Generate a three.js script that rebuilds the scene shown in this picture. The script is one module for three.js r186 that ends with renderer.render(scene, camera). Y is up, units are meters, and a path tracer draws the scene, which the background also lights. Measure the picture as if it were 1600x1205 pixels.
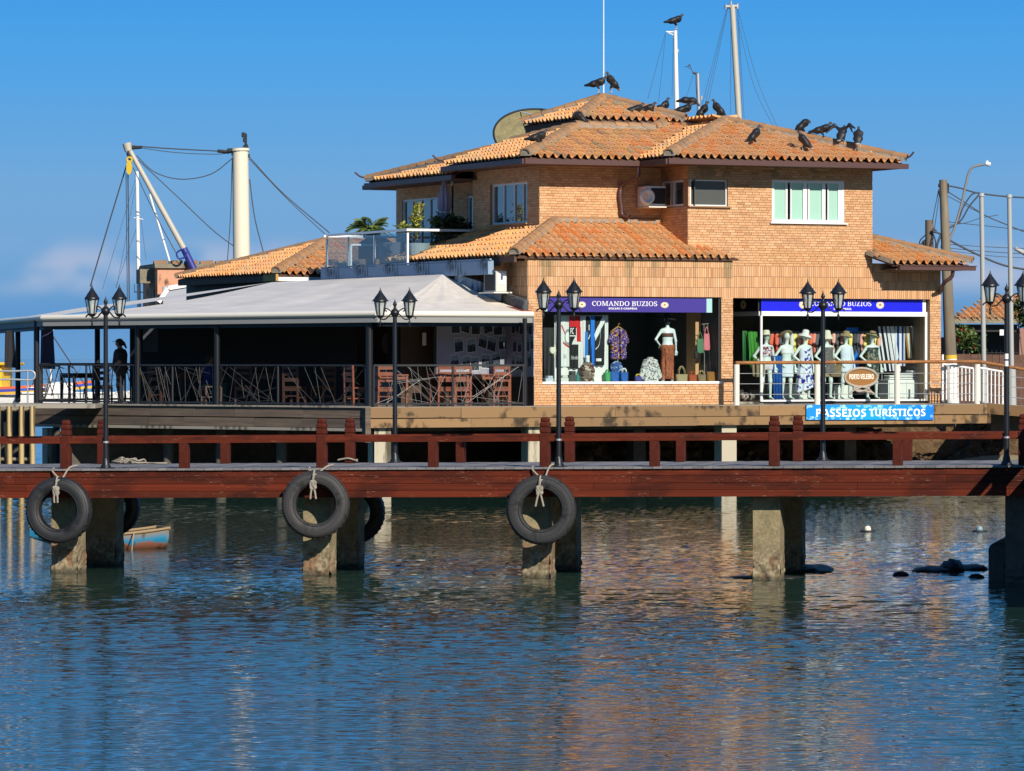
import * as THREE from 'three';
import { mergeGeometries, mergeVertices } from 'three/addons/utils/BufferGeometryUtils.js';
import { RoundedBoxGeometry } from 'three/addons/geometries/RoundedBoxGeometry.js';

// ---------------------------------------------------------------- camera, sky, sun, exposure
const V3 = THREE.Vector3, PI = Math.PI, R = (d) => d * PI / 180;
const W = 1600, HT = 1205, F = 6400, CX = 800, HY = 558, EYE = 3.8, WL = .45;      // lens in pixels of the photograph; eye height and water level
const scene = new THREE.Scene();
const camera = new THREE.PerspectiveCamera(2 * Math.atan(HT / 2 / F) / PI * 180, W / HT, 1, 9000);
camera.position.set(0, EYE, 0);
camera.rotation.x = -Math.atan((HT / 2 - HY) / F);
const renderer = new THREE.WebGLRenderer({ antialias: true });
renderer.setSize(1024, 771);
renderer.toneMapping = THREE.LinearToneMapping;
renderer.toneMappingExposure = 1.15;
renderer.shadowMap.enabled = true;
renderer.shadowMap.type = THREE.PCFSoftShadowMap;

// seeded noise
function rng(seed) { let a = seed >>> 0; return () => { a = (a + 0x6D2B79F5) | 0; let t = Math.imul(a ^ (a >>> 15), 1 | a); t = (t + Math.imul(t ^ (t >>> 7), 61 | t)) ^ t; return ((t ^ (t >>> 14)) >>> 0) / 4294967296; }; }
const rnd = rng(7);
const rr = (a, b) => a + (b - a) * rnd();
const clamp = (x, a = 0, b = 1) => Math.min(b, Math.max(a, x)), lerp = (a, b, t) => a + (b - a) * t, sstep = (a, b, x) => { const t = clamp((x - a) / (b - a)); return t * t * (3 - 2 * t); };
const hash = (x, y, s) => { let h = Math.imul(x, 374761393) ^ Math.imul(y, 668265263) ^ Math.imul(s, 2147483647 - 5); h = Math.imul(h ^ (h >>> 13), 1274126177); h ^= h >>> 16; return (h >>> 0) / 4294967296; };
function vn(x, y, px, py, s) {                                            // value noise, periodic in px, py cells
  const xi = Math.floor(x), yi = Math.floor(y), fx = x - xi, fy = y - yi, m = (a, b) => ((a % b) + b) % b;
  const u = fx * fx * (3 - 2 * fx), v = fy * fy * (3 - 2 * fy), x0 = m(xi, px), x1 = m(xi + 1, px), y0 = m(yi, py), y1 = m(yi + 1, py);
  return lerp(lerp(hash(x0, y0, s), hash(x1, y0, s), u), lerp(hash(x0, y1, s), hash(x1, y1, s), u), v);
}
function fbm(u, v, cx, cy, s, oct = 4) { let a = 0, w = 0.5, t = 0; for (let o = 0; o < oct; o++) { a += w * vn(u * cx, v * cy, cx, cy, s + o); t += w; w *= 0.55; cx *= 2; cy *= 2; } return a / t; }
function dataTex(w, h, fn, srgb = true) {
  const d = new Uint8Array(w * h * 4);
  for (let y = 0; y < h; y++) for (let x = 0; x < w; x++) { const c = fn((x + .5) / w, (y + .5) / h), i = (y * w + x) * 4; d[i] = 255 * clamp(c[0]); d[i + 1] = 255 * clamp(c[1] ?? c[0]); d[i + 2] = 255 * clamp(c[2] ?? c[0]); d[i + 3] = 255; }
  const t = new THREE.DataTexture(d, w, h, THREE.RGBAFormat);
  t.wrapS = t.wrapT = THREE.RepeatWrapping; t.magFilter = THREE.LinearFilter; t.minFilter = THREE.LinearMipmapLinearFilter; t.generateMipmaps = true;
  if (srgb) t.colorSpace = THREE.SRGBColorSpace;
  t.needsUpdate = true; return t;
}
{ // sky: clear blue with a pale layer over the sea and a low bank of thin cloud
  const w = 4096, h = 2048, d = new Float32Array(w * h * 4);
  const stops = [[0, .125, .30, .56], [.6, .105, .275, .54], [1.0, .13, .31, .56], [1.5, .158, .335, .585], [2.4, .148, .345, .61], [3.2, .108, .332, .65], [4.2, .07, .32, .69], [5.2, .05, .29, .69], [8, .060, .27, .60], [15, .068, .235, .50], [30, .06, .185, .40], [60, .028, .105, .35], [90, .024, .09, .31]];
  for (let y = 0; y < h; y++) {
    const el = ((y + .5) / h - .5) * 180;
    let k = 0; while (k < stops.length - 2 && el > stops[k + 1][0]) k++;
    const a = stops[k], b = stops[k + 1], t = clamp((el - a[0]) / (b[0] - a[0]));
    for (let x = 0; x < w; x++) {
      const u = x / w, i = (y * w + x) * 4;
      let c = [1, 2, 3].map((j) => lerp(a[j], b[j], t));
      if (el > 0 && el < 3) {
        const n = fbm(u, el / 360, 300, 760, 3, 5), m = fbm(u, el / 360, 70, 130, 9, 3);
        const cl = sstep(.43, .57, n * .65 + m * .35) * sstep(.75, 1.15, el) * (1 - sstep(1.3, 1.75, el + .5 * (m - .5)));
        c = [lerp(c[0], .37, cl * .8), lerp(c[1], .44, cl * .8), lerp(c[2], .60, cl * .8)];
      }
      d[i] = c[0]; d[i + 1] = c[1]; d[i + 2] = c[2]; d[i + 3] = 1;
    }
  }
  const sky = new THREE.DataTexture(d, w, h, THREE.RGBAFormat, THREE.FloatType);
  sky.mapping = THREE.EquirectangularReflectionMapping; sky.magFilter = sky.minFilter = THREE.LinearFilter; sky.needsUpdate = true;
  scene.background = sky; scene.environment = sky;
}
const SUN_AZ = R(27), SUN_EL = R(30);
const sunDir = new V3(Math.sin(SUN_AZ) * Math.cos(SUN_EL), Math.sin(SUN_EL), Math.cos(SUN_AZ) * Math.cos(SUN_EL));
const sun = new THREE.DirectionalLight(new THREE.Color(1, .92, .80), 5);
sun.position.set(0, 0, -95).addScaledVector(sunDir, 120); sun.target.position.set(0, 0, -95);
sun.castShadow = true; sun.shadow.mapSize.set(4096, 4096); sun.shadow.bias = -0.0004; sun.shadow.normalBias = 0.02;
Object.assign(sun.shadow.camera, { left: -30, right: 30, top: 30, bottom: -30, near: 1, far: 300 });
scene.add(sun, sun.target);

// ---------------------------------------------------------------- places: a pixel of the photograph at a depth, and the building's own frame
const at = (px, py, d) => new V3((px - CX) / F * d, EYE - (py - HY) / F * d, -d);
const TH = R(25), cT = Math.cos(TH), sT = Math.sin(TH), OD = 101, OX = (825 - CX) / F * OD;   // frame: u right along the shop front, h up, v into the building
const depthOf = (u, v) => OD + u * sT + v * cT;
const hAt = (py, d) => EYE - (py - HY) / F * d;
const onV = (px, py, v) => { const k = (px - CX) / F, u = (k * (OD + v * cT) - OX + v * sT) / (cT - k * sT); return [u, hAt(py, depthOf(u, v)), v]; };
const onU = (px, py, u) => { const k = (px - CX) / F, v = (OX + u * cT - k * (OD + u * sT)) / (sT + k * cT); return [u, hAt(py, depthOf(u, v)), v]; };
const L = (u, h, v) => new V3(u, h, -v);                                  // frame to a group turned by TH
const Wd = (u, h, v) => new V3(OX + u * cT - v * sT, h, -(OD + u * sT + v * cT));
const uOn = (px, v) => onV(px, 0, v)[0];

// ---------------------------------------------------------------- naming
const taken = {};
function numbered(name) { const n = taken[name] ?? 0; taken[name] = n + 1; return n ? name + '_' + String(n).padStart(3, '0') : name; }
function tag(o, label, category, group) { o.userData.label = label; o.userData.category = category; if (group) o.userData.group = group; return o; }
function thing(name, label, category, pos = [0, 0, 0], turn = 0, group) {
  const o = new THREE.Group(); o.name = numbered(name); scene.add(o); o.position.set(...(pos.isVector3 ? pos.toArray() : pos)); o.rotation.y = turn;
  return tag(o, label, category, group);
}
function mesh(name, g, m, parent) { const o = new THREE.Mesh(Array.isArray(g) ? merge(g) : g, m); o.name = name; o.castShadow = o.receiveShadow = true; parent.add(o); return o; }
function whole(name, g, m, label, category, group) { const o = mesh(numbered(name), g, m, scene); return tag(o, label, category, group); }
function setting(name, g, m) { const o = mesh(numbered(name), g, m, scene); o.userData.kind = 'structure'; return o; }
function copy(src, label, pos, turn) { const o = src.clone(); o.name = numbered(src.name.replace(/_\d+$/, '')); o.userData = { ...src.userData }; if (label) o.userData.label = label; if (pos) o.position.copy(pos.isVector3 ? pos : new V3(...pos)); if (turn !== undefined) o.rotation.y = turn; scene.add(o); return o; }

// ---------------------------------------------------------------- geometry
function merge(gs) {
  gs = gs.map((g) => { g = g.index ? g.toNonIndexed() : g; for (const k of Object.keys(g.attributes)) if (!['position', 'normal', 'uv', 'color'].includes(k)) g.deleteAttribute(k); if (!g.attributes.uv) g.setAttribute('uv', new THREE.BufferAttribute(new Float32Array(g.attributes.position.count * 2), 2)); return g; });
  const anyC = gs.some((g) => g.attributes.color);
  if (anyC) for (const g of gs) if (!g.attributes.color) g.setAttribute('color', new THREE.BufferAttribute(new Float32Array(g.attributes.position.count * 3).fill(1), 3));
  return gs.length === 1 ? gs[0] : mergeGeometries(gs);
}
function bx(w, h, d, x = 0, y = 0, z = 0, ry = 0, rz = 0, rx = 0) {       // box with uv in metres
  const g = new THREE.BoxGeometry(w, h, d), uv = g.attributes.uv, f = [[d, h], [d, h], [w, d], [w, d], [w, h], [w, h]];
  const o = (w * 7.3 + h * 3.1 + x * 1.7 + y * 2.3) % 5;
  for (let i = 0; i < 24; i++) uv.setXY(i, uv.getX(i) * f[i >> 2][0] + o, uv.getY(i) * f[i >> 2][1] + o * .7);
  if (rx) g.rotateX(rx); if (rz) g.rotateZ(rz); if (ry) g.rotateY(ry); return g.translate(x, y, z);
}
function rbx(w, h, d, r, x = 0, y = 0, z = 0, ry = 0) {
  const g = new RoundedBoxGeometry(w, h, d, 2, r); if (ry) g.rotateY(ry);
  const p = g.attributes.position, n = g.attributes.normal, uv = g.attributes.uv;
  for (let i = 0; i < p.count; i++) { const ax = Math.abs(n.getX(i)), ay = Math.abs(n.getY(i)); uv.setXY(i, ax > .7 ? p.getZ(i) : p.getX(i), ay > .7 ? p.getZ(i) : p.getY(i)); }
  return g.translate(x, y, z);
}
function cyl(r0, r1, h, x = 0, y = 0, z = 0, seg = 14, open = false) { const g = new THREE.CylinderGeometry(r1, r0, h, seg, 1, open); const uv = g.attributes.uv; for (let i = 0; i < uv.count; i++) uv.setXY(i, uv.getX(i) * r0 * 6.28, uv.getY(i) * h); return g.translate(x, y + h / 2, z); }
function rod(a, b, r, r2 = r, seg = 8) {
  const d = new V3().subVectors(b, a), g = new THREE.CylinderGeometry(r2, r, d.length(), seg);
  g.applyQuaternion(new THREE.Quaternion().setFromUnitVectors(new V3(0, 1, 0), d.clone().normalize()));
  return g.translate((a.x + b.x) / 2, (a.y + b.y) / 2, (a.z + b.z) / 2);
}
function beam(a, b, w, h) {                                               // square bar, w across, h upright
  const d = new V3().subVectors(b, a), l = d.length(), g = bx(l, h, w), q = new THREE.Quaternion();
  const x = d.clone().normalize(), z = new V3().crossVectors(x, new V3(0, 1, 0)).normalize(), y = new V3().crossVectors(z, x);
  q.setFromRotationMatrix(new THREE.Matrix4().makeBasis(x, y, z)); g.applyQuaternion(q);
  return g.translate((a.x + b.x) / 2, (a.y + b.y) / 2, (a.z + b.z) / 2);
}
function tube(pts, r, seg = 24, rad = 6, closed = false) { return new THREE.TubeGeometry(new THREE.CatmullRomCurve3(pts, closed), seg, r, rad, closed); }
function lathe(pts, seg = 16) { return new THREE.LatheGeometry(pts.map((p) => new THREE.Vector2(p[0], p[1])), seg); }
function tri(pts, idx, uvs) { const g = new THREE.BufferGeometry(); g.setAttribute('position', new THREE.Float32BufferAttribute(pts.flatMap((p) => p.isVector3 ? p.toArray() : p), 3)); g.setAttribute('uv', new THREE.Float32BufferAttribute((uvs ?? pts.map((p) => [p.x, p.y])).flat(), 2)); g.setIndex(idx); g.computeVertexNormals(); return g; }
function prism(pts, n, th) {                                              // planar polygon (V3) given thickness th against n
  const k = pts.length, off = n.clone().multiplyScalar(-th), all = [...pts, ...pts.map((p) => p.clone().add(off))], idx = [];
  const e = new V3().subVectors(pts[1], pts[0]).normalize(), f = new V3().crossVectors(n, e);
  const flat = pts.map((p) => new THREE.Vector2(p.dot(e), p.dot(f)));
  for (const t of THREE.ShapeUtils.triangulateShape(flat, [])) { idx.push(t[0], t[1], t[2], k + t[2], k + t[1], k + t[0]); }
  for (let i = 0; i < k; i++) { const j = (i + 1) % k; idx.push(i, k + i, j, j, k + i, k + j); }
  const g = tri(all, idx, all.map((p) => [p.dot(e), p.dot(f)])).toNonIndexed(); g.computeVertexNormals(); return g;
}
function sheet(nu, nv, fn, uvs = 1) {                                     // grid surface fn(s,t) -> V3
  const p = [], uv = [], idx = [];
  for (let j = 0; j <= nv; j++) for (let i = 0; i <= nu; i++) { p.push(fn(i / nu, j / nv)); uv.push([i / nu * uvs, j / nv * uvs]); }
  for (let j = 0; j < nv; j++) for (let i = 0; i < nu; i++) { const a = j * (nu + 1) + i, b = a + 1, c = a + nu + 1, d = c + 1; idx.push(a, b, d, a, d, c); }
  return tri(p, idx, uv);
}
// surface of a distance field (negative inside) by naive surface nets
function nets(f, lo, hi, c) {
  const n = [0, 1, 2].map((i) => Math.ceil((hi[i] - lo[i]) / c) + 1), [nx, ny, nz] = n, val = new Float32Array(nx * ny * nz), id = (x, y, z) => x + nx * (y + ny * z);
  for (let z = 0; z < nz; z++) for (let y = 0; y < ny; y++) for (let x = 0; x < nx; x++) val[id(x, y, z)] = f(lo[0] + x * c, lo[1] + y * c, lo[2] + z * c);
  const vid = new Int32Array(nx * ny * nz).fill(-1), pos = [], idx = [];
  for (let z = 0; z < nz - 1; z++) for (let y = 0; y < ny - 1; y++) for (let x = 0; x < nx - 1; x++) {
    let sx = 0, sy = 0, sz = 0, k = 0;
    const e = (x0, y0, z0, x1, y1, z1) => { const a = val[id(x0, y0, z0)], b = val[id(x1, y1, z1)]; if ((a < 0) !== (b < 0)) { const t = a / (a - b); sx += lerp(x0, x1, t); sy += lerp(y0, y1, t); sz += lerp(z0, z1, t); k++; } };
    for (let i = 0; i < 2; i++) for (let j = 0; j < 2; j++) { e(x, y + i, z + j, x + 1, y + i, z + j); e(x + i, y, z + j, x + i, y + 1, z + j); e(x + i, y + j, z, x + i, y + j, z + 1); }
    if (k) { vid[id(x, y, z)] = pos.length / 3; pos.push(lo[0] + sx / k * c, lo[1] + sy / k * c, lo[2] + sz / k * c); }
  }
  const quad = (a, b, d, e, flip) => { if (a < 0 || b < 0 || d < 0 || e < 0) return; flip ? idx.push(a, d, b, a, e, d) : idx.push(a, b, d, a, d, e); };
  for (let z = 1; z < nz - 1; z++) for (let y = 1; y < ny - 1; y++) for (let x = 1; x < nx - 1; x++) {
    const s = val[id(x, y, z)] < 0;
    if (s !== val[id(x + 1, y, z)] < 0) quad(vid[id(x, y - 1, z - 1)], vid[id(x, y, z - 1)], vid[id(x, y, z)], vid[id(x, y - 1, z)], !s);
    if (s !== val[id(x, y + 1, z)] < 0) quad(vid[id(x - 1, y, z - 1)], vid[id(x - 1, y, z)], vid[id(x, y, z)], vid[id(x, y, z - 1)], !s);
    if (s !== val[id(x, y, z + 1)] < 0) quad(vid[id(x - 1, y - 1, z)], vid[id(x, y - 1, z)], vid[id(x, y, z)], vid[id(x - 1, y, z)], !s);
  }
  const g = new THREE.BufferGeometry(); g.setAttribute('position', new THREE.Float32BufferAttribute(pos, 3));
  g.setAttribute('uv', new THREE.Float32BufferAttribute(Array.from({ length: pos.length / 3 }, (_, i) => [pos[i * 3], pos[i * 3 + 1]]).flat(), 2));
  g.setIndex(idx); g.computeVertexNormals(); return g;
}
const capsule = (x, y, z, a, b, ra, rb) => { const dx = b[0] - a[0], dy = b[1] - a[1], dz = b[2] - a[2], px = x - a[0], py = y - a[1], pz = z - a[2]; const t = clamp((px * dx + py * dy + pz * dz) / (dx * dx + dy * dy + dz * dz + 1e-9)); return Math.hypot(px - dx * t, py - dy * t, pz - dz * t) - lerp(ra, rb, t); };
const ellip = (x, y, z, c, r) => { const a = (x - c[0]) / r[0], b = (y - c[1]) / r[1], d = (z - c[2]) / r[2], k = Math.hypot(a, b, d); return (k - 1) * Math.min(r[0], r[1], r[2]) * (k > 1 ? 1 : 1); };
const smin = (a, b, k) => { const h = Math.max(k - Math.abs(a - b), 0) / k; return Math.min(a, b) - h * h * k / 4; };
function paint(g, fn) { const p = g.attributes.position, c = new Float32Array(p.count * 3); for (let i = 0; i < p.count; i++) c.set(fn(p.getX(i), p.getY(i), p.getZ(i)), i * 3); g.setAttribute('color', new THREE.BufferAttribute(c, 3)); return g; }

// ---------------------------------------------------------------- materials
const col = (r, g, b) => new THREE.Color().setRGB(r, g, b);
const std = (c, rough = .8, o = {}) => new THREE.MeshStandardMaterial({ color: c, roughness: rough, ...o });
const rep = (t, x, y = x) => { const c = t.clone(); c.repeat.set(x, y); c.needsUpdate = true; return c; };
const T = {};
T.speck = null;
T.grain = dataTex(256, 256, (u, v) => { const a = fbm(u, v, 3, 40, 21, 4), b = fbm(u, v, 4, 6, 33, 4); return [.55 + .45 * (.6 * a + .4 * b)]; });
T.mottle = dataTex(256, 256, (u, v) => { const a = fbm(u, v, 5, 5, 41, 5), b = fbm(u, v, 24, 24, 52, 3); return [.5 + .5 * (.65 * a + .35 * b)]; });
T.stain = dataTex(256, 256, (u, v) => { const a = fbm(u, v, 14, 3, 61, 5), b = fbm(u, v, 6, 6, 72, 4), s = sstep(.52, .72, .6 * a + .4 * b); return [1 - .55 * s, 1 - .55 * s, 1 - .58 * s]; });
T.soft = dataTex(256, 256, (u, v) => { const a = fbm(u, v, 5, 5, 141, 3), b = fbm(u, v, 3, 22, 152, 3); return [.80 + .2 * (.5 * a + .5 * b)]; });
T.rough = dataTex(256, 256, (u, v) => { const a = fbm(u, v, 6, 6, 81, 5); return [.55 + .45 * a]; }, false);
T.paint = dataTex(512, 512, (u, v) => { const g = fbm(u, v, 2, 60, 221, 4), p = fbm(u, v, 6, 5, 233, 4), d = sstep(.5, .68, p), k = .86 + .28 * (g - .5), sc = sstep(.80, .84, vn(u * 90, v * 170, 90, 170, 245)) * sstep(.52, .62, fbm(u, v, 12, 8, 251, 3)); const c = [.70 * k, .35 * k, .235 * k].map((x, i) => x * (1 - [.22, .2, .12][i] * d)); return c.map((x, i) => lerp(x, [.74, .68, .62][i], sc * .8)); });
const M = {};
const wet = (c, r, o) => new THREE.MeshPhysicalMaterial({ color: c, roughness: r, specularIntensity: .35, ...o });
M.pierRed = [0, 1, 2, 3].map((i) => wet(col(.27 + .05 * i, .20 + .03 * i, .17 + .02 * i), .75, { map: rep(T.paint, .21, .8), bumpMap: rep(T.grain, .5, 1.2), bumpScale: .004 }));
M.postRed = wet(col(.125, .022, .010), .75, { map: rep(T.mottle, 1.3), bumpMap: rep(T.grain, 1, .3), bumpScale: .003 });
M.deck = [0, 1, 2].map((i) => std(col(.25 + .05 * i, .235 + .045 * i, .235 + .04 * i), .85, { map: rep(T.grain, 1.5, .5) }));
M.concrete = std(col(.40, .34, .24), .9, { map: rep(T.mottle, .8), bumpMap: rep(T.mottle, 2), bumpScale: .01 });
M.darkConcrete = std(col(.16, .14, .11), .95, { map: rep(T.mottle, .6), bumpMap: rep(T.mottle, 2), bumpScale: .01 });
M.rubber = std(col(.022, .022, .024), .62, { map: rep(T.mottle, 3), bumpMap: rep(T.mottle, 6), bumpScale: .002 });
M.rope = std(col(.52, .46, .36), .95, { map: rep(T.grain, 8) });
M.black = std(col(.012, .013, .015), .42, { metalness: .2 });
M.lampGlass = new THREE.MeshPhysicalMaterial({ color: col(.75, .78, .74), roughness: .35, transmission: .55, thickness: 0 });
M.mortar = std(col(.36, .22, .12), .95);
M.bricks = [[.58, .315, .15], [.62, .35, .17], [.55, .29, .135], [.64, .375, .185], [.57, .30, .135]].map((c) => std(col(...c), .88));
M.brickInst = std(col(1, 1, 1), .88);
M.tiles = [[.66, .315, .115], [.63, .325, .135], [.55, .30, .13], [.66, .25, .075], [.64, .345, .155]].map((c) => std(col(...c), .85));
M.tileInst = std(col(1, 1, 1), .85);
M.gutter = std(col(.085, .038, .032), .45);
M.soffit = std(col(.12, .06, .04), .8);
M.white = std(col(.78, .77, .74), .5);
M.whiteAlu = std(col(.72, .74, .74), .4);
M.dark = std(col(.015, .016, .018), .7);
M.glass = new THREE.MeshPhysicalMaterial({ color: col(.93, .97, .96), roughness: .02, transmission: 1, thickness: 0, ior: 1.5 });
M.steel = std(col(.45, .46, .47), .45, { metalness: .6 });
// ================================================================ water
{
  const r = rng(11), waves = [];
  for (let i = 0; i < 46; i++) { const l = 0.18 * Math.pow(8, r() * r() * .9 + .05), a = R(90) + (r() - .5) * R(85), k = 2 * PI / l; waves.push([Math.cos(a) * k, Math.sin(a) * k, (.0023) * l * (.5 + r()) * (l < .5 ? 1 : .8), r() * 7]); }
  const patch = (x, z) => .38 + 1.15 * sstep(.2, .8, vn(x * .12 + 40, z * .09 + 90, 400, 400, 5) * .7 + .3 * vn(x * .4, z * .25, 400, 400, 15)) - .3 * vn(x * .8 + 9, z * .3, 400, 400, 6);
  const N = (x, z) => { let y = 0; for (const w of waves) y += w[2] * Math.sin(w[0] * x + w[1] * z + w[3]); return y * patch(x, z); };
  const m = new THREE.MeshPhysicalMaterial({ color: col(.016, .042, .030), roughness: .035, ior: 1.333 });
  const rip = dataTex(512, 512, (u, v) => { let y = .5; const q = rng(5); for (let i = 0; i < 26; i++) { const kx = Math.round((q() - .5) * 26), ky = Math.round(8 + q() * 34); y += .022 * Math.sin(2 * PI * (kx * u + ky * v) + q() * 7); } return [y]; }, false);
  m.bumpMap = rep(rip, .32, .32); m.bumpScale = .0075;
  // rows get longer with distance; near rows are fine
  const zs = []; for (let z = 33; z < 150;) { zs.push(z); z += .045 + Math.max(0, z - 38) * .0019; }
  const nx = 420, p = new Float32Array(zs.length * (nx + 1) * 3), uv = new Float32Array(zs.length * (nx + 1) * 2), idx = [];
  zs.forEach((z, j) => { const half = 6 + z * .155; for (let i = 0; i <= nx; i++) { const x = (i / nx * 2 - 1) * half, o = j * (nx + 1) + i, edge = sstep(1, .97, Math.abs(i / nx * 2 - 1)) * sstep(33, 34, z) * sstep(150, 140, z); p.set([x, WL + N(x, -z) * edge, -z], o * 3); uv.set([x, z], o * 2); } });
  for (let j = 0; j < zs.length - 1; j++) for (let i = 0; i < nx; i++) { const a = j * (nx + 1) + i, c = a + nx + 1; idx.push(a, a + 1, c + 1, a, c + 1, c); }
  const g = new THREE.BufferGeometry(); g.setAttribute('position', new THREE.BufferAttribute(p, 3)); g.setAttribute('uv', new THREE.BufferAttribute(uv, 2)); g.setIndex(idx); g.computeVertexNormals();
  setting('water', g, m);
  // the rest of the sea, a flat rippled sheet to the horizon round the modelled part
  const a = 33, b = 150, ha = 6 + a * .155, hb = 6 + b * .155, Z = 7000, P = [[-Z, 200], [Z, 200], [Z, -Z], [-Z, -Z], [-ha, -a], [ha, -a], [hb, -b], [-hb, -b]].map(([x, z]) => new V3(x, WL, z));
  setting('sea', tri(P, [0, 1, 5, 0, 5, 4, 1, 2, 6, 1, 6, 5, 2, 3, 7, 2, 7, 6, 3, 0, 4, 3, 4, 7], P.map((v) => [v.x, -v.z])), m);
}

// ================================================================ pier
const PH = R(11.5), PO = at(103, 0, 63.4);                                // front edge at the leftmost tall post; the pier's right end comes nearer
const PW = 3.5, K = .8816;                                                           // deck width
const pw = (s, y, w) => new V3(PO.x + K * (s * Math.cos(PH) + w * Math.sin(PH)), WL + K * y, PO.z + K * (s * Math.sin(PH) - w * Math.cos(PH)));   // s along, y over the water, w across (away), in pier units of K metres
const sAt = (px, w = 0) => { const k = (px - CX) / F, ax = PO.x + K * w * Math.sin(PH), az = -PO.z + K * w * Math.cos(PH); return (k * az - ax) / (Math.cos(PH) + k * Math.sin(PH)) / K; };
const pY = (py, d) => (hAt(py, d) - WL) / K;
const dP = (s, w) => -pw(s, 0, w).z;
const deckY = (s) => 1.834 + .0089 * s;
const S0 = -4.5, S1 = 22;
{
  const pier = thing('wooden_pier', 'long dark red wooden pier on concrete piles crossing the water in front', 'pier');
  const P = (s, y, w) => pw(s, y, w);
  const board = (s0, s1, y0, y1, w0, w1) => { // straight timber between two places along the pier, following its slight slope
    const g = new THREE.BoxGeometry(1, 1, 1), p = g.attributes.position, uv = g.attributes.uv, n = g.attributes.normal;
    for (let i = 0; i < p.count; i++) { const s = p.getX(i) < 0 ? s0 : s1, y = deckY(s) + (p.getY(i) < 0 ? y0 : y1), w = p.getZ(i) > 0 ? w0 : w1, q = P(s, y, w); p.setXYZ(i, q.x, q.y, q.z); uv.setXY(i, Math.abs(n.getX(i)) > .5 ? w : s, Math.abs(n.getY(i)) > .5 ? w * 1 : y); }
    g.computeVertexNormals(); return g;
  };
  // fascia boards: four courses, butted at uneven places, front and back
  for (const side of [0, 1]) for (let c = 0; c < 4; c++) {
    let s = S0 - rnd() * 2;
    while (s < S1) {
      const l = rr(3.6, 6.2), w0 = side ? PW + .05 : -.05, pr = rr(0, .008), b = board(Math.max(s, S0), Math.min(s + l - .006, S1), -.03 - .121 * (c + 1) + .007, -.03 - .121 * c, side ? PW : w0 - pr, side ? w0 + pr : 0);
      mesh('fascia_board', b, M.pierRed[Math.floor(rnd() * 4)], pier); s += l;
    }
  }
  // deck boards across the pier
  for (let s = S0; s < S1; s += .172) mesh('deck_board', board(s, s + .164, -.03, rr(0, .006), -.09 - rnd() * .012, PW + .09), M.deck[Math.floor(rnd() * 3)], pier);
  // beams under the deck
  for (const w of [.25, 1.3, 2.3, PW - .25]) mesh('joist', board(S0, S1, -.33, -.04, w - .09, w + .09), M.postRed, pier);
  // wall piles
  const pile = (s, w0, w1, th, y1, mat, name) => {
    const q = sheet; const gs = []; const L0 = w1 - w0;
    const g = new THREE.BoxGeometry(th, y1 + 1.5, L0, 18, 130, 12), p = g.attributes.position, uv = g.attributes.uv, n = g.attributes.normal;
    for (let i = 0; i < p.count; i++) {
      let x = p.getX(i), y = p.getY(i) + (y1 - 1.5) / 2, z = -p.getZ(i) + (w0 + w1) / 2;
      const low = sstep(.62, .1, y), b = (fbm((x + z * 1.3 + s) * .21, y * .21, 16, 16, 4, 4) - .4) * .06 * (low + .08) + (vn((x + z) * 26 + s * 9, y * 24, 999, 999, 6) - .5) * .05 * low;
      x += Math.sign(n.getX(i)) * b; z -= n.getZ(i) * b;
      const Q = P(s + x, y, z); p.setXYZ(i, Q.x, Q.y, Q.z); uv.setXY(i, Math.abs(n.getX(i)) > .5 ? z : s + x, y);
    }
    g.computeVertexNormals();
    paint(g, (x, yy, z) => { const y = (yy - WL) / K; const k = sstep(.78, .42, y + .2 * vn(x * 5, z * 5 + y * 4, 99, 99, 8)), b = vn(x * 34, y * 30 + z * 20, 999, 999, 3), rust = sstep(.5, .8, vn(x * 7 + z * 3, y * 6, 99, 99, 12)) * sstep(.9, .5, y) , d = sstep(.14, .02, y); const c = [lerp(.47, lerp(.17, .68, b), k), lerp(.38, lerp(.115, .56, b), k), lerp(.21, lerp(.06, .35, b), k)]; return [lerp(lerp(c[0], .34, rust * .6), .05, d * .7), lerp(lerp(c[1], .15, rust * .6), .045, d * .7), lerp(lerp(c[2], .06, rust * .6), .03, d * .7)]; });
    return mesh(name, g, mat, pier);
  };
  M.pile = std(col(1, 1, 1), .92, { vertexColors: true, map: rep(T.mottle, 1.1), bumpMap: rep(T.mottle, 5), bumpScale: .02 });
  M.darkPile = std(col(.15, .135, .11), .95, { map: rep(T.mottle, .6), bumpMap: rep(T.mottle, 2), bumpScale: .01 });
  for (const px of [100, 494, 837.5, 1198]) { const w0 = .28, s = sAt(px, w0); pile(s, w0, w0 + .5, .47, deckY(s) - .035, M.pile, 'pile'); }
  for (const [a, b] of [[127, 180], [514, 559], [857, 900], [1213, 1253]]) { const w0 = 2.75, s0 = sAt(a, w0), s1 = sAt(b, w0); pile((s0 + s1) / 2, w0, w0 + .5, s1 - s0, deckY(s0) - .035, M.pile, 'pile'); }
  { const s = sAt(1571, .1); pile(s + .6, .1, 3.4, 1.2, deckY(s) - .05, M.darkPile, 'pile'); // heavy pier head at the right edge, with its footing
    const f = sAt(1547, 1.2); mesh('footing', [rbx(2.4, 1.0, 4, .1).rotateY(-PH).translate(...P(f + 1.36, .07, 3.1).toArray())], M.darkPile, pier); }
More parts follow.
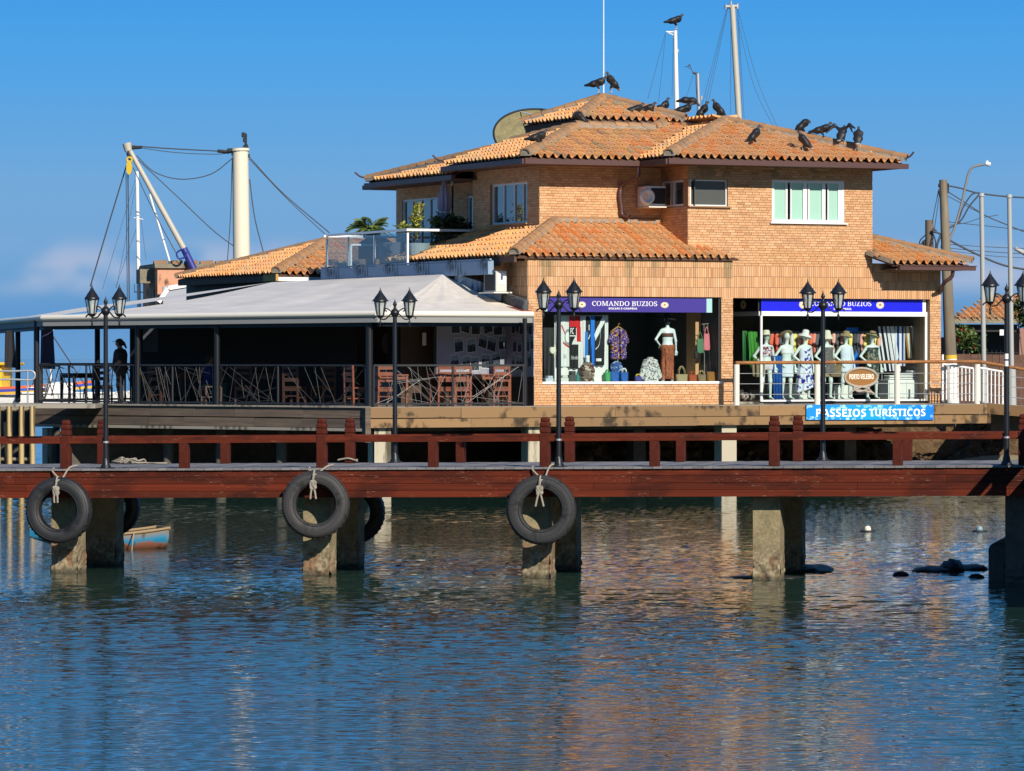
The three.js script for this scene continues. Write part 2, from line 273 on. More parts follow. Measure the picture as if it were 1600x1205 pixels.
  // tall posts with grooved heads, short rail posts
  const post = (s, w, top, tall) => {
    const g = tall ? [rbx(.175, top - .30, .175, .02, 0, (top - .30) / 2), rbx(.15, .03, .15, .008, 0, top - .295), rbx(.178, .08, .178, .02, 0, top - .25), rbx(.15, .03, .15, .008, 0, top - .2), rbx(.178, .1, .178, .04, 0, top - .145), rbx(.155, .1, .155, .045, 0, top - .05 - .015)] : [rbx(.165, top, .165, .015, 0, top / 2)];
    const o = mesh(tall ? 'tall_post' : 'rail_post', g, M.postRed, pier); const q = P(s, deckY(s), w); o.position.copy(q); o.rotation.y = -PH; o.scale.setScalar(K); return o;
  };
  const fr = [103, 503, 852, 1210], fm = [288, 677, 1023, 1403], br = [160, 547, 890, 1247], bm = [352, 720, 1064, 1418];
  const wF = .14, wB = PW - .14;
  for (const px of [-290, ...fr, 1600]) post(sAt(px, wF), wF, .875, true);
  for (const px of [-100, ...fm]) post(sAt(px, wF), wF, .44, false);
  for (const px of [-240, ...br, 1606]) post(sAt(px, wB), wB, .84, true);
  for (const px of [-40, ...bm]) post(sAt(px, wB), wB, .43, false);
  mesh('handrail', [board(S0, S1, .445, .53, wF - .075, wF + .075), board(S0, S1, .53, .545, wF - .06, wF + .06)], M.pierRed[1], pier);
  mesh('handrail', [board(S0, S1, .435, .52, wB - .075, wB + .075)], M.pierRed[2], pier);

  // ropes lying on the deck
  const coil = []; const r = rng(3), cs = sAt(188, 3.1); for (let i = 0; i < 60; i++) { const a = i * .55; coil.push(pw(cs + Math.cos(a) * (.1 + .12 * r()) + i * .006, deckY(cs) + .03 + .1 * Math.sin(i / 60 * PI) * r(), 3.1 + Math.sin(a) * .18)); }
  for (let i = 0; i < 8; i++) coil.push(pw(cs + .4 + i * .07, deckY(cs) + .03, 3.05 + .05 * Math.sin(i)));
  whole('mooring_rope', tube(coil, .014, 300, 5), M.rope, 'tangled pale rope lying on the pier deck beside the left lamp post', 'rope');
  { const s = sAt(547, wB), y = deckY(s) + .06, h = .105, pts = [[-h - .1, .0, -.1], [-h, .02, -h], [0, .03, -h - .01], [h, .0, -h], [h + .06, -.02, -.14]].map(([a, b, c]) => pw(s + a, y + b, wB + c));
    whole('mooring_rope', tube([...pts, pw(s + h, y, wB), pw(s + h, y, wB + h), pw(s - h, y, wB + h), pw(s - h, y + .01, wB), pw(s - h - .02, y + .02, wB - h)], .014, 60, 5), M.rope, 'short pale rope tied low round a far tall post of the pier', 'rope'); }

  // lamp posts
  const lamp0 = (() => {
    const g = thing('lamp_post', 'black double lantern lamp post standing leftmost on the pier', 'lamp post', [0, 0, 0], 0, 'double lantern lamp posts on the pier');
    mesh('pole', [cyl(.05, .042, 2.9, 0, .12, 0, 12), cyl(.056, .056, .02, 0, .95, 0, 12)], M.black, g); mesh('clamp', cyl(.058, .058, .035, 0, .50, 0, 14), M.steel, g);
    mesh('base', [bx(.26, .025, .26, 0, .0125, 0), lathe([[.11, .02], [.1, .05], [.075, .09], [.065, .16], [.05, .2]], 14)], M.black, g);
    mesh('finial', lathe([[0.052, 2.98], [.085, 3.03], [.09, 3.07], [.07, 3.11], [.03, 3.15], [.025, 3.19], [.045, 3.23], [.03, 3.27], [.012, 3.30], [0, 3.36]], 14), M.black, g);
    for (const sg of [-1, 1]) {
      const p = (x, y) => new V3(sg * x, y, 0);
      mesh('arm', [tube([p(.05, 3.05), p(.13, 3.13), p(.19, 3.15), p(.20, 3.10), p(.16, 3.09)], .013, 20, 6), tube([p(.06, 3.06), p(.12, 3.0), p(.2, 2.93), p(.28, 2.93), p(.34, 2.98), p(.37, 2.99), p(.42, 2.965), p(.435, 2.935)], .015, 24, 6), rod(p(.3, 2.78), p(.3, 2.97), .012), lathe([[0, 2.76], [.022, 2.79], [.012, 2.83], [.03, 2.86], [.012, 2.9]], 8).translate(sg * .3, 0, 0)], M.black, g);
      const l = new THREE.Group(); l.name = 'lantern'; l.position.set(sg * .3, 2.97, 0); g.add(l);
      const fr = [], hx = (r, y, k) => { const a = k * PI / 3 + PI / 6; return new V3(Math.cos(a) * r, y, Math.sin(a) * r); };
      for (let k = 0; k < 6; k++) { fr.push(rod(hx(.075, .03, k), hx(.128, .32, k), .011, .011, 5)); fr.push(rod(hx(.075, .03, k), hx(.075, .03, k + 1), .012, .012, 5), rod(hx(.128, .32, k), hx(.128, .32, k + 1), .012, .012, 5)); }
      fr.push(new THREE.CylinderGeometry(.08, .045, .05, 6).translate(0, .005, 0));
      mesh('frame', fr, M.black, l);
      mesh('pane', new THREE.CylinderGeometry(.12, .068, .285, 6, 1, true).rotateY(PI / 6).translate(0, .175, 0), M.lampGlass, l);
      mesh('bulb', lathe([[0, .1], [.03, .1], [.028, .2], [0, .27]], 10), M.white, l);
      mesh('cap', [new THREE.CylinderGeometry(.165, .17, .025, 6).rotateY(PI / 6).translate(0, .335, 0), new THREE.CylinderGeometry(.095, .155, .09, 6).rotateY(PI / 6).translate(0, .39, 0), new THREE.CylinderGeometry(.03, .095, .09, 6).rotateY(PI / 6).translate(0, .475, 0), lathe([[.028, .515], [.035, .53], [.015, .55], [.006, .6], [0, .62]], 8)], M.black, l);
    }
    return g;
  })();
  const lamps = [[165, .05, ''], [873, .05, 'black double lantern lamp post in front of the purple shop sign'], [1573, .05, 'black double lantern lamp post at the right edge, with white stickers on its pole'], [617, PW - .02, 'black double lantern lamp post in front of the awning and wooden chairs'], [1286, PW - .02, 'black double lantern lamp post in front of the bright blue shop sign']];
  lamps.forEach(([px, w, lab], i) => { const s = sAt(px, w), q = pw(s, deckY(s), w); const o = i ? copy(lamp0, lab) : lamp0; o.position.copy(q); o.rotation.y = -PH + .1 * (i - 2) + (i === 2 ? .05 : 0); o.scale.setScalar(K * [.905, .91, .915, .89, .905][i]); if (i === 2) { for (const k of [0, 1]) mesh('sticker', new THREE.CylinderGeometry(.052, .052, .1, 12, 1, true, -.7, 1.4).translate(0, 2.0 - k * .13, 0), M.white, o); } });
  M.ring = std(col(.55, .56, .55), .4, { metalness: .5 });
  // tyres used as fenders
  const prof = [[.335, -.10], [.33, -.06], [.345, -.115], [.40, -.14], [.47, -.145], [.535, -.13], [.572, -.10], [.58, -.05], [.582, 0], [.58, .05], [.572, .10], [.535, .13], [.47, .145], [.40, .14], [.345, .115], [.33, .06], [.335, .10], [.36, .11], [.42, .118], [.50, .11], [.55, .07], [.555, 0], [.55, -.07], [.50, -.11], [.42, -.118], [.36, -.11], [.335, -.10]];
  const tyreG = (() => { const parts = [lathe(prof.slice(2), 72)]; for (let i = 0; i < 72; i++) { const a = i / 72 * 2 * PI; parts.push(bx(.012, .07, .028, 0, 0, 0, 0, 0, 0).translate(.582, (i % 2) * .09 - .045, 0).rotateY(a)); } for (const r of [.37, .45, .53]) for (const sg of [-1, 1]) parts.push(new THREE.TorusGeometry(r, .006, 5, 72).rotateX(PI / 2).translate(0, sg * (r === .53 ? .133 : .142), 0)); return merge(parts).rotateX(PI / 2); })();
  M.tyres = [[.020, .02, .022], [.030, .028, .028], [.024, .024, .026]].map((c, i) => std(col(...c), .55 + .1 * i, { map: rep(T.stain, 2 + i, 3), bumpMap: rep(T.mottle, 5 + i), bumpScale: .004 }));
  const tyres = [[92, 797.5, -.24, 'worn black tyre hung by rope on the leftmost pile of the pier'], [493, 788.5, -.24, 'cracked black tyre hung on the pier front between the two other tyres'], [846, 797, -.24, 'black tyre hung by frayed rope below the purple shop sign, rightmost of the tyres'], [171, 791, PW + .24, 'black tyre on the far side of the pier behind the leftmost pile'], [552, 800, PW + .24, 'black tyre on the far side of the pier behind the second pile']];
  tyres.forEach(([px, py, w, lab], i) => {
    const s = sAt(px, w), d = dP(s, w), o = thing('tyre', lab, 'tyre', pw(s, pY(py, d), w), -PH + [.04, .16, .1, .05, .0][i], 'tyres hung on the pier as fenders');
    o.rotation.x = i < 3 ? -.05 : .05; mesh('carcass', tyreG, M.tyres[i % 3], o).rotation.z = i * 1.3; o.scale.setScalar(K * [1, 1.01, 1.02, .98, 1][i]);
    if (i > 2) return;
    // rope from the post base down over the tread, round the section, with a knot
    const y = (p) => pY(p, dP(s, -.1)), sp = sAt(fr[i], .1), dk = deckY(sp), rp = [pw(sp - .2, dk + .01, .02), pw(sp - .19, dk - .03, -.1), pw(s - .02, y(py - 50), w + .05), pw(s, y(py - 53), w - .1), pw(s, y(py - 42), w - .19), pw(s, y(py - 36), w - .2)], rq = [pw(sp + .2, dk + .06, .1), pw(sp + .12, dk + .02, -.1), pw(s + .05, y(py - 50), w + .02), pw(s + .02, y(py - 46), w - .19), pw(s + .01, y(py - 40), w - .2)];
    const kx = s + .005, ky = y(py - 36), kn = []; const q = rng(20 + i); for (let k = 0; k < 22; k++) { const a = k * 1.25; kn.push(pw(kx + Math.cos(a) * .05, ky - .05 + Math.sin(a * .8) * .07, w - .19 - .03 * q())); }
    const tails = [-1, 1].map((t) => tube([pw(kx, ky - .06, w - .2), pw(kx + t * .03, ky - .15, w - .21), pw(kx + t * (.03 + .02 * i), ky - .26 - .03 * i, w - .2)], .017, 10, 5));
    whole('fender_rope', [tube(rp, .016, 30, 5), tube(rq, .016, 30, 5), tube(kn, .017, 80, 5), ...tails], M.rope, ['pale knotted rope holding the leftmost tyre to its post', 'pale knotted rope holding the middle tyre to its post', 'frayed pale rope holding the rightmost tyre to its post'][i], 'rope', 'ropes that tie the tyres to the pier');
  });
  // rocks at the pile and in the shallows
  const rock = (px, py, sx, sy, sz, seed, lab) => { const c = at(px, py, (EYE - WL) * F / (py - HY)); const g = new THREE.IcosahedronGeometry(1, 5), p = g.attributes.position; for (let i = 0; i < p.count; i++) { const v = new V3().fromBufferAttribute(p, i), k = .72 + .55 * fbm(v.x * .5 + seed + 2, v.y * .5 + v.z * .37 + 3, 8, 8, seed, 5); p.setXYZ(i, v.x * k * sx, v.y * k * sy, v.z * k * sz); } const mg = mergeVertices((g.deleteAttribute('normal'), g.deleteAttribute('uv'), g)); mg.computeVertexNormals(); mg.translate(c.x, WL, c.z); return whole('rock', mg, M.rock, lab, 'rock', 'rocks breaking the water by the pier'); };
  M.rock = std(col(.022, .02, .018), .55);
  rock(1255, 893, .48, .11, .5, 3, 'low dark flat rock in the water beside the rightmost visible pile');
  rock(1195, 903, .6, .035, .35, 4, 'dark rock shelf just under water at the foot of the rightmost pile');
  rock(1462, 893, .36, .09, .3, 6, 'low dark rock in the water, left part of the cluster');
  rock(1488, 893, .2, .19, .22, 7, 'tallest dark rock in the water, in the middle of the cluster');
  rock(1520, 890, .26, .08, .22, 8, 'low dark rock in the water just left of the pier footing');
  rock(1408, 899, .12, .06, .12, 9, 'small dark rock tip just showing left of the rock cluster');
  rock(1526, 903, .12, .06, .12, 10, 'small dark rock tip showing in front of the rock cluster');
  const buoy = (px, py, c, lab) => { const d = (EYE - WL) * F / (py - HY), q = at(px, py, d), o = thing('buoy', lab, 'buoy', [q.x, WL, q.z], 0, 'mooring buoys'); mesh('float', lathe([[0, -.05], [.06, -.03], [.065, .05], [.05, .1], [0, .115]], 14), std(c, .5), o); mesh('collar', new THREE.TorusGeometry(.12, .03, 8, 20).rotateX(PI / 2).translate(0, .0, 0), M.dark, o); };
  buoy(1356, 831, col(.75, .70, .5), 'small cream mooring buoy floating between the pile and the pier head');
  buoy(1531, 831, col(.2, .3, .32), 'small grey blue mooring buoy floating near the right pier head');
  { // a stage that leaves the pier towards the viewer just outside the right edge and shades the front boards
    const j = thing('landing_stage', 'dark landing stage leaving the pier at the right edge', 'landing stage'), a0 = pw(sAt(1622, -.1), deckY(16.5), -.12), dv = new V3(-.05, 0, 1).normalize(), sd = new V3(1, 0, .05).normalize();
    const q = (t, side, y) => a0.clone().addScaledVector(dv, t).addScaledVector(sd, side).add(new V3(0, y, 0));
    mesh('deck', prism([q(0, 0, .03), q(0, 3, .03), q(8, 3, .03), q(8, 0, .03)], new V3(0, 1, 0), .08), M.deck[0], j);
    mesh('fascia', beam(q(0, -.03, -.25), q(8, -.03, -.25), .05, .44), M.pierRed[0], j);
    for (const t of [.25, 1.0, 1.75, 3.2, 5]) mesh('post', rod(q(t, .1, 0), q(t, .1, .8), .085, .085, 6), M.postRed, j);
    mesh('handrail', [beam(q(.1, .1, .45), q(8, .1, .45), .13, .09), beam(q(.1, .1, .75), q(8, .1, .75), .13, .08)], M.pierRed[1], j);
    for (const t of [3, 7]) for (const z of [.5, 2.5]) mesh('pile', rod(q(t, z, -2.6), q(t, z, 0), .2), M.darkConcrete, j);
  }
}
// ================================================================ brick building on its platform
const PLAT = 2.6;
const bld = thing('brick_building', 'two storey orange brick building with tiled hip roofs above two shops', 'building', [OX, 0, -OD], TH);
let roofParent = bld; const BRICK_MOST = 300; let brickCount = 0, tileCount = 0;
const brickG = (() => { const g = new THREE.BoxGeometry(.192, .054, .02); return g; })();
const soldG = new THREE.BoxGeometry(.054, .24, .02);
const tone = (a, b) => { const r = rnd(), k = .88 + .22 * rnd(); return [lerp(a[0], b[0], r) * k, lerp(a[1], b[1], r) * k, lerp(a[2], b[2], r) * k]; };
// wall(name, frame, width, height, holes, zones, picks): frame maps (x, y) on the wall face to a matrix
function brickWall(o) {
  const { x0, x1, y0, y1, holes = [], soldier = [], thick = .2, pick = null, poly = null, clean = false } = o;
  const wall = new THREE.Group(); wall.name = 'wall'; bld.add(wall); wall.position.copy(o.pos); wall.rotation.y = o.turn ?? 0;
  // backing with openings, cut in strips between the openings
  const ys = [y0, y1, ...holes.flatMap((h) => [h[2], h[3]])].filter((y) => y >= y0 && y <= y1).sort((a, b) => a - b), back = [];
  for (let i = 0; i < ys.length - 1; i++) {
    const a = ys[i], b = ys[i + 1]; if (b - a < 1e-4) continue;
    let xs = [[x0, x1]]; for (const h of holes) if (h[2] < b - 1e-4 && h[3] > a + 1e-4) xs = xs.flatMap(([p, q]) => [[p, Math.min(q, h[0])], [Math.max(p, h[1]), q]].filter(([m, n]) => n - m > 1e-4));
    for (const [p, q] of xs) back.push(bx(q - p, b - a, thick, (p + q) / 2, (a + b) / 2, -thick / 2 - .006));
  }
  mesh('mortar_bed', back, M.mortar, wall);
  const mats = [], cols = [];
  const inHole = (x, y, hw, hh) => holes.some((h) => x + hw > h[0] && x - hw < h[1] && y + hh > h[2] && y - hh < h[3]);
  const put = (g, x, y, sx, sy, jit) => {
    const z = .003 + rnd() * .004, m = new THREE.Matrix4().makeScale(sx, sy, 1).setPosition(x, y, z - .006);
    const c = tone([.645, .378, .196], [.56, .30, .147]); if (rnd() < .05) { c[0] *= .84; c[1] *= .77; c[2] *= .72; } if (rnd() < .06) { c[1] *= 1.1; c[2] *= 1.2; }
    if (o.streak) { const n = vn(x * 4.3 + o.streak, 2.5, 999, 9, 31), m = vn(x * 17, y * 3, 999, 99, 32), st = sstep(.55, .75, n) * sstep(y1 - 1.15 * n * n - .1, y1 - .05, y) * (.45 + .55 * m); c.forEach((v, i) => { c[i] = lerp(v, [.17, .15, .075][i], st); }); }
    if (pick && brickCount < BRICK_MOST && pick(x, y)) { brickCount++; const b = mesh('brick', g, M.bricks[Math.floor(rnd() * M.bricks.length)], wall); b.applyMatrix4(m); }
    else { (g === brickG ? mats : mats2).push(m); (g === brickG ? cols : cols2).push(c); }
  };
  const mats2 = [], cols2 = [];
  let row = 0;
  for (let y = y0 + .033; y < y1 - .01; row++) {
    const sz = soldier.find((s) => y > s[0] && y < s[1]);
    if (sz) {
      const n = Math.round((sz[1] - sz[0]) / .25), hgt = (sz[1] - sz[0]) / n;
      for (let k = 0; k < n; k++) for (let x = x0 + .031; x < x1 - .02; x += .062) { const yy = sz[0] + (k + .5) * hgt; if (!inHole(x, yy, .02, .08)) put(soldG, x, yy, .95 + .05 * rnd(), (hgt - .011) / .24, 0); }
      y = sz[1] + .033; continue;
    }
    const off = (row % 2) * .1 + (row % 3) * .03;
    for (let x = x0 - .2 + off; x < x1 + .1; x += .202) {
      let a = Math.max(x, x0), b = Math.min(x + .192, x1); if (b - a < .02) continue;
      for (const h of holes) if (y + .02 > h[2] && y - .02 < h[3]) { if (a < h[0] && b > h[0]) b = h[0]; else if (a < h[1] && b > h[1]) a = h[1]; else if (a >= h[0] && b <= h[1]) { a = 1; b = 0; } }
      if (b - a < .02) continue;
      put(brickG, (a + b) / 2, y, (b - a) / .192, 1, 0);
    }
    y += .0645;
  }
  const inst = (g, ms, cs) => { if (!ms.length) return; const im = new THREE.InstancedMesh(g, M.brickInst, ms.length); ms.forEach((m, i) => { im.setMatrixAt(i, m); im.setColorAt(i, col(...cs[i])); }); im.name = 'brickwork'; im.userData.kind = 'stuff'; im.castShadow = im.receiveShadow = true; wall.add(im); };
  inst(brickG, mats, cols); inst(soldG, mats2, cols2);
  return wall;
}
// fronts lie at v const (turn 0); left sides at u const (turn -90 degrees: x runs towards the front)
const front = (v, o) => brickWall({ ...o, pos: L(0, 0, v), turn: 0 });
const side = (u, o) => brickWall({ ...o, pos: L(u, 0, 0), turn: -PI / 2 });   // wall x = -v
const uR1 = uOn(1145, 0), vB = .5, uB0 = uOn(1075, vB), uB1 = uOn(1363, vB), uB2 = uOn(1470, vB), vA = 1.99, uA = 1.26, vA2 = 6.05, vC = 11.9, uC = uA + .35;
const EV = 8.72, SE = 6.32;                                               // upper and lower eaves
// openings, read on the wall planes
const rect = (v, x0, x1, y0, y1) => { const a = onV(x0, y1, v), b = onV(x1, y0, v), c = onV((x0 + x1) / 2, y0, v), e = onV((x0 + x1) / 2, y1, v); return [a[0], b[0], e[1], c[1]]; };
const win1 = rect(0, 847, 1127, 464, 600), win2 = [uOn(1149, vB), uOn(1453, vB), PLAT, onV(1300, 467, vB)[1]];
const winB = rect(vB, 1206, 1319, 282, 348), winC = rect(vB, 1078, 1137, 281, 322);
front(0, { x0: 0, x1: uR1, y0: PLAT, y1: SE - .03, holes: [win1], soldier: [[win1[3] + .0, SE - .03]], thick: .3, streak: 5, pick: (x, y) => y < win1[2] && brickCount < 120 });
front(vB, { x0: uB0, x1: uB1, y0: SE - .2, y1: EV, holes: [winB, winC], thick: .25, streak: 60, pick: (x, y) => x > winB[0] - .5 && x < winB[1] + .3 && y < winB[2] && brickCount < 220 });
front(vB, { x0: uR1, x1: uB1, y0: win2[3], y1: SE - .2, soldier: [[win2[3], SE - .2]], thick: .25, pick: (x, y) => brickCount < 300 && x > uR1 + 1.5 });
front(vB, { x0: uB1, x1: uB2, y0: win2[3], y1: SE - .1, soldier: [[win2[3], SE - .1]], thick: .25 });
front(vB, { x0: win2[1], x1: uB2, y0: PLAT, y1: win2[3], thick: .5 });
// left sides
const vWinL0 = onU(766, 290, uA)[2], vWinL1 = onU(824, 290, uA)[2], wl = [onU(795, 350, uA)[1], onU(795, 286, uA)[1]];
side(0, { x0: -9, x1: 0, y0: PLAT, y1: SE - .03, soldier: [[4.55, SE - .03]] });
side(uB0, { x0: -3.2, x1: -vB, y0: SE - .2, y1: EV, holes: [[-vA + .02, -vB, winC[2], winC[3]]] });
side(uA, { x0: -vA2, x1: -vA, y0: SE, y1: EV, holes: [[-vWinL0, -vWinL1, wl[0], wl[1]]] });
front(vA, { x0: uA, x1: uB0, y0: SE, y1: EV, thick: .25 });
const door = [-onU(738, 300, uC)[2], -onU(727, 300, uC)[2]], wd = [-onU(688, 310, uC)[2] - .0, 0];
const vD0 = onU(692, 310, uC)[2], vD1 = onU(629, 310, uC)[2], hD = onU(660, 310, uC)[1];
side(uC, { x0: -vC, x1: -vA2 + .01, y0: 6.1, y1: EV - .15, holes: [[-vD1, -vD0, 6.15, hD], [-vA2 - 1.1, -vA2 - .45, 6.15, 8.05]] });
// other faces, floors and back, so the rooms are closed
const shell = (g) => mesh('wall', g, M.plaster, bld);
M.plaster = std(col(.45, .36, .27), .9, { map: rep(T.mottle, .3) });
M.inside = std(col(.10, .095, .09), .9);
shell([bx(.2, EV - SE + .2, vC - vB - .3, uB1 - .1, (EV + SE) / 2 - .1, -(vB + .26 + (vC - vB - .3) / 2)), bx(uB1 - uC, EV - SE, .2, (uB1 + uC) / 2, (EV + SE) / 2 - .1, -vC + .12), bx(.2, SE - PLAT, 12, uB2 - .1, (SE + PLAT) / 2 - .06, -(vB + .51 + 6))]);
mesh('floor_slab', [bx(uB2 - .2, .2, 12, uB2 / 2 + .05, SE - .25, -(6.4 + .5)), bx(uB1 - uA - .4, .12, 11.5, (uB1 + uA) / 2, EV - .2, -8.2)], M.inside, bld);
mesh('room_wall', [bx(uB2, SE - PLAT - .4, .15, uB2 / 2, (SE + PLAT) / 2 - .2, -4.9), bx(.15, SE - PLAT - .4, 4.3, uR1 + .05, (SE + PLAT) / 2 - .2, -(.36 + 2.4))], M.inside, bld);
// ---- tiled roofs
const tileG = (() => { // one cover tile and the channel beside it, laid as in a barrel tile roof; x across, y up, z down the slope
  const w = .222, l = .44, n = 11, prof = []; for (let i = 0; i <= n; i++) { const x = -w / 2 + w * i / n, a = clamp((i - 0) / 7), t = i <= 6 ? Math.sin(i / 6 * PI) * .07 : -Math.sin((i - 6) / 5 * PI) * .042; prof.push([x, t]); }
  const pos = [], idx = [], th = .016, add = (p) => { pos.push(p); return pos.length - 1; };
  const taper = (x, y, z) => [x * (y > 0 ? 1 : 1), y * lerp(.86, 1.06, z / l + .5) + (z / l + .5) * .034, z];
  for (let i = 0; i < n; i++) { const [a, b] = [prof[i], prof[i + 1]], q = [[a[0], a[1], -l / 2], [b[0], b[1], -l / 2], [b[0], b[1], l / 2], [a[0], a[1], l / 2]].map((p) => add(taper(...p))); idx.push(q[0], q[2], q[1], q[0], q[3], q[2]);
    const f = [[a[0], a[1], l / 2], [b[0], b[1], l / 2]].map((p) => taper(...p)), e = [add(f[0]), add(f[1]), add([f[1][0], f[1][1] - th, f[1][2]]), add([f[0][0], f[0][1] - th, f[0][2]])]; idx.push(e[0], e[2], e[1], e[0], e[3], e[2]); }
  const g = tri(pos.map((p) => new V3(...p)), idx); return g;
})();
const capG = (() => { const gs = []; const n = 8; const pos = [], idx = [], l = .42; const ring = (r, z, dy) => { for (let i = 0; i <= n; i++) { const a = PI * i / n; pos.push(new V3(Math.cos(a) * r * 1.15, Math.sin(a) * r + dy, z)); } }; ring(.105, -l / 2, 0); ring(.125, l / 2, .012); ring(.103, l / 2, .0); ring(.125, l / 2, .012);
  for (let i = 0; i < n; i++) { const a = i, b = i + 1, c = n + 1 + i, d = c + 1; idx.push(a, b, d, a, d, c); const e = 2 * (n + 1) + i, f = 3 * (n + 1) + i; idx.push(f, f + 1, e + 1, f, e + 1, e); } const g = tri(pos, idx); return g; })();
const tileTone = () => { const r = rnd(), k = .88 + .24 * rnd(); let c = r < .55 ? [.665, .325, .12] : r < .78 ? [.62, .335, .145] : r < .89 ? [.52, .31, .15] : r < .96 ? [.67, .25, .07] : [.38, .26, .14]; return [c[0] * k, c[1] * k * (.92 + .16 * rnd()), c[2] * k]; };
// facet: polygon in (u, h, v) corners; up: level direction along the eave (u, v) and rise direction; tiles fill it
function roofFacet(corners, eave, rise, slope, opt = {}) {
  const roof = new THREE.Group(); roof.name = 'roof'; roofParent.add(roof);
  const P = corners.map((c) => L(...c)), o = P[0], ex = new V3(eave[0], 0, -eave[1]), up = new V3(rise[0], slope, -rise[1]).normalize(), n = new V3().crossVectors(up, ex).normalize(); if (n.y < 0) n.negate();
  const flat = P.map((p) => { const d = p.clone().sub(o); return [d.dot(ex), d.dot(up)]; });
  const inside = (x, y) => { let c = false; for (let i = 0, j = flat.length - 1; i < flat.length; j = i++) { const [xi, yi] = flat[i], [xj, yj] = flat[j]; if ((yi > y) !== (yj > y) && x < (xj - xi) * (y - yi) / (yj - yi) + xi) c = !c; } return c; };
  mesh('roof_board', prism(P.map((p) => p.clone().addScaledVector(n, -.05)), n, .05), M.soffit, roof);
  const xs = flat.map((f) => f[0]), ys = flat.map((f) => f[1]), x0 = Math.min(...xs), x1 = Math.max(...xs), y1 = Math.max(...ys);
  const zc = up.clone().negate(), xc = new V3().crossVectors(n, zc), B = new THREE.Matrix4().makeBasis(xc, n, zc), ms = [], cs = [];
  const rowH = .36;
  for (let j = 0; j * rowH < y1 + .1; j++) for (let x = x0 + .111; x < x1 + .05; x += .222) {
    const y = j * rowH + .12; if (!inside(clamp(x, x0 + .02, x1 - .02), Math.min(y + .08, y1 - .01)) ) continue;
    const p = o.clone().addScaledVector(ex, x + rr(-.008, .008)).addScaledVector(up, y + .04 + rr(-.014, .014)).addScaledVector(n, .012), tilt = new THREE.Matrix4().makeRotationFromEuler(new THREE.Euler(rr(-.012, .012), rr(-.03, .03), rr(-.03, .03)));
    const m = B.clone().multiply(tilt).setPosition(p);
    if (opt.pick && tileCount < 300 && j < opt.pick) { tileCount++; const t = mesh('roof_tile', tileG, M.tiles[Math.floor(rnd() * 5)], roof); t.applyMatrix4(m); }
    else { ms.push(m); cs.push(tileTone()); }
  }
  if (ms.length) { const im = new THREE.InstancedMesh(tileG, M.tileInst, ms.length); ms.forEach((m, i) => { im.setMatrixAt(i, m); im.setColorAt(i, col(...cs[i])); }); im.name = 'tile_field'; im.userData.kind = 'stuff'; im.castShadow = im.receiveShadow = true; roof.add(im); }
  return roof;
}
M.capTile = [[.62, .32, .14], [.56, .32, .16], [.64, .35, .16], [.50, .30, .16]].map((c) => std(col(...c), .9, { map: rep(T.mottle, 3) }));
M.cement = std(col(.50, .43, .34), .95, { map: rep(T.mottle, 2) });
function caps(roof, a, b, big = 1) { // ridge tiles from a (low) to b
  const A = L(...a), Bv = L(...b), d = new V3().subVectors(Bv, A), l = d.length(), n = Math.max(1, Math.round(l / .36)), z = d.clone().normalize().negate(), x = new V3().crossVectors(new V3(0, 1, 0), z).normalize(), y = new V3().crossVectors(z, x);
  for (let i = 0; i < n; i++) { const m = new THREE.Matrix4().makeBasis(x, y, z).multiply(new THREE.Matrix4().makeRotationFromEuler(new THREE.Euler(rr(-.02, .02) + .03, rr(-.04, .04), rr(-.05, .05)))).multiply(new THREE.Matrix4().makeScale(big, big, 1)).setPosition(A.clone().addScaledVector(d, (i + .5) / n).addScaledVector(y, .05)); mesh('ridge_tile', capG, M.capTile[Math.floor(rnd() * 4)], roof).applyMatrix4(m); }
  const bed = mesh('bedding', beam(A.clone().addScaledVector(y, .02), Bv.clone().addScaledVector(y, .02), .27 * big, .09), M.cement, roof);
  // closed low end
  mesh('end_plug', new THREE.CylinderGeometry(.115 * big, .115 * big, .03, 12, 1, false, 0, PI).rotateX(PI / 2).rotateZ(-PI/2+PI).applyMatrix4(new THREE.Matrix4().makeBasis(x, y, z).setPosition(A.clone().addScaledVector(y, .05).addScaledVector(z, -.01))), M.cement, roof);
}
{ // lower roof over shop 1: front facet, left facet with a hip at its back
  const q = .42, e = -.12, H0 = SE, dF = vA - e, uL = -.42, rF = dF, rL = uA - uL;
  const hipTop = [uL + rF, H0 + q * rF, vA], right = uR1 + .12;
  const f = roofFacet([[uL, H0, e], [right, H0, e], [right - .55, H0 + q * (vB - e), vB], [uB0, H0 + q * (vB - e), vB], [uB0, H0 + q * rF, vA], hipTop], [1, 0], [0, 1], q, { pick: 6 });
  const ve = 8.05, l = roofFacet([[uL, H0, ve], [uL, H0, e], [uA, H0 + q * rL, e + rL], [uA, H0 + q * rL, ve - rL]].map((c) => c), [0, -1], [1, 0], q);
  caps(f, [uL - .02, H0 + .03, e - .02], hipTop);
  caps(f, [hipTop[0], hipTop[1] + .02, vA - .06], [uB0 - .1, hipTop[1] + .02, vA - .06], .5);
  mesh('fascia', [beam(L(uL + .06, H0 - .16, ve), L(uL + .06, H0 - .16, e + 1.0), .05, .2), beam(L(uL + .03, H0 - .1, e + .95), L(uL + .03, H0 - .1, e + .02), .06, .16)], M.soffit, bld);
  mesh('soffit', prism([L(uL + .1, H0 - .12, ve), L(uL + .1, H0 - .12, e + .3), L(.0, H0 - .12, e + .3), L(.0, H0 - .12, ve)], new V3(0, 1, 0), .03), M.soffit, bld);
  mesh('ledge', [bx(uR1 + .02, .05, .1, uR1 / 2, SE - .035, .02), bx(uR1 + .03, .03, .1, uR1 / 2, SE - .0, .06)], M.mortar, bld);
}
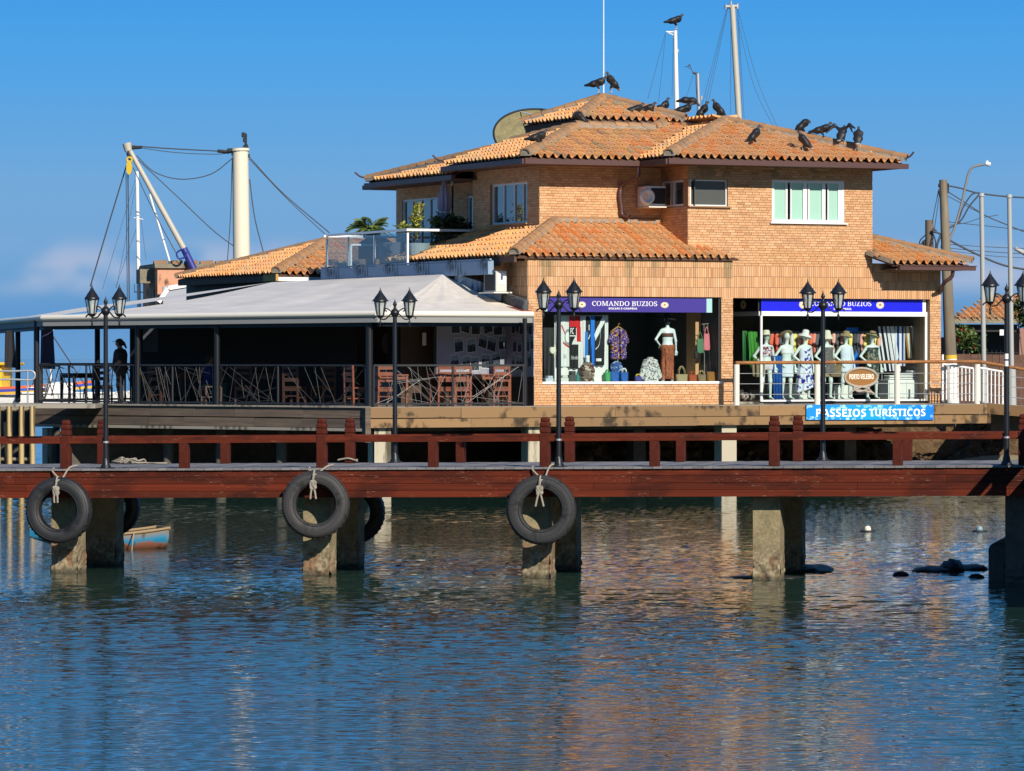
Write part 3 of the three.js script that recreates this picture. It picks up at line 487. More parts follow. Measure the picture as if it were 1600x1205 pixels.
{ // small roof at the right over the end of shop 2
  const q = .36, e = -.28, H0 = 6.22, uL = uB1 - .15, uR = onV(1515, 410, e)[0], dv = vB - e, w = uR - uL;
  const f = roofFacet([[uL + .35, H0, e], [uR, H0, e], [uR - 1.5, H0 + q * 1.5, e + 1.5], [uB1, H0 + q * 2.1, e + 2.1], [uB1, H0 + q * dv, vB], [uL, H0 + q * (dv - .1), vB - .1]], [1, 0], [0, 1], q, { pick: 4 });
  caps(f, [uR + .05, H0 + .03, e - .03], [uB1 + .1, H0 + q * 2.2, e + 2.2], .85);
  caps(f, [uL + .3, H0 + .0, e], [uL - .02, H0 + q * (dv - .1), vB - .05], .55);
  mesh('gutter', [beam(L(uL + .45, H0 - .13, e - .06), L(uR + .12, H0 - .13, e - .06), .13, .11), beam(L(uL + .44, H0 - .07, e - .08), L(uR + .15, H0 - .07, e - .08), .13, .02)], M.gutter, bld);
  mesh('soffit', prism([L(uL + .4, H0 - .15, e), L(uR, H0 - .15, e), L(uR, H0 - .15, vB), L(uL + .4, H0 - .15, vB)], new V3(0, 1, 0), .03), M.soffit, bld);
  mesh('downpipe', tube([L(uR - .5, H0 - .18, e), L(uR - .5, H0 - .34, e + .05), L(uR - .62, H0 - .48, e + .2), L(uB2 + .02, H0 - .78, vB + .1)], .05, 24, 8), M.gutter, bld);
}
const roofs = {};
{ // main roofs
  const q = .33, ov = .8, H0 = EV + .1;
  // B: hip roof over the right block
  const e = vB - ov, b0 = uOn(1045, e), b1 = uOn(1411, e), half = (b1 - b0) / 2, apex = [b0 + half, H0 + q * half, e + half];
  const fB = roofFacet([[b0, H0, e], [b1, H0, e], apex], [1, 0], [0, 1], q, { pick: 7 });
  caps(fB, [b0, H0 + .03, e], apex); caps(fB, [b1 + .04, H0 + .03, e - .04], apex);
  // its left facet meets A in a valley
  const eA = vA - ov, uLA = uA - ov + .03, vBack = vA2 + .3;
  const val0 = [b0, H0, eA], vt = 2.15, val1 = [b0 + vt, H0 + q * vt, eA + vt];
  const ridgeEnd = [apex[0], apex[1], eA + half];
  roofFacet([[b0, H0, eA], [b0, H0, e], apex, ridgeEnd], [0, -1], [1, 0], q);
  // right facet of B, seen from other sides
  roofFacet([[b1, H0, e], [b1, H0, e + 12], [apex[0], apex[1], e + 12], apex], [0, 1], [-1, 0], q);
  caps(fB, [apex[0], apex[1] + .03, eA + half + .0], apex);
  // A: front facet with a stepped ridge
  const rA = 2.7, hip = [uLA + rA, H0 + q * rA, eA + rA], r2 = rA + 1.05, k0 = uOn(1021, eA + rA), k1 = [k0 + 1.05, H0 + q * r2, eA + r2];
  const fA = roofFacet([[uLA, H0, eA], [b0, H0, eA], [apex[0], apex[1], eA + half], [k1[0] + (r2 - half), k1[1], k1[2]].map((x, i) => i === 0 ? Math.max(k1[0] + .02, k1[0]) : x), [k0, hip[1], hip[2]], hip], [1, 0], [0, 1], q, {});
  caps(fA, [uLA, H0 + .03, eA], hip); caps(fA, [hip[0], hip[1] + .03, hip[2]], [k0, hip[1] + .03, hip[2]]); caps(fA, [k0, hip[1] + .03, hip[2]], k1); caps(fA, [apex[0], apex[1] + .02, eA + half], k1);
  roofs.apex = apex; roofs.hip = hip; roofs.k0 = k0; roofs.k1 = k1; roofs.e = e; roofs.eA = eA; roofs.b0 = b0; roofs.b1 = b1; roofs.q = q; roofs.H0 = H0; roofs.uLA = uLA;
  // left facets: over A and, a step lower, over the back wing; one long hip runs down to the back corner
  const back = [uLA + .15, H0 - .22, onU(577, 284, uLA + .15)[2]];
  const vm = onU(696, 262, uLA)[2], onHip = (v) => { const t = (v - hip[2]) / (back[2] - hip[2]); return [lerp(hip[0], back[0], t), lerp(hip[1], back[1], t), v]; };
  const m1 = onHip(vm);
  const fL = roofFacet([[uLA, H0, vm], [uLA, H0, eA], hip, [m1[0], H0 + q * (m1[0] - uLA), vm]], [0, -1], [1, 0], q);
  const ub = back[0], fL2 = roofFacet([[ub, back[1], back[2]], [ub, back[1], vm], [m1[0] + .1, back[1] + q * (m1[0] + .1 - ub), vm]], [0, -1], [1, 0], q);
  caps(fL, [m1[0], m1[1] + .02, vm], hip, 1.1); caps(fL2, back, [m1[0], m1[1] - .05, vm], 1.1);
  // closed behind
  mesh('roof_board', prism([L(...back), L(b1, H0 - .22, back[2]), L(apex[0], hip[1], hip[2] + 2), L(...hip)], new V3(0, 1, 0), .05), M.soffit, fL);
  // gutters and soffits
  const hg = H0 - .13;
  mesh('gutter', [beam(L(uLA - .06, hg, eA - .06), L(b0 - .06, hg, eA - .06), .12, .13), beam(L(b0 - .06, hg, eA - .1), L(b0 - .06, hg, e - .06), .12, .13), beam(L(b0 - .06, hg, e - .06), L(b1 + .1, hg, e - .06), .12, .13), beam(L(uLA - .06, hg, vm + .05), L(uLA - .06, hg, eA - .06), .12, .13), beam(L(ub - .06, back[1] - .13, back[2] + .1), L(ub - .06, back[1] - .13, vm - .3), .12, .13)], M.gutter, bld);
  mesh('soffit', [[[uLA, vm], [uLA, eA], [b0, eA], [b0, vA + .1], [uA, vA + .1], [uA, vm]], [[b0, eA + 1], [b0, e], [b1, e], [b1, vB + .1], [uB0 + .1, vB + .1], [uB0 + .1, eA + 1]], [[uB1 - .1, e + .5], [b1, e + .5], [b1, 13], [uB1 - .1, 13]]].map((p) => prism(p.map(([u, v]) => L(u, H0 - .15, v)), new V3(0, 1, 0), .04)).concat([prism([[ub, back[2]], [ub, vm - .3], [uC + .1, vm - .3], [uC + .1, back[2]]].map(([u, v]) => L(u, back[1] - .15, v)), new V3(0, 1, 0), .04)]), M.soffit, bld);
  for (const [u, h, v, du, dv] of [[b1, H0, e, .2, -.2], [uLA, H0, vm, -.25, .25], [ub, back[1], back[2], -.3, .3]]) mesh('bird_spike', tube([L(u, h + .08, v), L(u + du * .6, h + .12, v + dv * .6), L(u + du, h + .24, v + dv)], .025, 8, 5), M.gutter, bld);
  // downpipe in the angle of A and B
  const pu = uOn(968, vA);
  mesh('downpipe', tube([L(pu + .12, hg - .05, eA - .02), L(pu + .12, hg - .3, eA), L(pu, hg - .55, vA - .12), L(pu - .04, hg - .75, vA - .1), L(pu, 7.6, vA - .1), L(pu + .02, 7.42, vA - .12), L(pu + .14, 7.36, vA - .3)], .055, 40, 8), M.gutter, bld);
  // T: small lantern roof above
  const tf = onV(905, 184, eA + rA + .45), tu0 = tf[0], tH = tf[1], tv = tf[2], tw = 3.05, td = onU(818, 190, tu0)[2] - tv, qt = .36, tap = [tu0 + tw / 2, tH + .62, tv + td / 2];
  const tr = .62 / (tw / 2), tf2 = .62 / (td / 2);
  const fT = roofFacet([[tu0, tH, tv], [tu0 + tw, tH, tv], tap], [1, 0], [0, 1], tf2, {});
  roofFacet([[tu0, tH, tv + td], [tu0, tH, tv], tap], [0, -1], [1, 0], tr); roofFacet([[tu0 + tw, tH, tv], [tu0 + tw, tH, tv + td], tap], [0, 1], [-1, 0], tr);
  roofFacet([[tu0 + tw, tH, tv + td], [tu0, tH, tv + td], tap], [-1, 0], [0, -1], tf2);
  caps(fT, [tu0, tH + .03, tv], tap); caps(fT, [tu0 + tw, tH + .03, tv], tap); caps(fT, [tu0, tH + .03, tv + td], tap); caps(fT, [tu0 + tw, tH + .03, tv + td], tap);
  mesh('tower_wall', [bx(tw - .9, 1.4, td * .42, tu0 + tw / 2 + .3, tH - .75, -(tv + .55 + td * .21)), bx(tw - .1, .1, .06, tu0 + tw / 2, tH - .13, -(tv + .05)), bx(.06, .28, td - .1, tu0 + .06, tH - .18, -(tv + td / 2))], M.soffit, bld);
  mesh('soffit', prism([[tu0 + .05, tv + .05], [tu0 + tw, tv + .05], [tu0 + tw, tv + td], [tu0 + .05, tv + td]].map(([u, v]) => L(u, tH - .1, v)), new V3(0, 1, 0), .03), M.soffit, bld);
  Object.assign(roofs, { tap, tH, tu0, tv, tw, td, m1, vm, back });
}
// ---- windows: frame and panes a few centimetres inside the wall
M.paneGreen = new THREE.MeshPhysicalMaterial({ color: col(.36, .60, .49), roughness: .08, clearcoat: 1, clearcoatRoughness: .03 });
M.paneBlue = new THREE.MeshPhysicalMaterial({ color: col(.05, .07, .075), roughness: .03, ior: 1.9, clearcoat: 1, clearcoatRoughness: .02 });
M.paneGrey = new THREE.MeshPhysicalMaterial({ color: col(.085, .09, .085), roughness: .12, clearcoat: .5, clearcoatRoughness: .1 });
function windowOn(pos, turn, w, h, bars, panes, frameMat, glassMat, o = {}) { // origin at lower left of the opening
  const g = new THREE.Group(); g.name = 'window'; g.position.copy(pos); g.rotation.y = turn; bld.add(g); const t = o.t ?? .055, zz = o.z ?? -.05;
  mesh('frame', [bx(w, t, .07, w / 2, h - t / 2, zz), bx(w, t, .07, w / 2, t / 2, zz), bx(t, h - 2 * t, .07, t / 2, h / 2, zz), bx(t, h - 2 * t, .07, w - t / 2, h / 2, zz)], frameMat, g);
  for (const [x, bw, z] of bars) mesh('mullion', bx(bw, h - 2 * t, .05, x, h / 2, zz + (z ?? 0)), frameMat, g);
  for (const [a, b] of panes) mesh('pane', bx(b - a, h - 2 * t, .012, (a + b) / 2, h / 2, zz - .012), glassMat, g);
  if (o.sill) mesh('sill', bx(w + .14, .035, .12, w / 2, -.018, .02), o.sill, g);
  if (!o.open) mesh('lining', bx(w + .02, h + .02, .02, w / 2, h / 2, -.19), M.inside, g);
  return g;
}
{
  const w = winB[1] - winB[0], h = winB[3] - winB[2], a = w / 4;
  const g = windowOn(L(winB[0], winB[2], vB), 0, w, h, [[a * .82, .06], [a * 1.05, .03, .01], [a * 1.83, .12, .015], [a * 2.03, .04, .02], [a * 2.86, .1, .015], [a * 3.1, .03, .01], [a * 3.8, .14]], [[.055, a * .8], [a * 1.06, a * 1.8], [a * 2.04, a * 2.82], [a * 3.1, a * 3.7]], M.white, M.paneGreen, { sill: M.white, z: -.035, t: .07 });
  const w2 = winC[1] - winC[0], h2 = winC[3] - winC[2];
  windowOn(L(winC[0], winC[2], vB), 0, w2, h2, [[.02, .03]], [[.035, w2 - .035]], M.whiteAlu, M.paneGrey, { sill: M.mortar, z: -.09, t: .032 });
  const d2 = vA - vB - .02, wr = windowOn(L(uB0, winC[2], vA - .02), PI / 2 * -1, d2, h2, [[d2 * .32, .05], [d2 * .44, .05, .01]], [[.05, d2 * .3], [d2 * .46, d2 - .05]], M.whiteAlu, M.paneBlue, { z: -.05 });
  const dl = vWinL0 - vWinL1, hl = wl[1] - wl[0];
  windowOn(L(uA, wl[0], vWinL0), -PI / 2, dl, hl, [[dl * .3, .05], [dl * .58, .06], [dl * .82, .04]], [[.05, dl * .29], [dl * .31, dl * .57], [dl * .6, dl * .8], [dl * .83, dl - .05]], M.whiteAlu, M.paneBlue, { sill: M.mortar, z: -.1 });
  const dd = vD1 - vD0;
  windowOn(L(uC, 6.15, vD1), -PI / 2, dd, hD - 6.15, [[dd * .22, .06], [dd * .44, .05], [dd * .66, .06], [dd * .85, .05]], [[.05, dd * .21], [dd * .23, dd * .43], [dd * .45, dd * .65], [dd * .67, dd * .84], [dd * .86, dd - .05]], M.whiteAlu, M.paneBlue, { z: -.06 });
  const gd = windowOn(L(uC, 6.15, vA2 + 1.1), -PI / 2, .65, 1.9, [], [[.06, .59]], M.whiteAlu, M.paneBlue, { z: -.05 }); gd.name = 'door';
}
// ---- terrace in the angle of the upper floor
const uT = -.62, vT = 6.01, vT2 = 11.5, hT = 7.1, hF = 6.15;
M.blueWall = std(col(.21, .30, .41), .85, { map: rep(T.stain, .5), bumpMap: rep(T.mottle, 1), bumpScale: .006 });
mesh('terrace_floor', [bx(uC - uT, .15, vT2 - vT + .3, (uC + uT) / 2, hF - .1, -(vT + vT2) / 2)], M.darkConcrete, bld);
mesh('parapet', [bx(.15, .34, vT2 - .6, uT - .02, 6.0 + .02, -(vT2 + .6) / 2 - .2), bx(.06, .04, vT2 - .5, uT - .05, 6.22, -(vT2 + .6) / 2 - .2), bx(1.4, .46, .15, uT + .7, 5.98, -vT2 - .1)], M.blueWall, bld);
{ const g = thing('glass_railing', 'glass terrace railing with white aluminium frame on the left roof terrace', 'railing', [OX, 0, -OD], TH);
  const z0 = -vT, z1 = -vT2, t = .05, p = (u, v) => bx(t, hT - hF - .08, t, u, (hT + hF) / 2 - .04, -v);
  for (const [u, v] of [[uT, vT], [uT, 8.2], [uT, 10], [uT, vT2], [uA - .05, vT]]) mesh('post', p(u, v), M.whiteAlu, g);
  mesh('top_rail', [bx(.07, .06, vT2 - vT + .05, uT, hT, -(vT + vT2) / 2), bx(uA - uT - .05, .06, .07, (uA + uT) / 2 , hT, -vT)], M.whiteAlu, g);
  mesh('bottom_rail', [bx(.05, .04, vT2 - vT - .05, uT, hF + .08, -(vT + vT2) / 2)], M.whiteAlu, g);
  M.railGlass = new THREE.MeshPhysicalMaterial({ color: col(.72, .80, .84), roughness: .02, transmission: 1, thickness: 0, ior: 1.5 });
  for (const [a, b] of [[vT, 8.2], [8.2, 10], [10, vT2]]) mesh('pane', bx(.01, hT - hF - .18, b - a - .06, uT, (hT + hF) / 2 + .02, -(a + b) / 2), M.railGlass, g);
  mesh('pane', bx(uA - uT - .1, hT - hF - .18, .01, (uA + uT) / 2, (hT + hF) / 2 + .02, -vT), M.railGlass, g);
  const g2 = thing('glass_railing', 'white framed glass screen at the far end of the terrace, behind the nearer glass railing', 'railing', [OX, 0, -OD], TH);
  mesh('frame', [bx(3.4, .06, .06, uT + 1.6, hT - .02, -vT2), bx(.05, .9, .05, uT + 3, hT - .5, -vT2), bx(.05, .7, .05, uT + .75, hT - .6, -vT2 - .1), bx(.05, .7, .05, uT + 2.0, hT - .6, -vT2 - .1), bx(1.25, .05, .05, uT + 1.38, hT - .24, -vT2 - .1), bx(1.25, .05, .05, uT + 1.38, hT - .93, -vT2 - .1)], M.whiteAlu, g2);
  mesh('pane', bx(1.2, .65, .01, uT + 1.38, hT - .58, -vT2 - .1), M.railGlass, g2);
}
// ================================================================ platform over the water
M.edgeWood = [[.25, .145, .06], [.28, .16, .068], [.22, .13, .056]].map((c) => std(col(...c), .75, { map: rep(T.stain, .35, .9), bumpMap: rep(T.grain, .5, 1), bumpScale: .004 }));
M.greyWood = [[.21, .155, .11], [.25, .18, .125], [.18, .135, .10]].map((c) => std(col(...c), .85, { map: rep(T.grain, .4, 1), bumpMap: rep(T.grain, .5, 1), bumpScale: .006 }));
const pe = -.9, pu0 = onV(577, 636, pe)[0], pu1 = onV(1541, 634, pe)[0];
const C0 = Wd(pu0, 0, pe), C1 = at(50, 0, 105.2); C0.y = C1.y = 0;
const lDir = new V3().subVectors(C1, C0).setY(0), lLen = lDir.length(); lDir.normalize(); const lN = new V3(lDir.z, 0, -lDir.x); if (lN.z < 0) lN.negate();
const lTurn = Math.atan2(lDir.z, -lDir.x);                                // left part: frame at C0, x running right to left reversed
const lp = (s, h, b) => C0.clone().addScaledVector(lDir, s).addScaledVector(lN, -b).setY(h);       // s leftwards along the edge, b back from it
const sOn = (px, b = 0) => { const k = (px - CX) / F, o = C0.clone().addScaledVector(lN, -b); return (k * -o.z - o.x) / (lDir.x + k * lDir.z); };
{
  const pf = thing('wooden_platform', 'timber edged platform on concrete piles that carries the shops and the restaurant', 'platform');
  const WB = (u0, u1, h0, h1, v0, v1) => bx(u1 - u0, h1 - h0, v1 - v0, (u0 + u1) / 2, (h0 + h1) / 2, -(v0 + v1) / 2).rotateY(TH).translate(OX, 0, -OD);
  const quad = (pts, h, th) => prism(pts.map((p) => p.clone().setY(h)), new V3(0, 1, 0), th);
  M.slab = std(col(.30, .27, .22), .9, { map: rep(T.stain, .4) });
  mesh('slab', [WB(pu0, pu1, PLAT - .09, PLAT - .004, pe + .02, 14), WB(pu0, pu1, 2.12, PLAT - .1, pe + .3, pe + .45)], M.slab, pf);
  mesh('slab', [quad([lp(0, 0, .02), lp(0, 0, 12), lp(lLen, 0, 12), lp(lLen, 0, .02)], PLAT - .006, .09)], M.slab, pf);
  for (const [h0, h1, st] of [[PLAT - .275, PLAT - .015, 0], [PLAT - .51, PLAT - .29, 1]]) {
    let u = pu0; while (u < pu1 - .1) { const l = rr(2.4, 4.2), e = Math.min(u + l, pu1); mesh('edge_board', WB(u, e - .008, h0 + rr(0, .012), h1, pe - .045 - rr(0, .012), pe), M.edgeWood[Math.floor(rnd() * 3)], pf); u = e; }
    let s = 0; while (s < lLen) { const e = Math.min(s + rr(1.2, 2.4), lLen), a = lp(s, 0, 0), b = lp(e - .01, 0, 0); const g = beam(a.clone().setY((h0 + h1) / 2), b.clone().setY((h0 + h1) / 2), .05 + rr(0, .02), h1 - h0 - rr(0, .02)); mesh('edge_board', g, M.greyWood[Math.floor(rnd() * 3)], pf); s = e; }
  }
  mesh('slab', [beam(lp(0, 2.33, .12), lp(lLen, 2.33, .12), .1, .5)], M.darkConcrete, pf);
  mesh('ledge', [beam(lp(0, PLAT - .0, -.02), lp(lLen, PLAT - .0, -.02), .12, .04), beam(lp(0, PLAT - .55, -.03), lp(lLen, PLAT - .55, -.03), .1, .07)], M.slab, pf);
  mesh('corner_post', WB(pu0 - .14, pu0 + .0, 1.75, PLAT - .02, pe - .09, pe + .1), M.greyWood[0], pf);
  // piles
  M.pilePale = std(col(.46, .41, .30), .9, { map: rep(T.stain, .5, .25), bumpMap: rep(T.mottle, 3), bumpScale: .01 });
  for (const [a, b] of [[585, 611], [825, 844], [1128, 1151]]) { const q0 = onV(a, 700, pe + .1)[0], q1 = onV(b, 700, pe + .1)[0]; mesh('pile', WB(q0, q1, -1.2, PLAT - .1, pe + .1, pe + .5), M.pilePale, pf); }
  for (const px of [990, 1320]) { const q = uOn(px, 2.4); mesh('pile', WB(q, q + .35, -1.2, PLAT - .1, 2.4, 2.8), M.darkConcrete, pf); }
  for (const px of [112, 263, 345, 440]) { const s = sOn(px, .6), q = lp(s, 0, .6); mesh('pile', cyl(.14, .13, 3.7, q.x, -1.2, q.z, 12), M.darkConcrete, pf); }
  mesh('beam', [WB(pu0, pu1, 1.98, 2.2, .6, .85), WB(pu0, pu1, 1.98, 2.2, 3, 3.25)], M.darkConcrete, pf);
  // ramp going down to the right with its concrete side
  const ra = onV(1543, 629, pe), rbq = at(1640, 638, 104.6), A = Wd(ra[0], 2.62, pe), Bq = rbq.clone();
  mesh('edge_board', beam(A.clone().setY(A.y - .14), Bq.clone().setY(Bq.y - .14), .06, .27), M.edgeWood[1], pf);
  mesh('ramp', prism([A.clone(), Bq.clone(), Bq.clone().add(new V3(.4, 0, -6)), A.clone().add(new V3(.4, 0, -6))].map((p) => p.clone().add(new V3(0, -.03, -.05))), new V3(0, 1, 0), .12), M.slab, pf);
  mesh('side_wall', [beam(A.clone().add(new V3(.2, -.55, -.7)), Bq.clone().add(new V3(0, -.45, -.7)), .12, .62)], M.darkConcrete, pf);
}
{ // bank of rock and earth under the right half, falling to the water
  const N = 220, g = sheet(N, 44, (s, t) => { const u = lerp(2.2, 24, s), n = fbm(s * 3.1, t * .7, 24, 8, 71, 5), v = lerp(5.6, 1.0, t) - 1.2 * sstep(8, 15, u) * t + (n - .5) * 1.2 * Math.min(1, t * 3); const h = .3 + lerp(2.1, -.5, Math.pow(t, .85)) + (n - .5) * .7 * Math.min(1, t * 4) + .45 * sstep(9, 15, u) * t; const rg = fbm(s * 6, t * 1.5, 96, 24, 77, 4) - .45, r2 = Math.abs(fbm(s * 4, t * 2, 60, 30, 79, 3) - .5); return Wd(u, h + rg * .5 + r2 * .5 * t, v - rg * .9); });
  M.bank = std(col(.21, .125, .055), .95, { map: rep(T.mottle, 14, 4), bumpMap: rep(T.mottle, 30, 8), bumpScale: .06 });
  setting('rocky_bank', g, M.bank);
  const sand = sheet(50, 6, (s, t) => { const u = lerp(8.5, 26, s), v = lerp(1.6, -1.8 - 1.2 * s, t); return Wd(u, WL + lerp(.75, -.12, t) * sstep(0, .35, s) - .06 + .1 * fbm(s, t, 12, 6, 5), v); });
  setting('sand_bank', sand, std(col(.42, .34, .2), .95, { map: rep(T.mottle, 20) }));
  const rw = thing('retaining_wall', 'dark retaining wall far under the platform', 'wall', [OX, 0, -OD], TH);
  mesh('wall_face', [bx(24, 4.2, .3, uOn(108, 8.6) + 12, 0, -8.6)], M.darkConcrete, rw);
}
// ================================================================ awning and restaurant
const FC = Wd(pu0 + .1, 4.86, pe - .25), FR = Wd(onV(832, 490, -.35)[0], 4.87, -.35), TT = Wd(...[uT - .1, 5.9, onU(692, 433, uT - .1)[2]]), TL = at(425, 441, 114.5), LA = lp(lLen - .6, 4.82, -.2), LB = at(-60, 507, 112);
{
  const aw = thing('awning', 'large pale fabric awning with rounded front edge over the open restaurant', 'awning');
  M.canvas = std(col(.88, .80, .69), .55, { map: rep(T.soft, 1), side: THREE.DoubleSide });
  const patch = (a, b, c, d, sag) => sheet(40, 16, (s, t) => { const p = new V3().lerpVectors(a, b, s), q = new V3().lerpVectors(d, c, s), r = new V3().lerpVectors(p, q, t); r.y -= sag * Math.sin(t * PI) * (1 + .12 * Math.sin(s * 21) + .08 * Math.sin(s * 47 + t * 5)); return r; }, 2);
  mesh('fabric', patch(FR, FC, TT, TT, .07), M.canvas, aw);
  mesh('fabric', patch(FC, LA, TL, TT, .13), M.canvas, aw);
  mesh('fabric', patch(LA, LB, at(120, 482, 117), TL, .03), M.canvas, aw);
  const roll = (a, b) => rod(a.clone().setY(a.y - .02), b.clone().setY(b.y - .02), .075, .075, 14), val = (a, b) => beam(a.clone().setY(a.y - .15), b.clone().setY(b.y - .15), .02, .16);
  M.roll = std(col(.74, .69, .58), .45);
  mesh('front_roll', [roll(FR, FC), roll(FC.clone().add(new V3(0, -.0, 0)), LA), roll(LA, LB)], M.roll, aw);
  M.valance = std(col(.25, .25, .24), .7);
  mesh('valance', [val(FR, FC), val(FC, LA), val(LA, LB)], M.valance, aw);
  mesh('beam', [beam(FC.clone().add(new V3(.1, -.27, -.25)), LA.clone().add(new V3(.1, -.27, -.25)), .08, .1), beam(FR.clone().add(new V3(-.2, -.27, -.2)), FC.clone().add(new V3(.1, -.27, -.25)), .08, .1), beam(LA.clone().add(new V3(.1, -.27, -.25)), LB.clone().add(new V3(0, -.27, -.25)), .08, .1)], M.black, aw);
  const post = (p, r = .055) => mesh('post', [cyl(r, r, 4.75 - PLAT, p.x, PLAT, p.z, 10)], M.black, aw);
  post(Wd(pu0 + .06, 0, pe + .14), .09); for (const px of [339, 215, 57]) post(lp(sOn(px, .12), 0, .12), .075);
  post(Wd(uOn(820, -.65), 0, -.65), .06); post(lp(sOn(152, 5), 0, 5), .075); post(lp(sOn(6, .3), 0, .3).add(new V3(0, 0, -3)), .07);
}
{ // restaurant room: dark walls behind, open at the left
  const rm = thing('restaurant_room', 'dark open fronted restaurant room under the awning', 'restaurant');
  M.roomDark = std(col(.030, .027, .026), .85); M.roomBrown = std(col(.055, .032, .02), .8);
  const wl2 = (a, b, h0, h1, m, name = 'wall') => mesh(name, beam(a.clone().setY((h0 + h1) / 2), b.clone().setY((h0 + h1) / 2), .1, h1 - h0), m, rm);
  const bw = (px, v) => Wd(uOn(px, v), 0, v);
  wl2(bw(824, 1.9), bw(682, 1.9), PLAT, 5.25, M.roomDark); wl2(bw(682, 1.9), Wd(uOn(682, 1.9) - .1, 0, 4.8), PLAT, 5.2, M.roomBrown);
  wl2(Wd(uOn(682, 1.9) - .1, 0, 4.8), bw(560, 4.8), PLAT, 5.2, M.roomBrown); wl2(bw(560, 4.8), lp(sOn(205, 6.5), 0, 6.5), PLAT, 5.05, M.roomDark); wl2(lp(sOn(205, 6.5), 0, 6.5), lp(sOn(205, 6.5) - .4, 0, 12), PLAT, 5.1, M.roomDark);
  // mural of beach snapshots (flat print)
  const mur = dataTex(1024, 512, (u, v) => { let c = [.62, .63, .66]; const q = (n) => hash(n, 3, 77); for (let i = 0; i < 15; i++) { const cx = .24 + .76 * ((i % 5) + .5 * (Math.floor(i / 5) % 2) + .3 * q(i)) / 5, cy = .2 + .3 * Math.floor(i / 5) + .1 * q(i + 40), a = (q(i + 9) - .5) * .5, w = .065, h = .12, dx = (u - cx), dy = (v - cy) / 2 * 2, x = dx * Math.cos(a) + dy * Math.sin(a) * .5, y = -dx * Math.sin(a) * 2 + dy * Math.cos(a); if (Math.abs(x) < w && Math.abs(y) < h) { const e = Math.abs(x) > w - .006 || Math.abs(y) > h - .012; const n = fbm(u * 3 + q(i), v * 3, 16, 16, 30 + i, 4), hz = y / h + .35 * (n - .5); c = e ? [.85, .85, .84] : hz > .1 + .3 * q(i + 20) ? [.42 + .2 * n, .5 + .2 * n, .62] : n > .5 ? [.09, .12, .10] : [.22, .28, .34]; } } return c.map((k) => k * (.92 + .08 * fbm(u, v, 6, 6, 3))); });
  const mu0 = uOn(682, 1.2), mu1 = -.04;
  mesh('mural', new THREE.BoxGeometry(mu1 - mu0, 1.5, .02).rotateY(TH).translate(...Wd((mu0 + mu1) / 2, 4.05, 1.2).toArray()), M.mural = std(col(.80, .82, .88), .8, { map: mur }), rm);
  mesh('mural', new THREE.BoxGeometry(1.6, 1.5, .02).rotateY(TH - PI / 2).translate(...Wd(-.03, 4.05, .4).toArray()), M.mural, rm);
  mesh('wall', [new THREE.BoxGeometry(mu1 - mu0 + .1, 1.5, .04).rotateY(TH).translate(...Wd((mu0 + mu1) / 2, 4.05, 1.24).toArray()), new THREE.BoxGeometry(1.6, .72, .02).rotateY(TH - PI / 2).translate(...Wd(-.03, PLAT + .36, .4).toArray())], M.roomDark, rm);
  // roller screen, lit tablets on the bar, door plate
  const scr = (px0, px1, y0, y1, b, m, name, z = .03) => { const s0 = sOn(px0, b), s1 = sOn(px1, b), d0 = -lp(s0, 0, b).z, h0 = hAt(y1, d0), h1 = hAt(y0, d0); return mesh(name, beam(lp(s0, (h0 + h1) / 2, b), lp(s1, (h0 + h1) / 2, b), z, h1 - h0), m, rm); };
  scr(224, 302, 505, 550, 6.2, std(col(.13, .14, .17), .8), 'projection_screen');
  const glow = std(col(.1, .12, .15), .4, { emissive: col(.35, .45, .55), emissiveIntensity: .8 });
  scr(411, 420, 553, 559, 5.5, glow, 'screen'); scr(422, 430, 553, 559, 5.5, glow, 'screen');
  scr(395, 470, 563, 580, 5.4, M.roomBrown, 'bar_counter', .5);
  const dp = bw(663, 1.85); mesh('notice', new THREE.BoxGeometry(.1, .32, .02).rotateY(TH).translate(dp.x - .0, hAt(530, -dp.z), dp.z + .1), M.white, rm);
  mesh('door', [new THREE.BoxGeometry(.85, 2.1, .05).rotateY(TH).translate(...Wd(uOn(650, 2.0), PLAT + 1.05, 1.98).toArray())], M.roomBrown, rm);
  mesh('fridge', [rbx(1.5, .95, .7, .05).rotateY(TH).translate(...Wd(uOn(620, 3.4), PLAT + .48, 3.4).toArray()), bx(1.55, .06, .75).rotateY(TH).translate(...Wd(uOn(620, 3.4), PLAT + .98, 3.4).toArray())], std(col(.14, .22, .32), .4), rm);
  const md = bw(672, 3.4); mesh('mirror', new THREE.CylinderGeometry(.16, .16, .03, 24).rotateX(PI / 2).scale(1, 1.7, 1).rotateY(TH).translate(...Wd(uOn(606, 4.6), 4.15, 4.66).toArray()), std(col(.5, .52, .55), .15, { metalness: .7 }), rm);
}
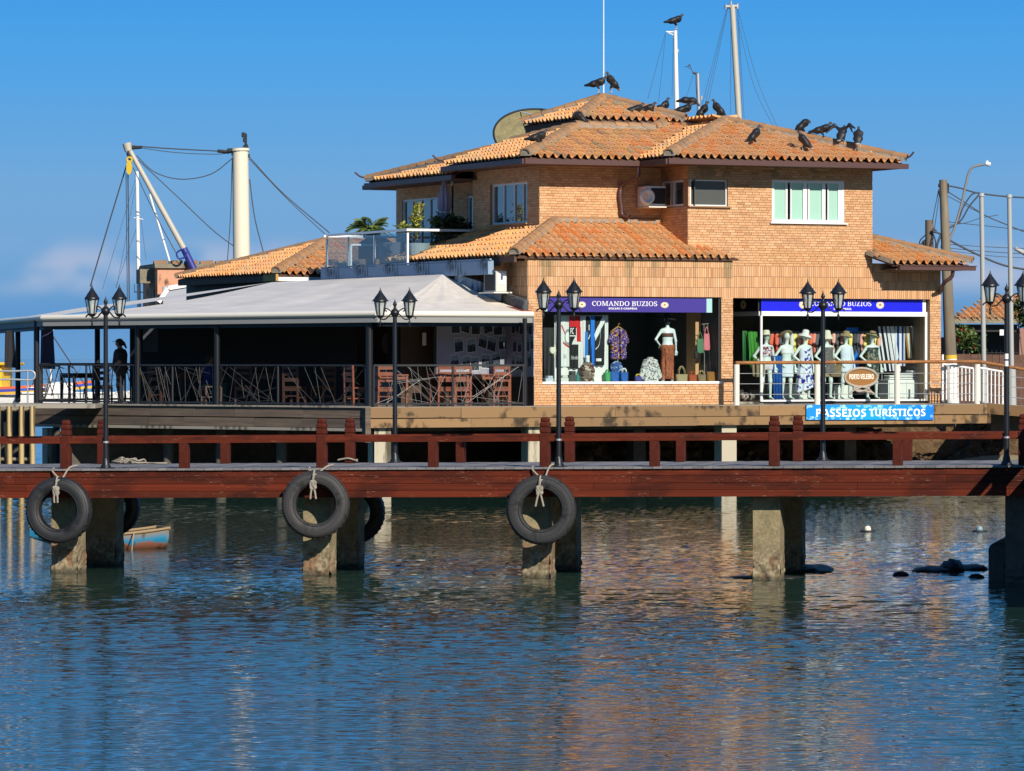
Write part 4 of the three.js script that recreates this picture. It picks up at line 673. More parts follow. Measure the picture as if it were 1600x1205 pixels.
{ // railings of crossed rods
  M.rodM = std(col(.30, .28, .26), .4, { metalness: .5 }); M.frameBlack = std(col(.016, .017, .02), .5);
  const rail = (lab, P, len, bays, rods, seed) => {
    const g = thing('metal_railing', lab, 'railing'), top = 3.6, lo = PLAT + .07, q = rng(seed);
    mesh('top_rail', beam(P(0, top), P(len, top), .05, .045), M.frameBlack, g); mesh('bottom_rail', beam(P(0, lo), P(len, lo), .05, .045), M.frameBlack, g);
    for (const b of bays) mesh('upright', beam(P(b, PLAT), P(b, PLAT).add(new V3(0, top - PLAT, 0)), .05, .001).scale(1, 1, 1), M.frameBlack, g), g.children.pop(), mesh('upright', rod(P(b, PLAT), P(b, top), .03, .03, 6), M.frameBlack, g);
    for (let i = 0; i < bays.length - 1; i++) for (let k = 0; k < rods; k++) { const w = bays[i + 1] - bays[i], a = q(), b = clamp(q() < .3 ? a + (q() - .5) * .4 : q(), 0, 1); let p0 = [bays[i] + w * a, q() < .6 ? lo : lerp(lo, top, q())], p1 = [bays[i] + w * b, q() < .6 ? top : lerp(lo, top, q())]; if (Math.hypot(p0[0] - p1[0], p0[1] - p1[1]) < .3) continue; mesh('rod', rod(P(...p0), P(...p1), .0048, .0048, 5), M.rodM, g); }
    return g;
  };
  const u0 = uOn(584, pe + .14), u1 = uOn(819, pe + .14), n = u1 - u0;
  rail('railing of random crossed metal rods in front of the wooden chairs', (s, h) => Wd(u0 + s, h, pe + .14), n, [0, n * .52, n - .02], 22, 5);
  const railM = M.rodM; M.rodM = std(col(.10, .095, .09), .45, { metalness: .4 });  // left rods: the weaker light on this side is put into the colour
  const bays = [0, ...[440, 339, 275, 215, 140, 57].map((px) => sOn(px, .12))];
  rail('railing of crossed rods, darkened for shade, along the left side of the restaurant', (s, h) => lp(s + .12, h, .12), lLen - .2, bays.slice(0, -1).concat(lLen - .25), 17, 6);
}
{ // dark lattice along the open far side and the left end
  const rail2 = (lab, P, len, n, seed) => { const g = thing('metal_railing', lab, 'railing'), q = rng(seed), lo = PLAT + .1, top = 3.62; mesh('top_rail', beam(P(0, top), P(len, top), .05, .05), M.frameBlack, g); mesh('bottom_rail', beam(P(0, lo), P(len, lo), .05, .05), M.frameBlack, g); for (let i = 0; i <= n; i++) mesh('upright', rod(P(len * i / n, PLAT), P(len * i / n, top), i % 2 ? .03 : .07, i % 2 ? .03 : .07, 6), M.frameBlack, g); for (let i = 0; i < n * 9; i++) { const a = q() * len, b = clamp(a + (q() - .5) * .8, 0, len); mesh('rod', rod(P(a, lerp(lo, top, q() < .6 ? 0 : q())), P(b, lerp(lo, top, q() < .6 ? 1 : q())), .014, .014, 5), M.frameBlack, g); } };
  const s0 = sOn(206, 6.6), s1 = lLen - .1; rail2('dark lattice railing along the far side of the restaurant terrace, left of the standing person', (s, h) => lp(s0 + s, h, 6.6), s1 - s0, 8, 15); rail2('dark lattice railing closing the left end of the restaurant terrace', (s, h) => lp(lLen - .1, h, .2 + s), 6.3, 6, 16);
}
// ---- wooden tables and chairs
M.redWood = [std(col(.34, .105, .05), .5, { map: rep(T.grain, 1, 3) }), std(col(.29, .085, .04), .5, { map: rep(T.grain, 1, 3) })];
const chair0 = (() => {
  const g = thing('wooden_chair', 'red brown slatted wooden chair seen from its side beside the corner post', 'chair', [0, 0, 0], 0, 'slatted wooden chairs of the restaurant');
  for (const x of [-.2, .2]) { mesh('leg', bx(.045, .44, .045, x, .22, -.2), M.redWood[0], g); mesh('leg', bx(.045, 1.0, .045, x, .5, .2, 0, 0, .03), M.redWood[0], g); }
  mesh('seat', [rbx(.44, .035, .44, .01, 0, .455, 0), bx(.36, .07, .02, 0, .4, -.2), bx(.36, .07, .02, 0, .4, .2)], M.redWood[1], g);
  for (const y of [.64, .79, .94]) mesh('back_slat', bx(.37, .09, .022, 0, y, .205 + (y - .5) * .03), M.redWood[1], g);
  mesh('stretcher', [bx(.02, .03, .38, -.2, .2, 0), bx(.02, .03, .38, .2, .2, 0), bx(.38, .03, .02, 0, .24, .2)], M.redWood[0], g);
  return g;
})();
const table0 = (() => {
  const g = thing('wooden_table', 'square red brown wooden table between the corner post and the second chair', 'table', [0, 0, 0], 0, 'square wooden tables of the restaurant');
  mesh('tabletop', [rbx(.8, .035, .8, .008, 0, .76, 0), bx(.66, .09, .025, 0, .695, .34), bx(.66, .09, .025, 0, .695, -.34), bx(.025, .09, .66, .34, .695, 0), bx(.025, .09, .66, -.34, .695, 0)], M.redWood[0], g);
  for (const x of [-.36, .36]) for (const z of [-.36, .36]) mesh('leg', bx(.06, .74, .06, x, .37, z), M.redWood[0], g);
  return g;
})();
{
  const put = (o, px, v, turn) => { o.position.copy(Wd(uOn(px, v), PLAT, v)); o.rotation.y = turn; };
  put(chair0, 556, -.1, TH + PI / 2 + .15 + PI);
  [[598, .0, TH, 'slatted wooden chair at the table just right of the corner post, back to the water'], [690, -.1, TH + .1, 'left one of the two slatted wooden chairs standing side by side'], [719, -.1, TH - .1, 'right one of the two slatted wooden chairs standing side by side'], [778, 0, TH, 'rightmost slatted wooden chair, near the brick wall of the shop']].forEach(([px, v, t, lab]) => put(copy(chair0, lab), px, v, t));
  put(table0, 605, .75, TH); put(copy(table0, 'square wooden table behind the two slatted chairs standing side by side'), 700, .75, TH); put(copy(table0, 'square wooden table behind the rightmost slatted chair'), 766, .8, TH);
  M.shadedWood = std(col(.05, .022, .014), .6);  // same red wood, with the dimness of the room put into its colour
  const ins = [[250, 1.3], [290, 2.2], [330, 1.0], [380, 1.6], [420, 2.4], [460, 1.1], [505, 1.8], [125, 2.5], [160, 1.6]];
  ins.forEach(([px, b], i) => { const q = lp(sOn(px, b), PLAT, b); const it = copy(i % 3 === 1 ? table0 : chair0, i % 3 === 1 ? `table in the dark left part of the restaurant, ${['', 'first', '', '', 'second', '', '', 'third'][i]} table from its right end` : `chair in the dark restaurant part, behind ${['the left lamp post', '', 'the railing left of the third awning post', 'the rods below the projection screen', '', 'the railing midway along', 'the rods left of the corner post', '', 'the open left end'][i]}`, q, lTurn + i * 1.3); it.traverse((k) => { if (k.isMesh) k.material = M.shadedWood; }); it.userData.group = i % 3 === 1 ? 'tables in the dark left part of the restaurant' : 'chairs in the dark left part of the restaurant'; });
}
// ================================================================ figures
const J = (o) => o;
// standing body in its own frame: x right, y up, z to the front; pose gives the arm and leg joints
function bodyField(p) {
  const b = p.bones;
  return (x, y, z) => {
    let d = ellip(x, y, z, p.chest ?? [0, 1.27, 0], p.chestR ?? [.145, .17, .095]);
    d = smin(d, ellip(x, y, z, p.belly ?? [0, 1.07, 0], p.bellyR ?? [.112, .15, .083]), .09);
    d = smin(d, ellip(x, y, z, p.hips ?? [0, .93, -.005], p.hipsR ?? [.158, .125, .105]), .09);
    for (const q of b) d = smin(d, capsule(x, y, z, q[0], q[1], q[2], q[3]), q[4] ?? .04);
    const h = p.head; d = smin(d, ellip(x, y, z, h, [.072, .105, .088]), .03);
    d = smin(d, ellip(x, y, z, [h[0], h[1] - .015, h[2] + .088], [.013, .022, .018]), .02);   // nose
    for (const s of [-1, 1]) d = smin(d, ellip(x, y, z, [h[0] + s * .072, h[1] - .005, h[2] - .005], [.012, .03, .018]), .012);
    return d;
  };
}
function hand(at0, dir, side, curl = .3) { // palm, four fingers of unequal length, a thumb from the side of the palm
  const f = []; const q = new THREE.Quaternion().setFromUnitVectors(new V3(0, -1, 0), new V3(...dir).normalize());
  const P = (x, y, z) => new V3(x * side, y, z).applyQuaternion(q).add(new V3(...at0)).toArray();
  [[-.030, .070], [-.010, .080], [.010, .075], [.028, .058]].forEach(([x, l]) => { const a = P(x, -.085, 0), m = P(x * 1.1, -.085 - l * .5, .012 * curl), e = P(x * 1.1, -.085 - l * (1 - .3 * curl), .05 * curl); f.push([a, m, .0095, .009], [m, e, .009, .0075]); });
  f.push([P(-.03, -.03, .008), P(-.055, -.065, .018), .011, .010], [P(-.055, -.065, .018), P(-.058, -.1, .022), .010, .008]);
  const pa = P(0, 0, 0), pb = P(0, -.08, 0);
  const fn = (x, y, z) => { let d = Math.min(capsule(x, y, z, P(-.018, -.035, 0), P(-.02, -.085, 0), .016, .016), capsule(x, y, z, P(.018, -.035, 0), P(.018, -.085, 0), .016, .015)); d = smin(d, capsule(x, y, z, pa, P(0, -.06, 0), .022, .022), .02); for (const q2 of f) d = smin(d, capsule(x, y, z, ...q2), .006); return d; };
  const c = P(0, -.08, 0); return nets(fn, c.map((k) => k - .12), c.map((k) => k + .12), .0085);
}
const legs = (dx = 0) => [[[-.085, .92, 0], [-.09 - dx, .50, .015], .078, .052], [[-.09 - dx, .50, .015], [-.095 - dx * 1.6, .09, -.02], .05, .033], [[-.095 - dx * 1.6, .07, -.03], [-.11 - dx * 1.8, .03, .13], .034, .022], [[.085, .92, 0], [.09 + dx, .50, .02], .078, .052], [[.09 + dx, .50, .02], [.095 + dx * 1.6, .09, -.02], .05, .033], [[.095 + dx * 1.6, .07, -.03], [.11 + dx * 1.8, .03, .13], .034, .022]];
const maniPose = { head: [0, 1.66, .02], bones: [[[0, 1.42, 0], [0, 1.58, .01], .045, .042], [[-.12, 1.385, 0], [.12, 1.385, 0], .05, .05, .06],
  [[-.165, 1.375, 0], [-.335, 1.14, -.03], .045, .034, .03], [[-.335, 1.14, -.03], [-.185, .99, .08], .033, .025, .02], [[.165, 1.375, 0], [.225, 1.10, -.01], .044, .034, .03], [[.225, 1.10, -.01], [.245, .86, .04], .033, .025, .02], ...legs(.02)] };
const maniF = bodyField(maniPose), maniBody = merge([nets(maniF, [-.42, -.02, -.2], [.38, 1.8, .22], .019), hand([-.185, .99, .08], [.5, -.8, .3], 1), hand([.245, .86, .04], [.06, -1, .1], -1)]);
M.mani = std(col(.66, .73, .69), .35); M.maniWhite = std(col(.70, .76, .76), .35);
// cloth that follows the body between two heights; flare widens it below fy
const torsoOnly = bodyField({ ...maniPose, bones: [...maniPose.bones.slice(0, 2), ...legs(.02)] });
function cloth(y0, y1, off = .014, flare = 0, fy = 1.0, wave = 0, slant = 0) {
  return nets((x, y, z) => {
    let d = torsoOnly(x, y, z) - off;
    if (flare && y < fy) { const r = .15 + flare * (fy - y), a = Math.atan2(z, x), rr2 = r * (1 + wave * Math.sin(a * 9 + y * 2)); d = smin(d, Math.hypot(x / 1.12, z / .85) - rr2, .05); }
    return Math.max(d, y - y1 - slant * x, y0 - y + slant * 2 * x);
  }, [-.42, y0 - .2, -.3], [.42, y1 + .12, .3], .02);
}
// hats
const hatG = {
  brim: (r = .2, h = .11, droop = .02) => lathe([[0, h], [.06, h], [.085, h - .015], [.098, .02], [.1, 0], [r * .8, -.006], [r, -droop], [r - .004, -droop - .008], [.1, -.012], [0, -.012]], 24),
  bucket: () => lathe([[0, .12], [.05, .12], [.085, .1], [.1, .03], [.135, -.05], [.165, -.11], [.16, -.115], [.1, .0], [0, .0]], 24),
};
// printed cloths: colour only
const print = (seed, base, inks, cx = 10) => dataTex(192, 192, (u, v) => { let c = base; inks.forEach((k, i) => { const n = fbm(u, v, cx, cx, seed + i * 13, 3); if (n > k[3]) c = k; }); return c; });
const stripes = (cols) => dataTex(256, 8, (u) => { let t = u * cols.reduce((a, c) => a + c[3], 0); for (const c of cols) { t -= c[3]; if (t <= 0) return c; } return cols[0]; });
const P1 = {
  blueWhite: std(col(1, 1, 1), .8, { map: rep(print(3, [.85, .87, .92], [[.10, .16, .55, .53]], 8), 2.2) }),
  pareo: std(col(1, 1, 1), .8, { map: rep(print(13, [.80, .82, .86], [[.62, .55, .60, .58], [.15, .12, .18, .62], [.62, .22, .2, .66]], 9), 2.4) }),
  tunic: std(col(1, 1, 1), .85, { map: rep(print(23, [.45, .43, .42], [[.34, .32, .32, .52]], 20), 2.5) }),
  purple: std(col(1, 1, 1), .8, { map: rep(print(33, [.25, .12, .38], [[.78, .72, .8, .6], [.72, .48, .10, .62], [.3, .32, .7, .66]], 8), 2.6) }),
  newsprint: std(col(1, 1, 1), .8, { map: rep(print(43, [.80, .79, .76], [[.25, .26, .28, .60], [.12, .32, .55, .68]], 14), 2.6) }),
  blueCloth: std(col(.015, .16, .62), .7, { map: rep(T.mottle, 2) }), whiteCloth: std(col(.66, .72, .80), .85), white: std(col(.75, .75, .75), .85),
  rust: std(col(.38, .105, .04), .6, { map: rep(print(53, [1, 1, 1], [[.72, .72, .72, .55]], 16), 2) }), darkBrown: std(col(.09, .03, .02), .6), black: std(col(.02, .02, .022), .8),
  straw: std(col(.58, .45, .24), .9, { map: rep(T.grain, 6, 3), bumpMap: rep(T.grain, 6, 3), bumpScale: .006 }), strawDark: std(col(.34, .24, .12), .9, { map: rep(T.grain, 6, 3) }), creamHat: std(col(.70, .66, .54), .9), oliveStraw: std(col(.36, .30, .16), .9, { map: rep(T.grain, 6) }),
};
// a closed holdall shape: rounded, wider at the top, two handles
const bagG = (w, h, d, flare = 1.1) => sheet(28, 8, (s, t) => { const a = s * 2 * PI, k = lerp(1, flare, t) * (t < .12 ? lerp(.82, 1, t / .12) : 1), e = 3.2, c = Math.cos(a), n = Math.sin(a), r = Math.pow(Math.pow(Math.abs(c), e) + Math.pow(Math.abs(n), e), -1 / e); return new V3(c * r * w / 2 * k, t * h, n * r * d / 2 * k * (1 - .35 * t)); });
const bagHandle = (w, y, h, z) => tube([[-w, y - .04, z], [-w * .8, y + h * .6, z], [0, y + h, z], [w * .8, y + h * .6, z], [w, y - .04, z]].map((p) => new V3(...p)), .011, 24, 6);
function bag(lab, u, h, v, w, hh, d, m, o = {}) { const g = thing('bag', lab, 'bag', Wd(u, h, v), TH + (o.turn ?? 0), o.group); mesh('bag_body', [bagG(w, hh, d, o.flare), new THREE.CircleGeometry(w * .42, 16).rotateX(-PI / 2).scale(1, 1, d / w).translate(0, hh * .9, 0)], m, g); if (o.handle !== 0) { mesh('handle', bagHandle(w * .28, hh, o.handle ?? .16, d * .2), o.hm ?? m, g); mesh('handle', bagHandle(w * .28, hh, o.handle ?? .16, -d * .2), o.hm ?? m, g); } return g; }
// ---------------------------------------------------------------- lettering panels (print)
function panelTex(w, h, draw) { const c = document.createElement('canvas'); c.width = w; c.height = h; const x = c.getContext('2d'); draw(x, w, h); const t = new THREE.CanvasTexture(c); t.colorSpace = THREE.SRGBColorSpace; t.magFilter = THREE.LinearFilter; return t; }
function crest(x, cx, cy, r, bg) { x.fillStyle = '#d9d2bd'; x.beginPath(); for (let i = 0; i <= 48; i++) { const a = i / 48 * 2 * PI, q = r * (1 + .05 * (i % 2)); x.lineTo(cx + Math.cos(a) * q, cy + Math.sin(a) * q); } x.fill(); x.strokeStyle = '#b08a3e'; x.lineWidth = r * .1; x.beginPath(); x.arc(cx, cy, r * .84, 0, 2 * PI); x.stroke(); x.fillStyle = '#efe3c6'; x.beginPath(); x.arc(cx, cy, r * .66, 0, 2 * PI); x.fill(); x.fillStyle = '#a8632f'; x.fillRect(cx - r * .34, cy + r * .16, r * .68, r * .12); x.fillRect(cx - r * .07, cy - r * .5, r * .14, r * .7); x.beginPath(); x.moveTo(cx - r * .4, cy - r * .1); x.lineTo(cx, cy - r * .42); x.lineTo(cx + r * .4, cy - r * .1); x.lineTo(cx + r * .25, cy + r * .12); x.lineTo(cx - r * .25, cy + r * .12); x.fill(); }
function uvFront(g, w, h) { const p = g.attributes.position, uv = g.attributes.uv; for (let i = 0; i < p.count; i++) uv.setXY(i, p.getX(i) / w + .5, p.getY(i) / h + .5); return g; }
function signBoard(name, lab, cat, pos, turn, w, h, tex, o = {}) { const g = thing(name, lab, cat, pos, turn); mesh('board', bx(w, h, .03), o.back ?? M.dark, g); mesh('print', uvFront(bx(w - .004, h - .004, .004, 0, 0, .0175), w, h), std(col(1, 1, 1), o.rough ?? .4, { map: tex }), g); return g; }
const fit = (x, s, cx, cy, wmax, font) => { x.font = font; const m = x.measureText(s).width; x.save(); x.translate(cx, cy); x.scale(wmax / m, 1); x.textAlign = 'center'; x.textBaseline = 'middle'; x.fillText(s, 0, 0); x.restore(); };
const rbox = (x, y, z, b, r) => { const a = Math.abs(x) - b[0], c = Math.abs(y) - b[1], d = Math.abs(z) - b[2]; return Math.hypot(Math.max(a, 0), Math.max(c, 0), Math.max(d, 0)) + Math.min(Math.max(a, c, d), 0) - r; };
// short sleeved shirt, collar at the origin, open down the front by gap
const shirtForm = (w, h, dp, gap, sl) => nets((x, y, z) => { let d = rbox(x, y + h / 2 + .03, z, [w * (.72 - .12 * (y / h)) - .05, h / 2 - .05, dp - .05], .05 + .006 * Math.sin(y * 34 + x * 20)); d = Math.max(d, (y + Math.abs(x) * .42) - .0); for (const s of [-1, 1]) d = smin(d, capsule(x, y, z, [s * w * .62, -.14, 0], [s * (w * .62 + sl * .32), -.14 - sl, .01], .07, .075), .03); d = Math.max(d, -Math.hypot(x, y + .0, z * .8) + .075); if (gap) d = Math.max(d, -Math.max(Math.abs(x) - gap * (.3 - y / h), -z)); return d; }, [-w - .25, -h - .12, -.2], [w + .25, .05, .2], .016);
// ================================================================ shop 1: window, sign and display
{
  const [a, b, h0, h1] = win1, hs = onV(990, 488, 0)[1], w = b - a;
  const win = new THREE.Group(); win.name = 'shop_window'; win.position.copy(L(a, h0, 0)); bld.add(win);
  mesh('sill', bx(w + .02, .06, .28, w / 2, .03, -.1), M.white, win);
  const gl = uOn(945, .05) - a, g2 = uOn(1055, .05) - a;
  for (const [p, q] of [[.03, gl - .004], [gl + .004, g2 - .004], [g2 + .004, w - .06]]) mesh('pane', bx(q - p, h1 - h0 - .08, .01, (p + q) / 2, .06 + (h1 - h0 - .08) / 2, -.08), M.glass, win);
  mesh('frame', [bx(.05, h1 - h0 - .06, .08, w - .03, (h1 - h0) / 2 + .03, -.09), bx(w, .03, .1, w / 2, h1 - h0 - .015, -.1)], M.dark, win);
  mesh('display_floor', bx(w, .08, 1.6, w / 2, -.02, -1.1), M.white, win);
  mesh('lining', [bx(.06, h1 - h0, 3.4, -.03, (h1 - h0) / 2, -1.95), bx(.06, h1 - h0, 3.4, w + .03, (h1 - h0) / 2, -1.95), bx(w, .06, 4, w / 2, h1 - h0 + .03, -2.25)], M.inside, win);
  mesh('pillar', bx(.16, h1 - h0, .5, uOn(1084, 1.3) - a, (h1 - h0) / 2 - .3, -1.3), M.bricks[1], win);
  const sw = uOn(1114, .02) - uOn(849, .02), sh = h1 - hs, t = panelTex(1600, 176, (x, W2, H2) => { x.fillStyle = '#3d2f86'; x.fillRect(0, 0, W2, H2); x.fillStyle = '#9fc7c4'; x.fillRect(0, 0, 44, H2); x.fillRect(W2 - 54, 0, 54, H2); x.fillStyle = '#f1eee6'; fit(x, 'COMANDO BUZIOS', 768, 70, 620, '78px serif'); fit(x, 'BOLSAS E CHAPÉUS', 750, 130, 270, 'bold 32px sans-serif'); crest(x, 366, 84, 36); crest(x, 1146, 84, 36); });
  signBoard('shop_sign', 'purple shop sign reading COMANDO BUZIOS over the bag and hat display', 'sign', Wd(uOn(981, .04), (h1 + hs) / 2 - .015, .04), TH, sw, sh - .03, t);
  const at1 = (px, py, v) => onV(px, py, v);
  // white screen with flags
  const sc0 = at1(866, 598, .5), sc1 = at1(947, 494, .5);
  const scr = thing('display_screen', 'white display screen behind the flags in the left of the purple sign window', 'screen', Wd((sc0[0] + sc1[0]) / 2, h0 + .02, .5), TH); mesh('panel', bx(sc1[0] - sc0[0], sc1[1] - h0, .04, 0, (sc1[1] - h0) / 2, 0), M.white, scr); mesh('edge_strip', bx(.05, sc1[1] - h0, .06, (sc1[0] - sc0[0]) / 2 + .02, (sc1[1] - h0) / 2, 0), M.whiteAlu, scr);
  const drape = (name, lab, x0, x1, y0, y1, v, m, amp = .02, grp) => { const p = at1(x0, y0, v), q = at1(x1, y1, v), g = sheet(24, 16, (s, t2) => new V3((s - .5) * (q[0] - p[0]), -(t2) * (p[1] - q[1]), amp * Math.sin(s * 15 + t2 * 2) * (.3 + t2)).add(new V3(0, 0, 0))); const o = whole(name, g, m, lab, name.replace('_', ' '), grp); o.position.copy(Wd((p[0] + q[0]) / 2, p[1], v)); o.rotation.y = TH; return o; };
  const ft = (draw) => { const t2 = panelTex(256, 384, draw); t2.flipY = false; return std(col(1, 1, 1), .8, { map: t2, side: THREE.DoubleSide }); };
  drape('flag', 'white hanging flag with grey and red round crest, leftmost of the flags', 869, 893, 494, 573, .44, ft((x, w2, h2) => { x.fillStyle = '#d9dbd8'; x.fillRect(0, 0, w2, h2); x.strokeStyle = '#c0272d'; x.lineWidth = 16; x.beginPath(); x.moveTo(90, 70); x.lineTo(150, 140); x.moveTo(110, 200); x.lineTo(230, 240); x.stroke(); x.fillStyle = '#8d9296'; x.beginPath(); x.arc(200, 160, 62, 0, 7); x.fill(); x.fillStyle = '#e6e6e2'; x.beginPath(); x.arc(200, 160, 40, 0, 7); x.fill(); x.fillStyle = '#222'; x.font = 'italic 44px serif'; x.fillText('Du', 110, 320); }));
  drape('flag', 'red, white and black hanging flag with a shield lettered FC', 890, 913, 494, 575, .40, ft((x, w2, h2) => { x.fillStyle = '#dcdcd8'; x.fillRect(0, 0, w2, h2); x.fillStyle = '#c41a22'; x.fillRect(0, 0, 190, 90); x.fillRect(120, 80, 76, 110); x.fillStyle = '#17181a'; x.fillRect(0, 80, 110, 62); x.fillRect(0, 210, 160, 174); x.beginPath(); x.moveTo(0, 150); x.lineTo(100, 150); x.lineTo(0, 250); x.fill(); x.fillStyle = '#f0f0ee'; x.font = 'bold 60px sans-serif'; x.fillText('FC', 8, 132); x.font = 'italic 34px serif'; x.fillText('Tricolor', 20, 320); }));
  drape('flag', 'black hanging flag with white ring and pale blue edge in the middle of the flags', 911, 927, 494, 572, .38, ft((x, w2, h2) => { x.fillStyle = '#1c1d20'; x.fillRect(0, 0, w2, h2); x.fillStyle = '#dcdfe0'; x.fillRect(0, 0, 70, h2); x.fillStyle = '#2d78c8'; x.fillRect(50, 120, 70, 240); x.strokeStyle = '#eceeee'; x.lineWidth = 14; x.beginPath(); x.arc(110, 80, 96, -1.2, 1.4); x.stroke(); x.font = 'bold 60px sans-serif'; x.fillStyle = '#eee'; x.fillText('O', 130, 110); }));
  drape('flag', 'narrow plain bright blue hanging flag', 923, 929, 494, 573, .36, std(col(.01, .19, .72), .7, { side: THREE.DoubleSide }), .01);
  drape('flag', 'black hanging flag with white diagonal band and ring, rightmost of the flags', 928, 945, 494, 571, .40, ft((x, w2, h2) => { x.fillStyle = '#1b1c1e'; x.fillRect(0, 0, w2, h2); x.strokeStyle = '#dfe2e2'; x.lineWidth = 60; x.beginPath(); x.moveTo(20, 170); x.lineTo(250, 10); x.stroke(); x.lineWidth = 8; x.beginPath(); x.arc(20, 120, 140, -.5, 1.4); x.stroke(); x.fillStyle = '#e8e8e8'; x.fillRect(60, 330, 120, 22); }));
  drape('curtain', 'black curtain at the left end of the purple sign window', 849, 866, 512, 599, .4, std(col(.03, .03, .034), .85, { side: THREE.DoubleSide }), .05);
  // purple shirt on a hanger stand
  { const p = at1(966, 512, .42), o = thing('shirt', 'purple patterned shirt on a wooden hanger in the purple sign window', 'shirt', Wd(p[0], p[1], .42), TH); mesh('hanger', [tube([new V3(-.2, -.1, 0), new V3(-.08, -.02, 0), new V3(0, .02, 0), new V3(.08, -.02, 0), new V3(.2, -.1, 0)], .018, 20, 6), tube([new V3(0, .02, 0), new V3(0, .08, 0), new V3(.03, .11, 0), new V3(.05, .08, 0)], .006, 12, 5)], std(col(.42, .22, .07), .5), o); mesh('cloth', shirtForm(.25, .76, .09, .035, .2), P1.purple, o); mesh('stand', cyl(.012, .012, p[1] - h0, 0, h0 - p[1], -.03, 8), M.steel, o); }
  // mannequin seen from behind
  { const s = .98, p = at1(1043, 597, .48), o = thing('mannequin', 'white mannequin in black hat, brown top and long rust skirt, seen from behind', 'mannequin', Wd(p[0], h0 + .03, .48), TH + PI - .15); o.scale.set(-s * .98, s * .97, s); mesh('body', maniBody, M.maniWhite, o); mesh('skirt', cloth(.07, 1.0, .016, .0, 1, 0), P1.rust, o); mesh('skirt_drape', nets((x, y, z) => Math.max(Math.hypot(x / 1.05, z / .8) - (.158 - .04 * sstep(.9, .4, y) + .012 * Math.sin(Math.atan2(z, x) * 8)), y - .92, .09 - y), [-.22, .05, -.2], [.22, .96, .2], .018), P1.rust, o); mesh('top', cloth(1.2, 1.31, .013), P1.darkBrown, o); const h = mesh('hat', hatG.brim(.24, .12, .04), P1.black, o); h.position.set(0, 1.72, .01); h.rotation.z = -.12; mesh('hair', nets((x, y, z) => ellip(x, y, z, [0, 1.65, -.03], [.085, .13, .09]), [-.12, 1.48, -.15], [.12, 1.8, .1], .02), P1.black, o); }
  { const p = at1(1016, 598, .35), o = thing('shirt', 'white shirt with dark newsprint pattern on a torso form at the window sill', 'shirt', Wd(p[0], h0 + .03, .35), TH); mesh('cloth', shirtForm(.235, .62, .12, 0, .34).translate(0, .63, 0), P1.newsprint, o); mesh('collar', lathe([[.075, .53], [.095, .57], [.075, .64], [.06, .60]], 14), P1.newsprint, o); }
  { const p = at1(918, 596, .26), o = thing('scarf', 'brown and grey striped scarf wound on a bust form below the flags', 'scarf', Wd(p[0], h0 + .02, .26), TH); mesh('wrap', nets((x, y, z) => { const a = Math.atan2(z, x); return ellip(x, y, z, [0, .28, 0], [.19 + .012 * Math.sin(a * 5 + y * 40), .27, .15]); }, [-.28, -.02, -.25], [.28, .6, .25], .02), std(col(1, 1, 1), .85, { map: rep(print(63, [.45, .40, .36], [[.36, .16, .09, .5], [.7, .66, .6, .6]], 7), 1.5, 3) }), o); mesh('neck', lathe([[.06, .5], [.05, .62], [.06, .68], [0, .7]], 12), M.maniWhite, o); }
  const bg = 'bags on the sill of the purple sign window';
  bag('cream straw bag with tall round handles on the right of the purple sign window', at1(1065, 598, .32)[0], h0 + .03, .32, .30, .21, .16, P1.straw, { handle: .2, group: bg });
  bag('bright orange woven bag on the window sill beside the cream straw bag', at1(1082, 598, .28)[0], h0 + .03, .28, .22, .2, .16, std(col(.55, .10, .02), .8, { map: rep(T.grain, 6) }), { handle: .08, group: bg });
  bag('brown bag with pale scarf on the window sill between orange and striped straw bags', at1(1096, 598, .32)[0], h0 + .03, .32, .22, .2, .16, P1.strawDark, { handle: .1, group: bg, hm: P1.straw });
  bag('wide striped straw basket bag without handles, rightmost on the sill', at1(1113, 598, .32)[0], h0 + .03, .32, .32, .27, .2, std(col(.52, .38, .2), .9, { map: rep(stripes([[.75, .6, .4, 2], [.45, .32, .2, .7]]), 1, 1), bumpMap: rep(T.grain, 4), bumpScale: .006 }), { handle: 0, group: bg, flare: 1.04 });
  bag('bright blue beach bag, left one of two under the purple shirt', at1(960, 598, .32)[0], h0 + .03, .32, .24, .28, .16, P1.blueCloth, { handle: .1, group: bg });
  bag('bright blue beach bag with pale ring handle, right one of two under the purple shirt', at1(975, 598, .28)[0], h0 + .03, .28, .2, .26, .16, P1.blueCloth, { handle: .1, group: bg, hm: P1.white });
  bag('green patterned small bag beside the white display screen', at1(949, 598, .32)[0], h0 + .03, .32, .14, .26, .14, std(col(.05, .30, .09), .8), { handle: .06, group: bg });
  bag('dark blue and yellow small bag beside the white newsprint shirt', at1(997, 598, .32)[0], h0 + .03, .32, .18, .16, .14, std(col(.04, .04, .22), .7), { handle: .05, group: bg, hm: std(col(.6, .45, .05), .7) });
  { const p = at1(963, 575, .5), o = thing('globe_bag', 'round blue and white marbled beach bag hanging under the purple shirt', 'bag', Wd(p[0], p[1], .5), TH); mesh('bag_body', new THREE.SphereGeometry(.17, 20, 14).scale(1, 1.05, .7), std(col(1, 1, 1), .7, { map: rep(print(83, [.12, .25, .5], [[.6, .7, .8, .52]], 6), 2) }), o); mesh('strap', tube([new V3(-.1, .1, 0), new V3(0, .32, 0), new V3(.1, .1, 0)], .01, 14, 5), P1.black, o); }
  { const p = at1(862, 548, .45), o = thing('straw_hat', 'cream hat hung on the edge of the white display screen', 'hat', Wd(p[0], p[1], .45), TH); const hb = mesh('hat_body', hatG.brim(.16, .1, .01), P1.creamHat, o); hb.rotation.x = PI / 2; }
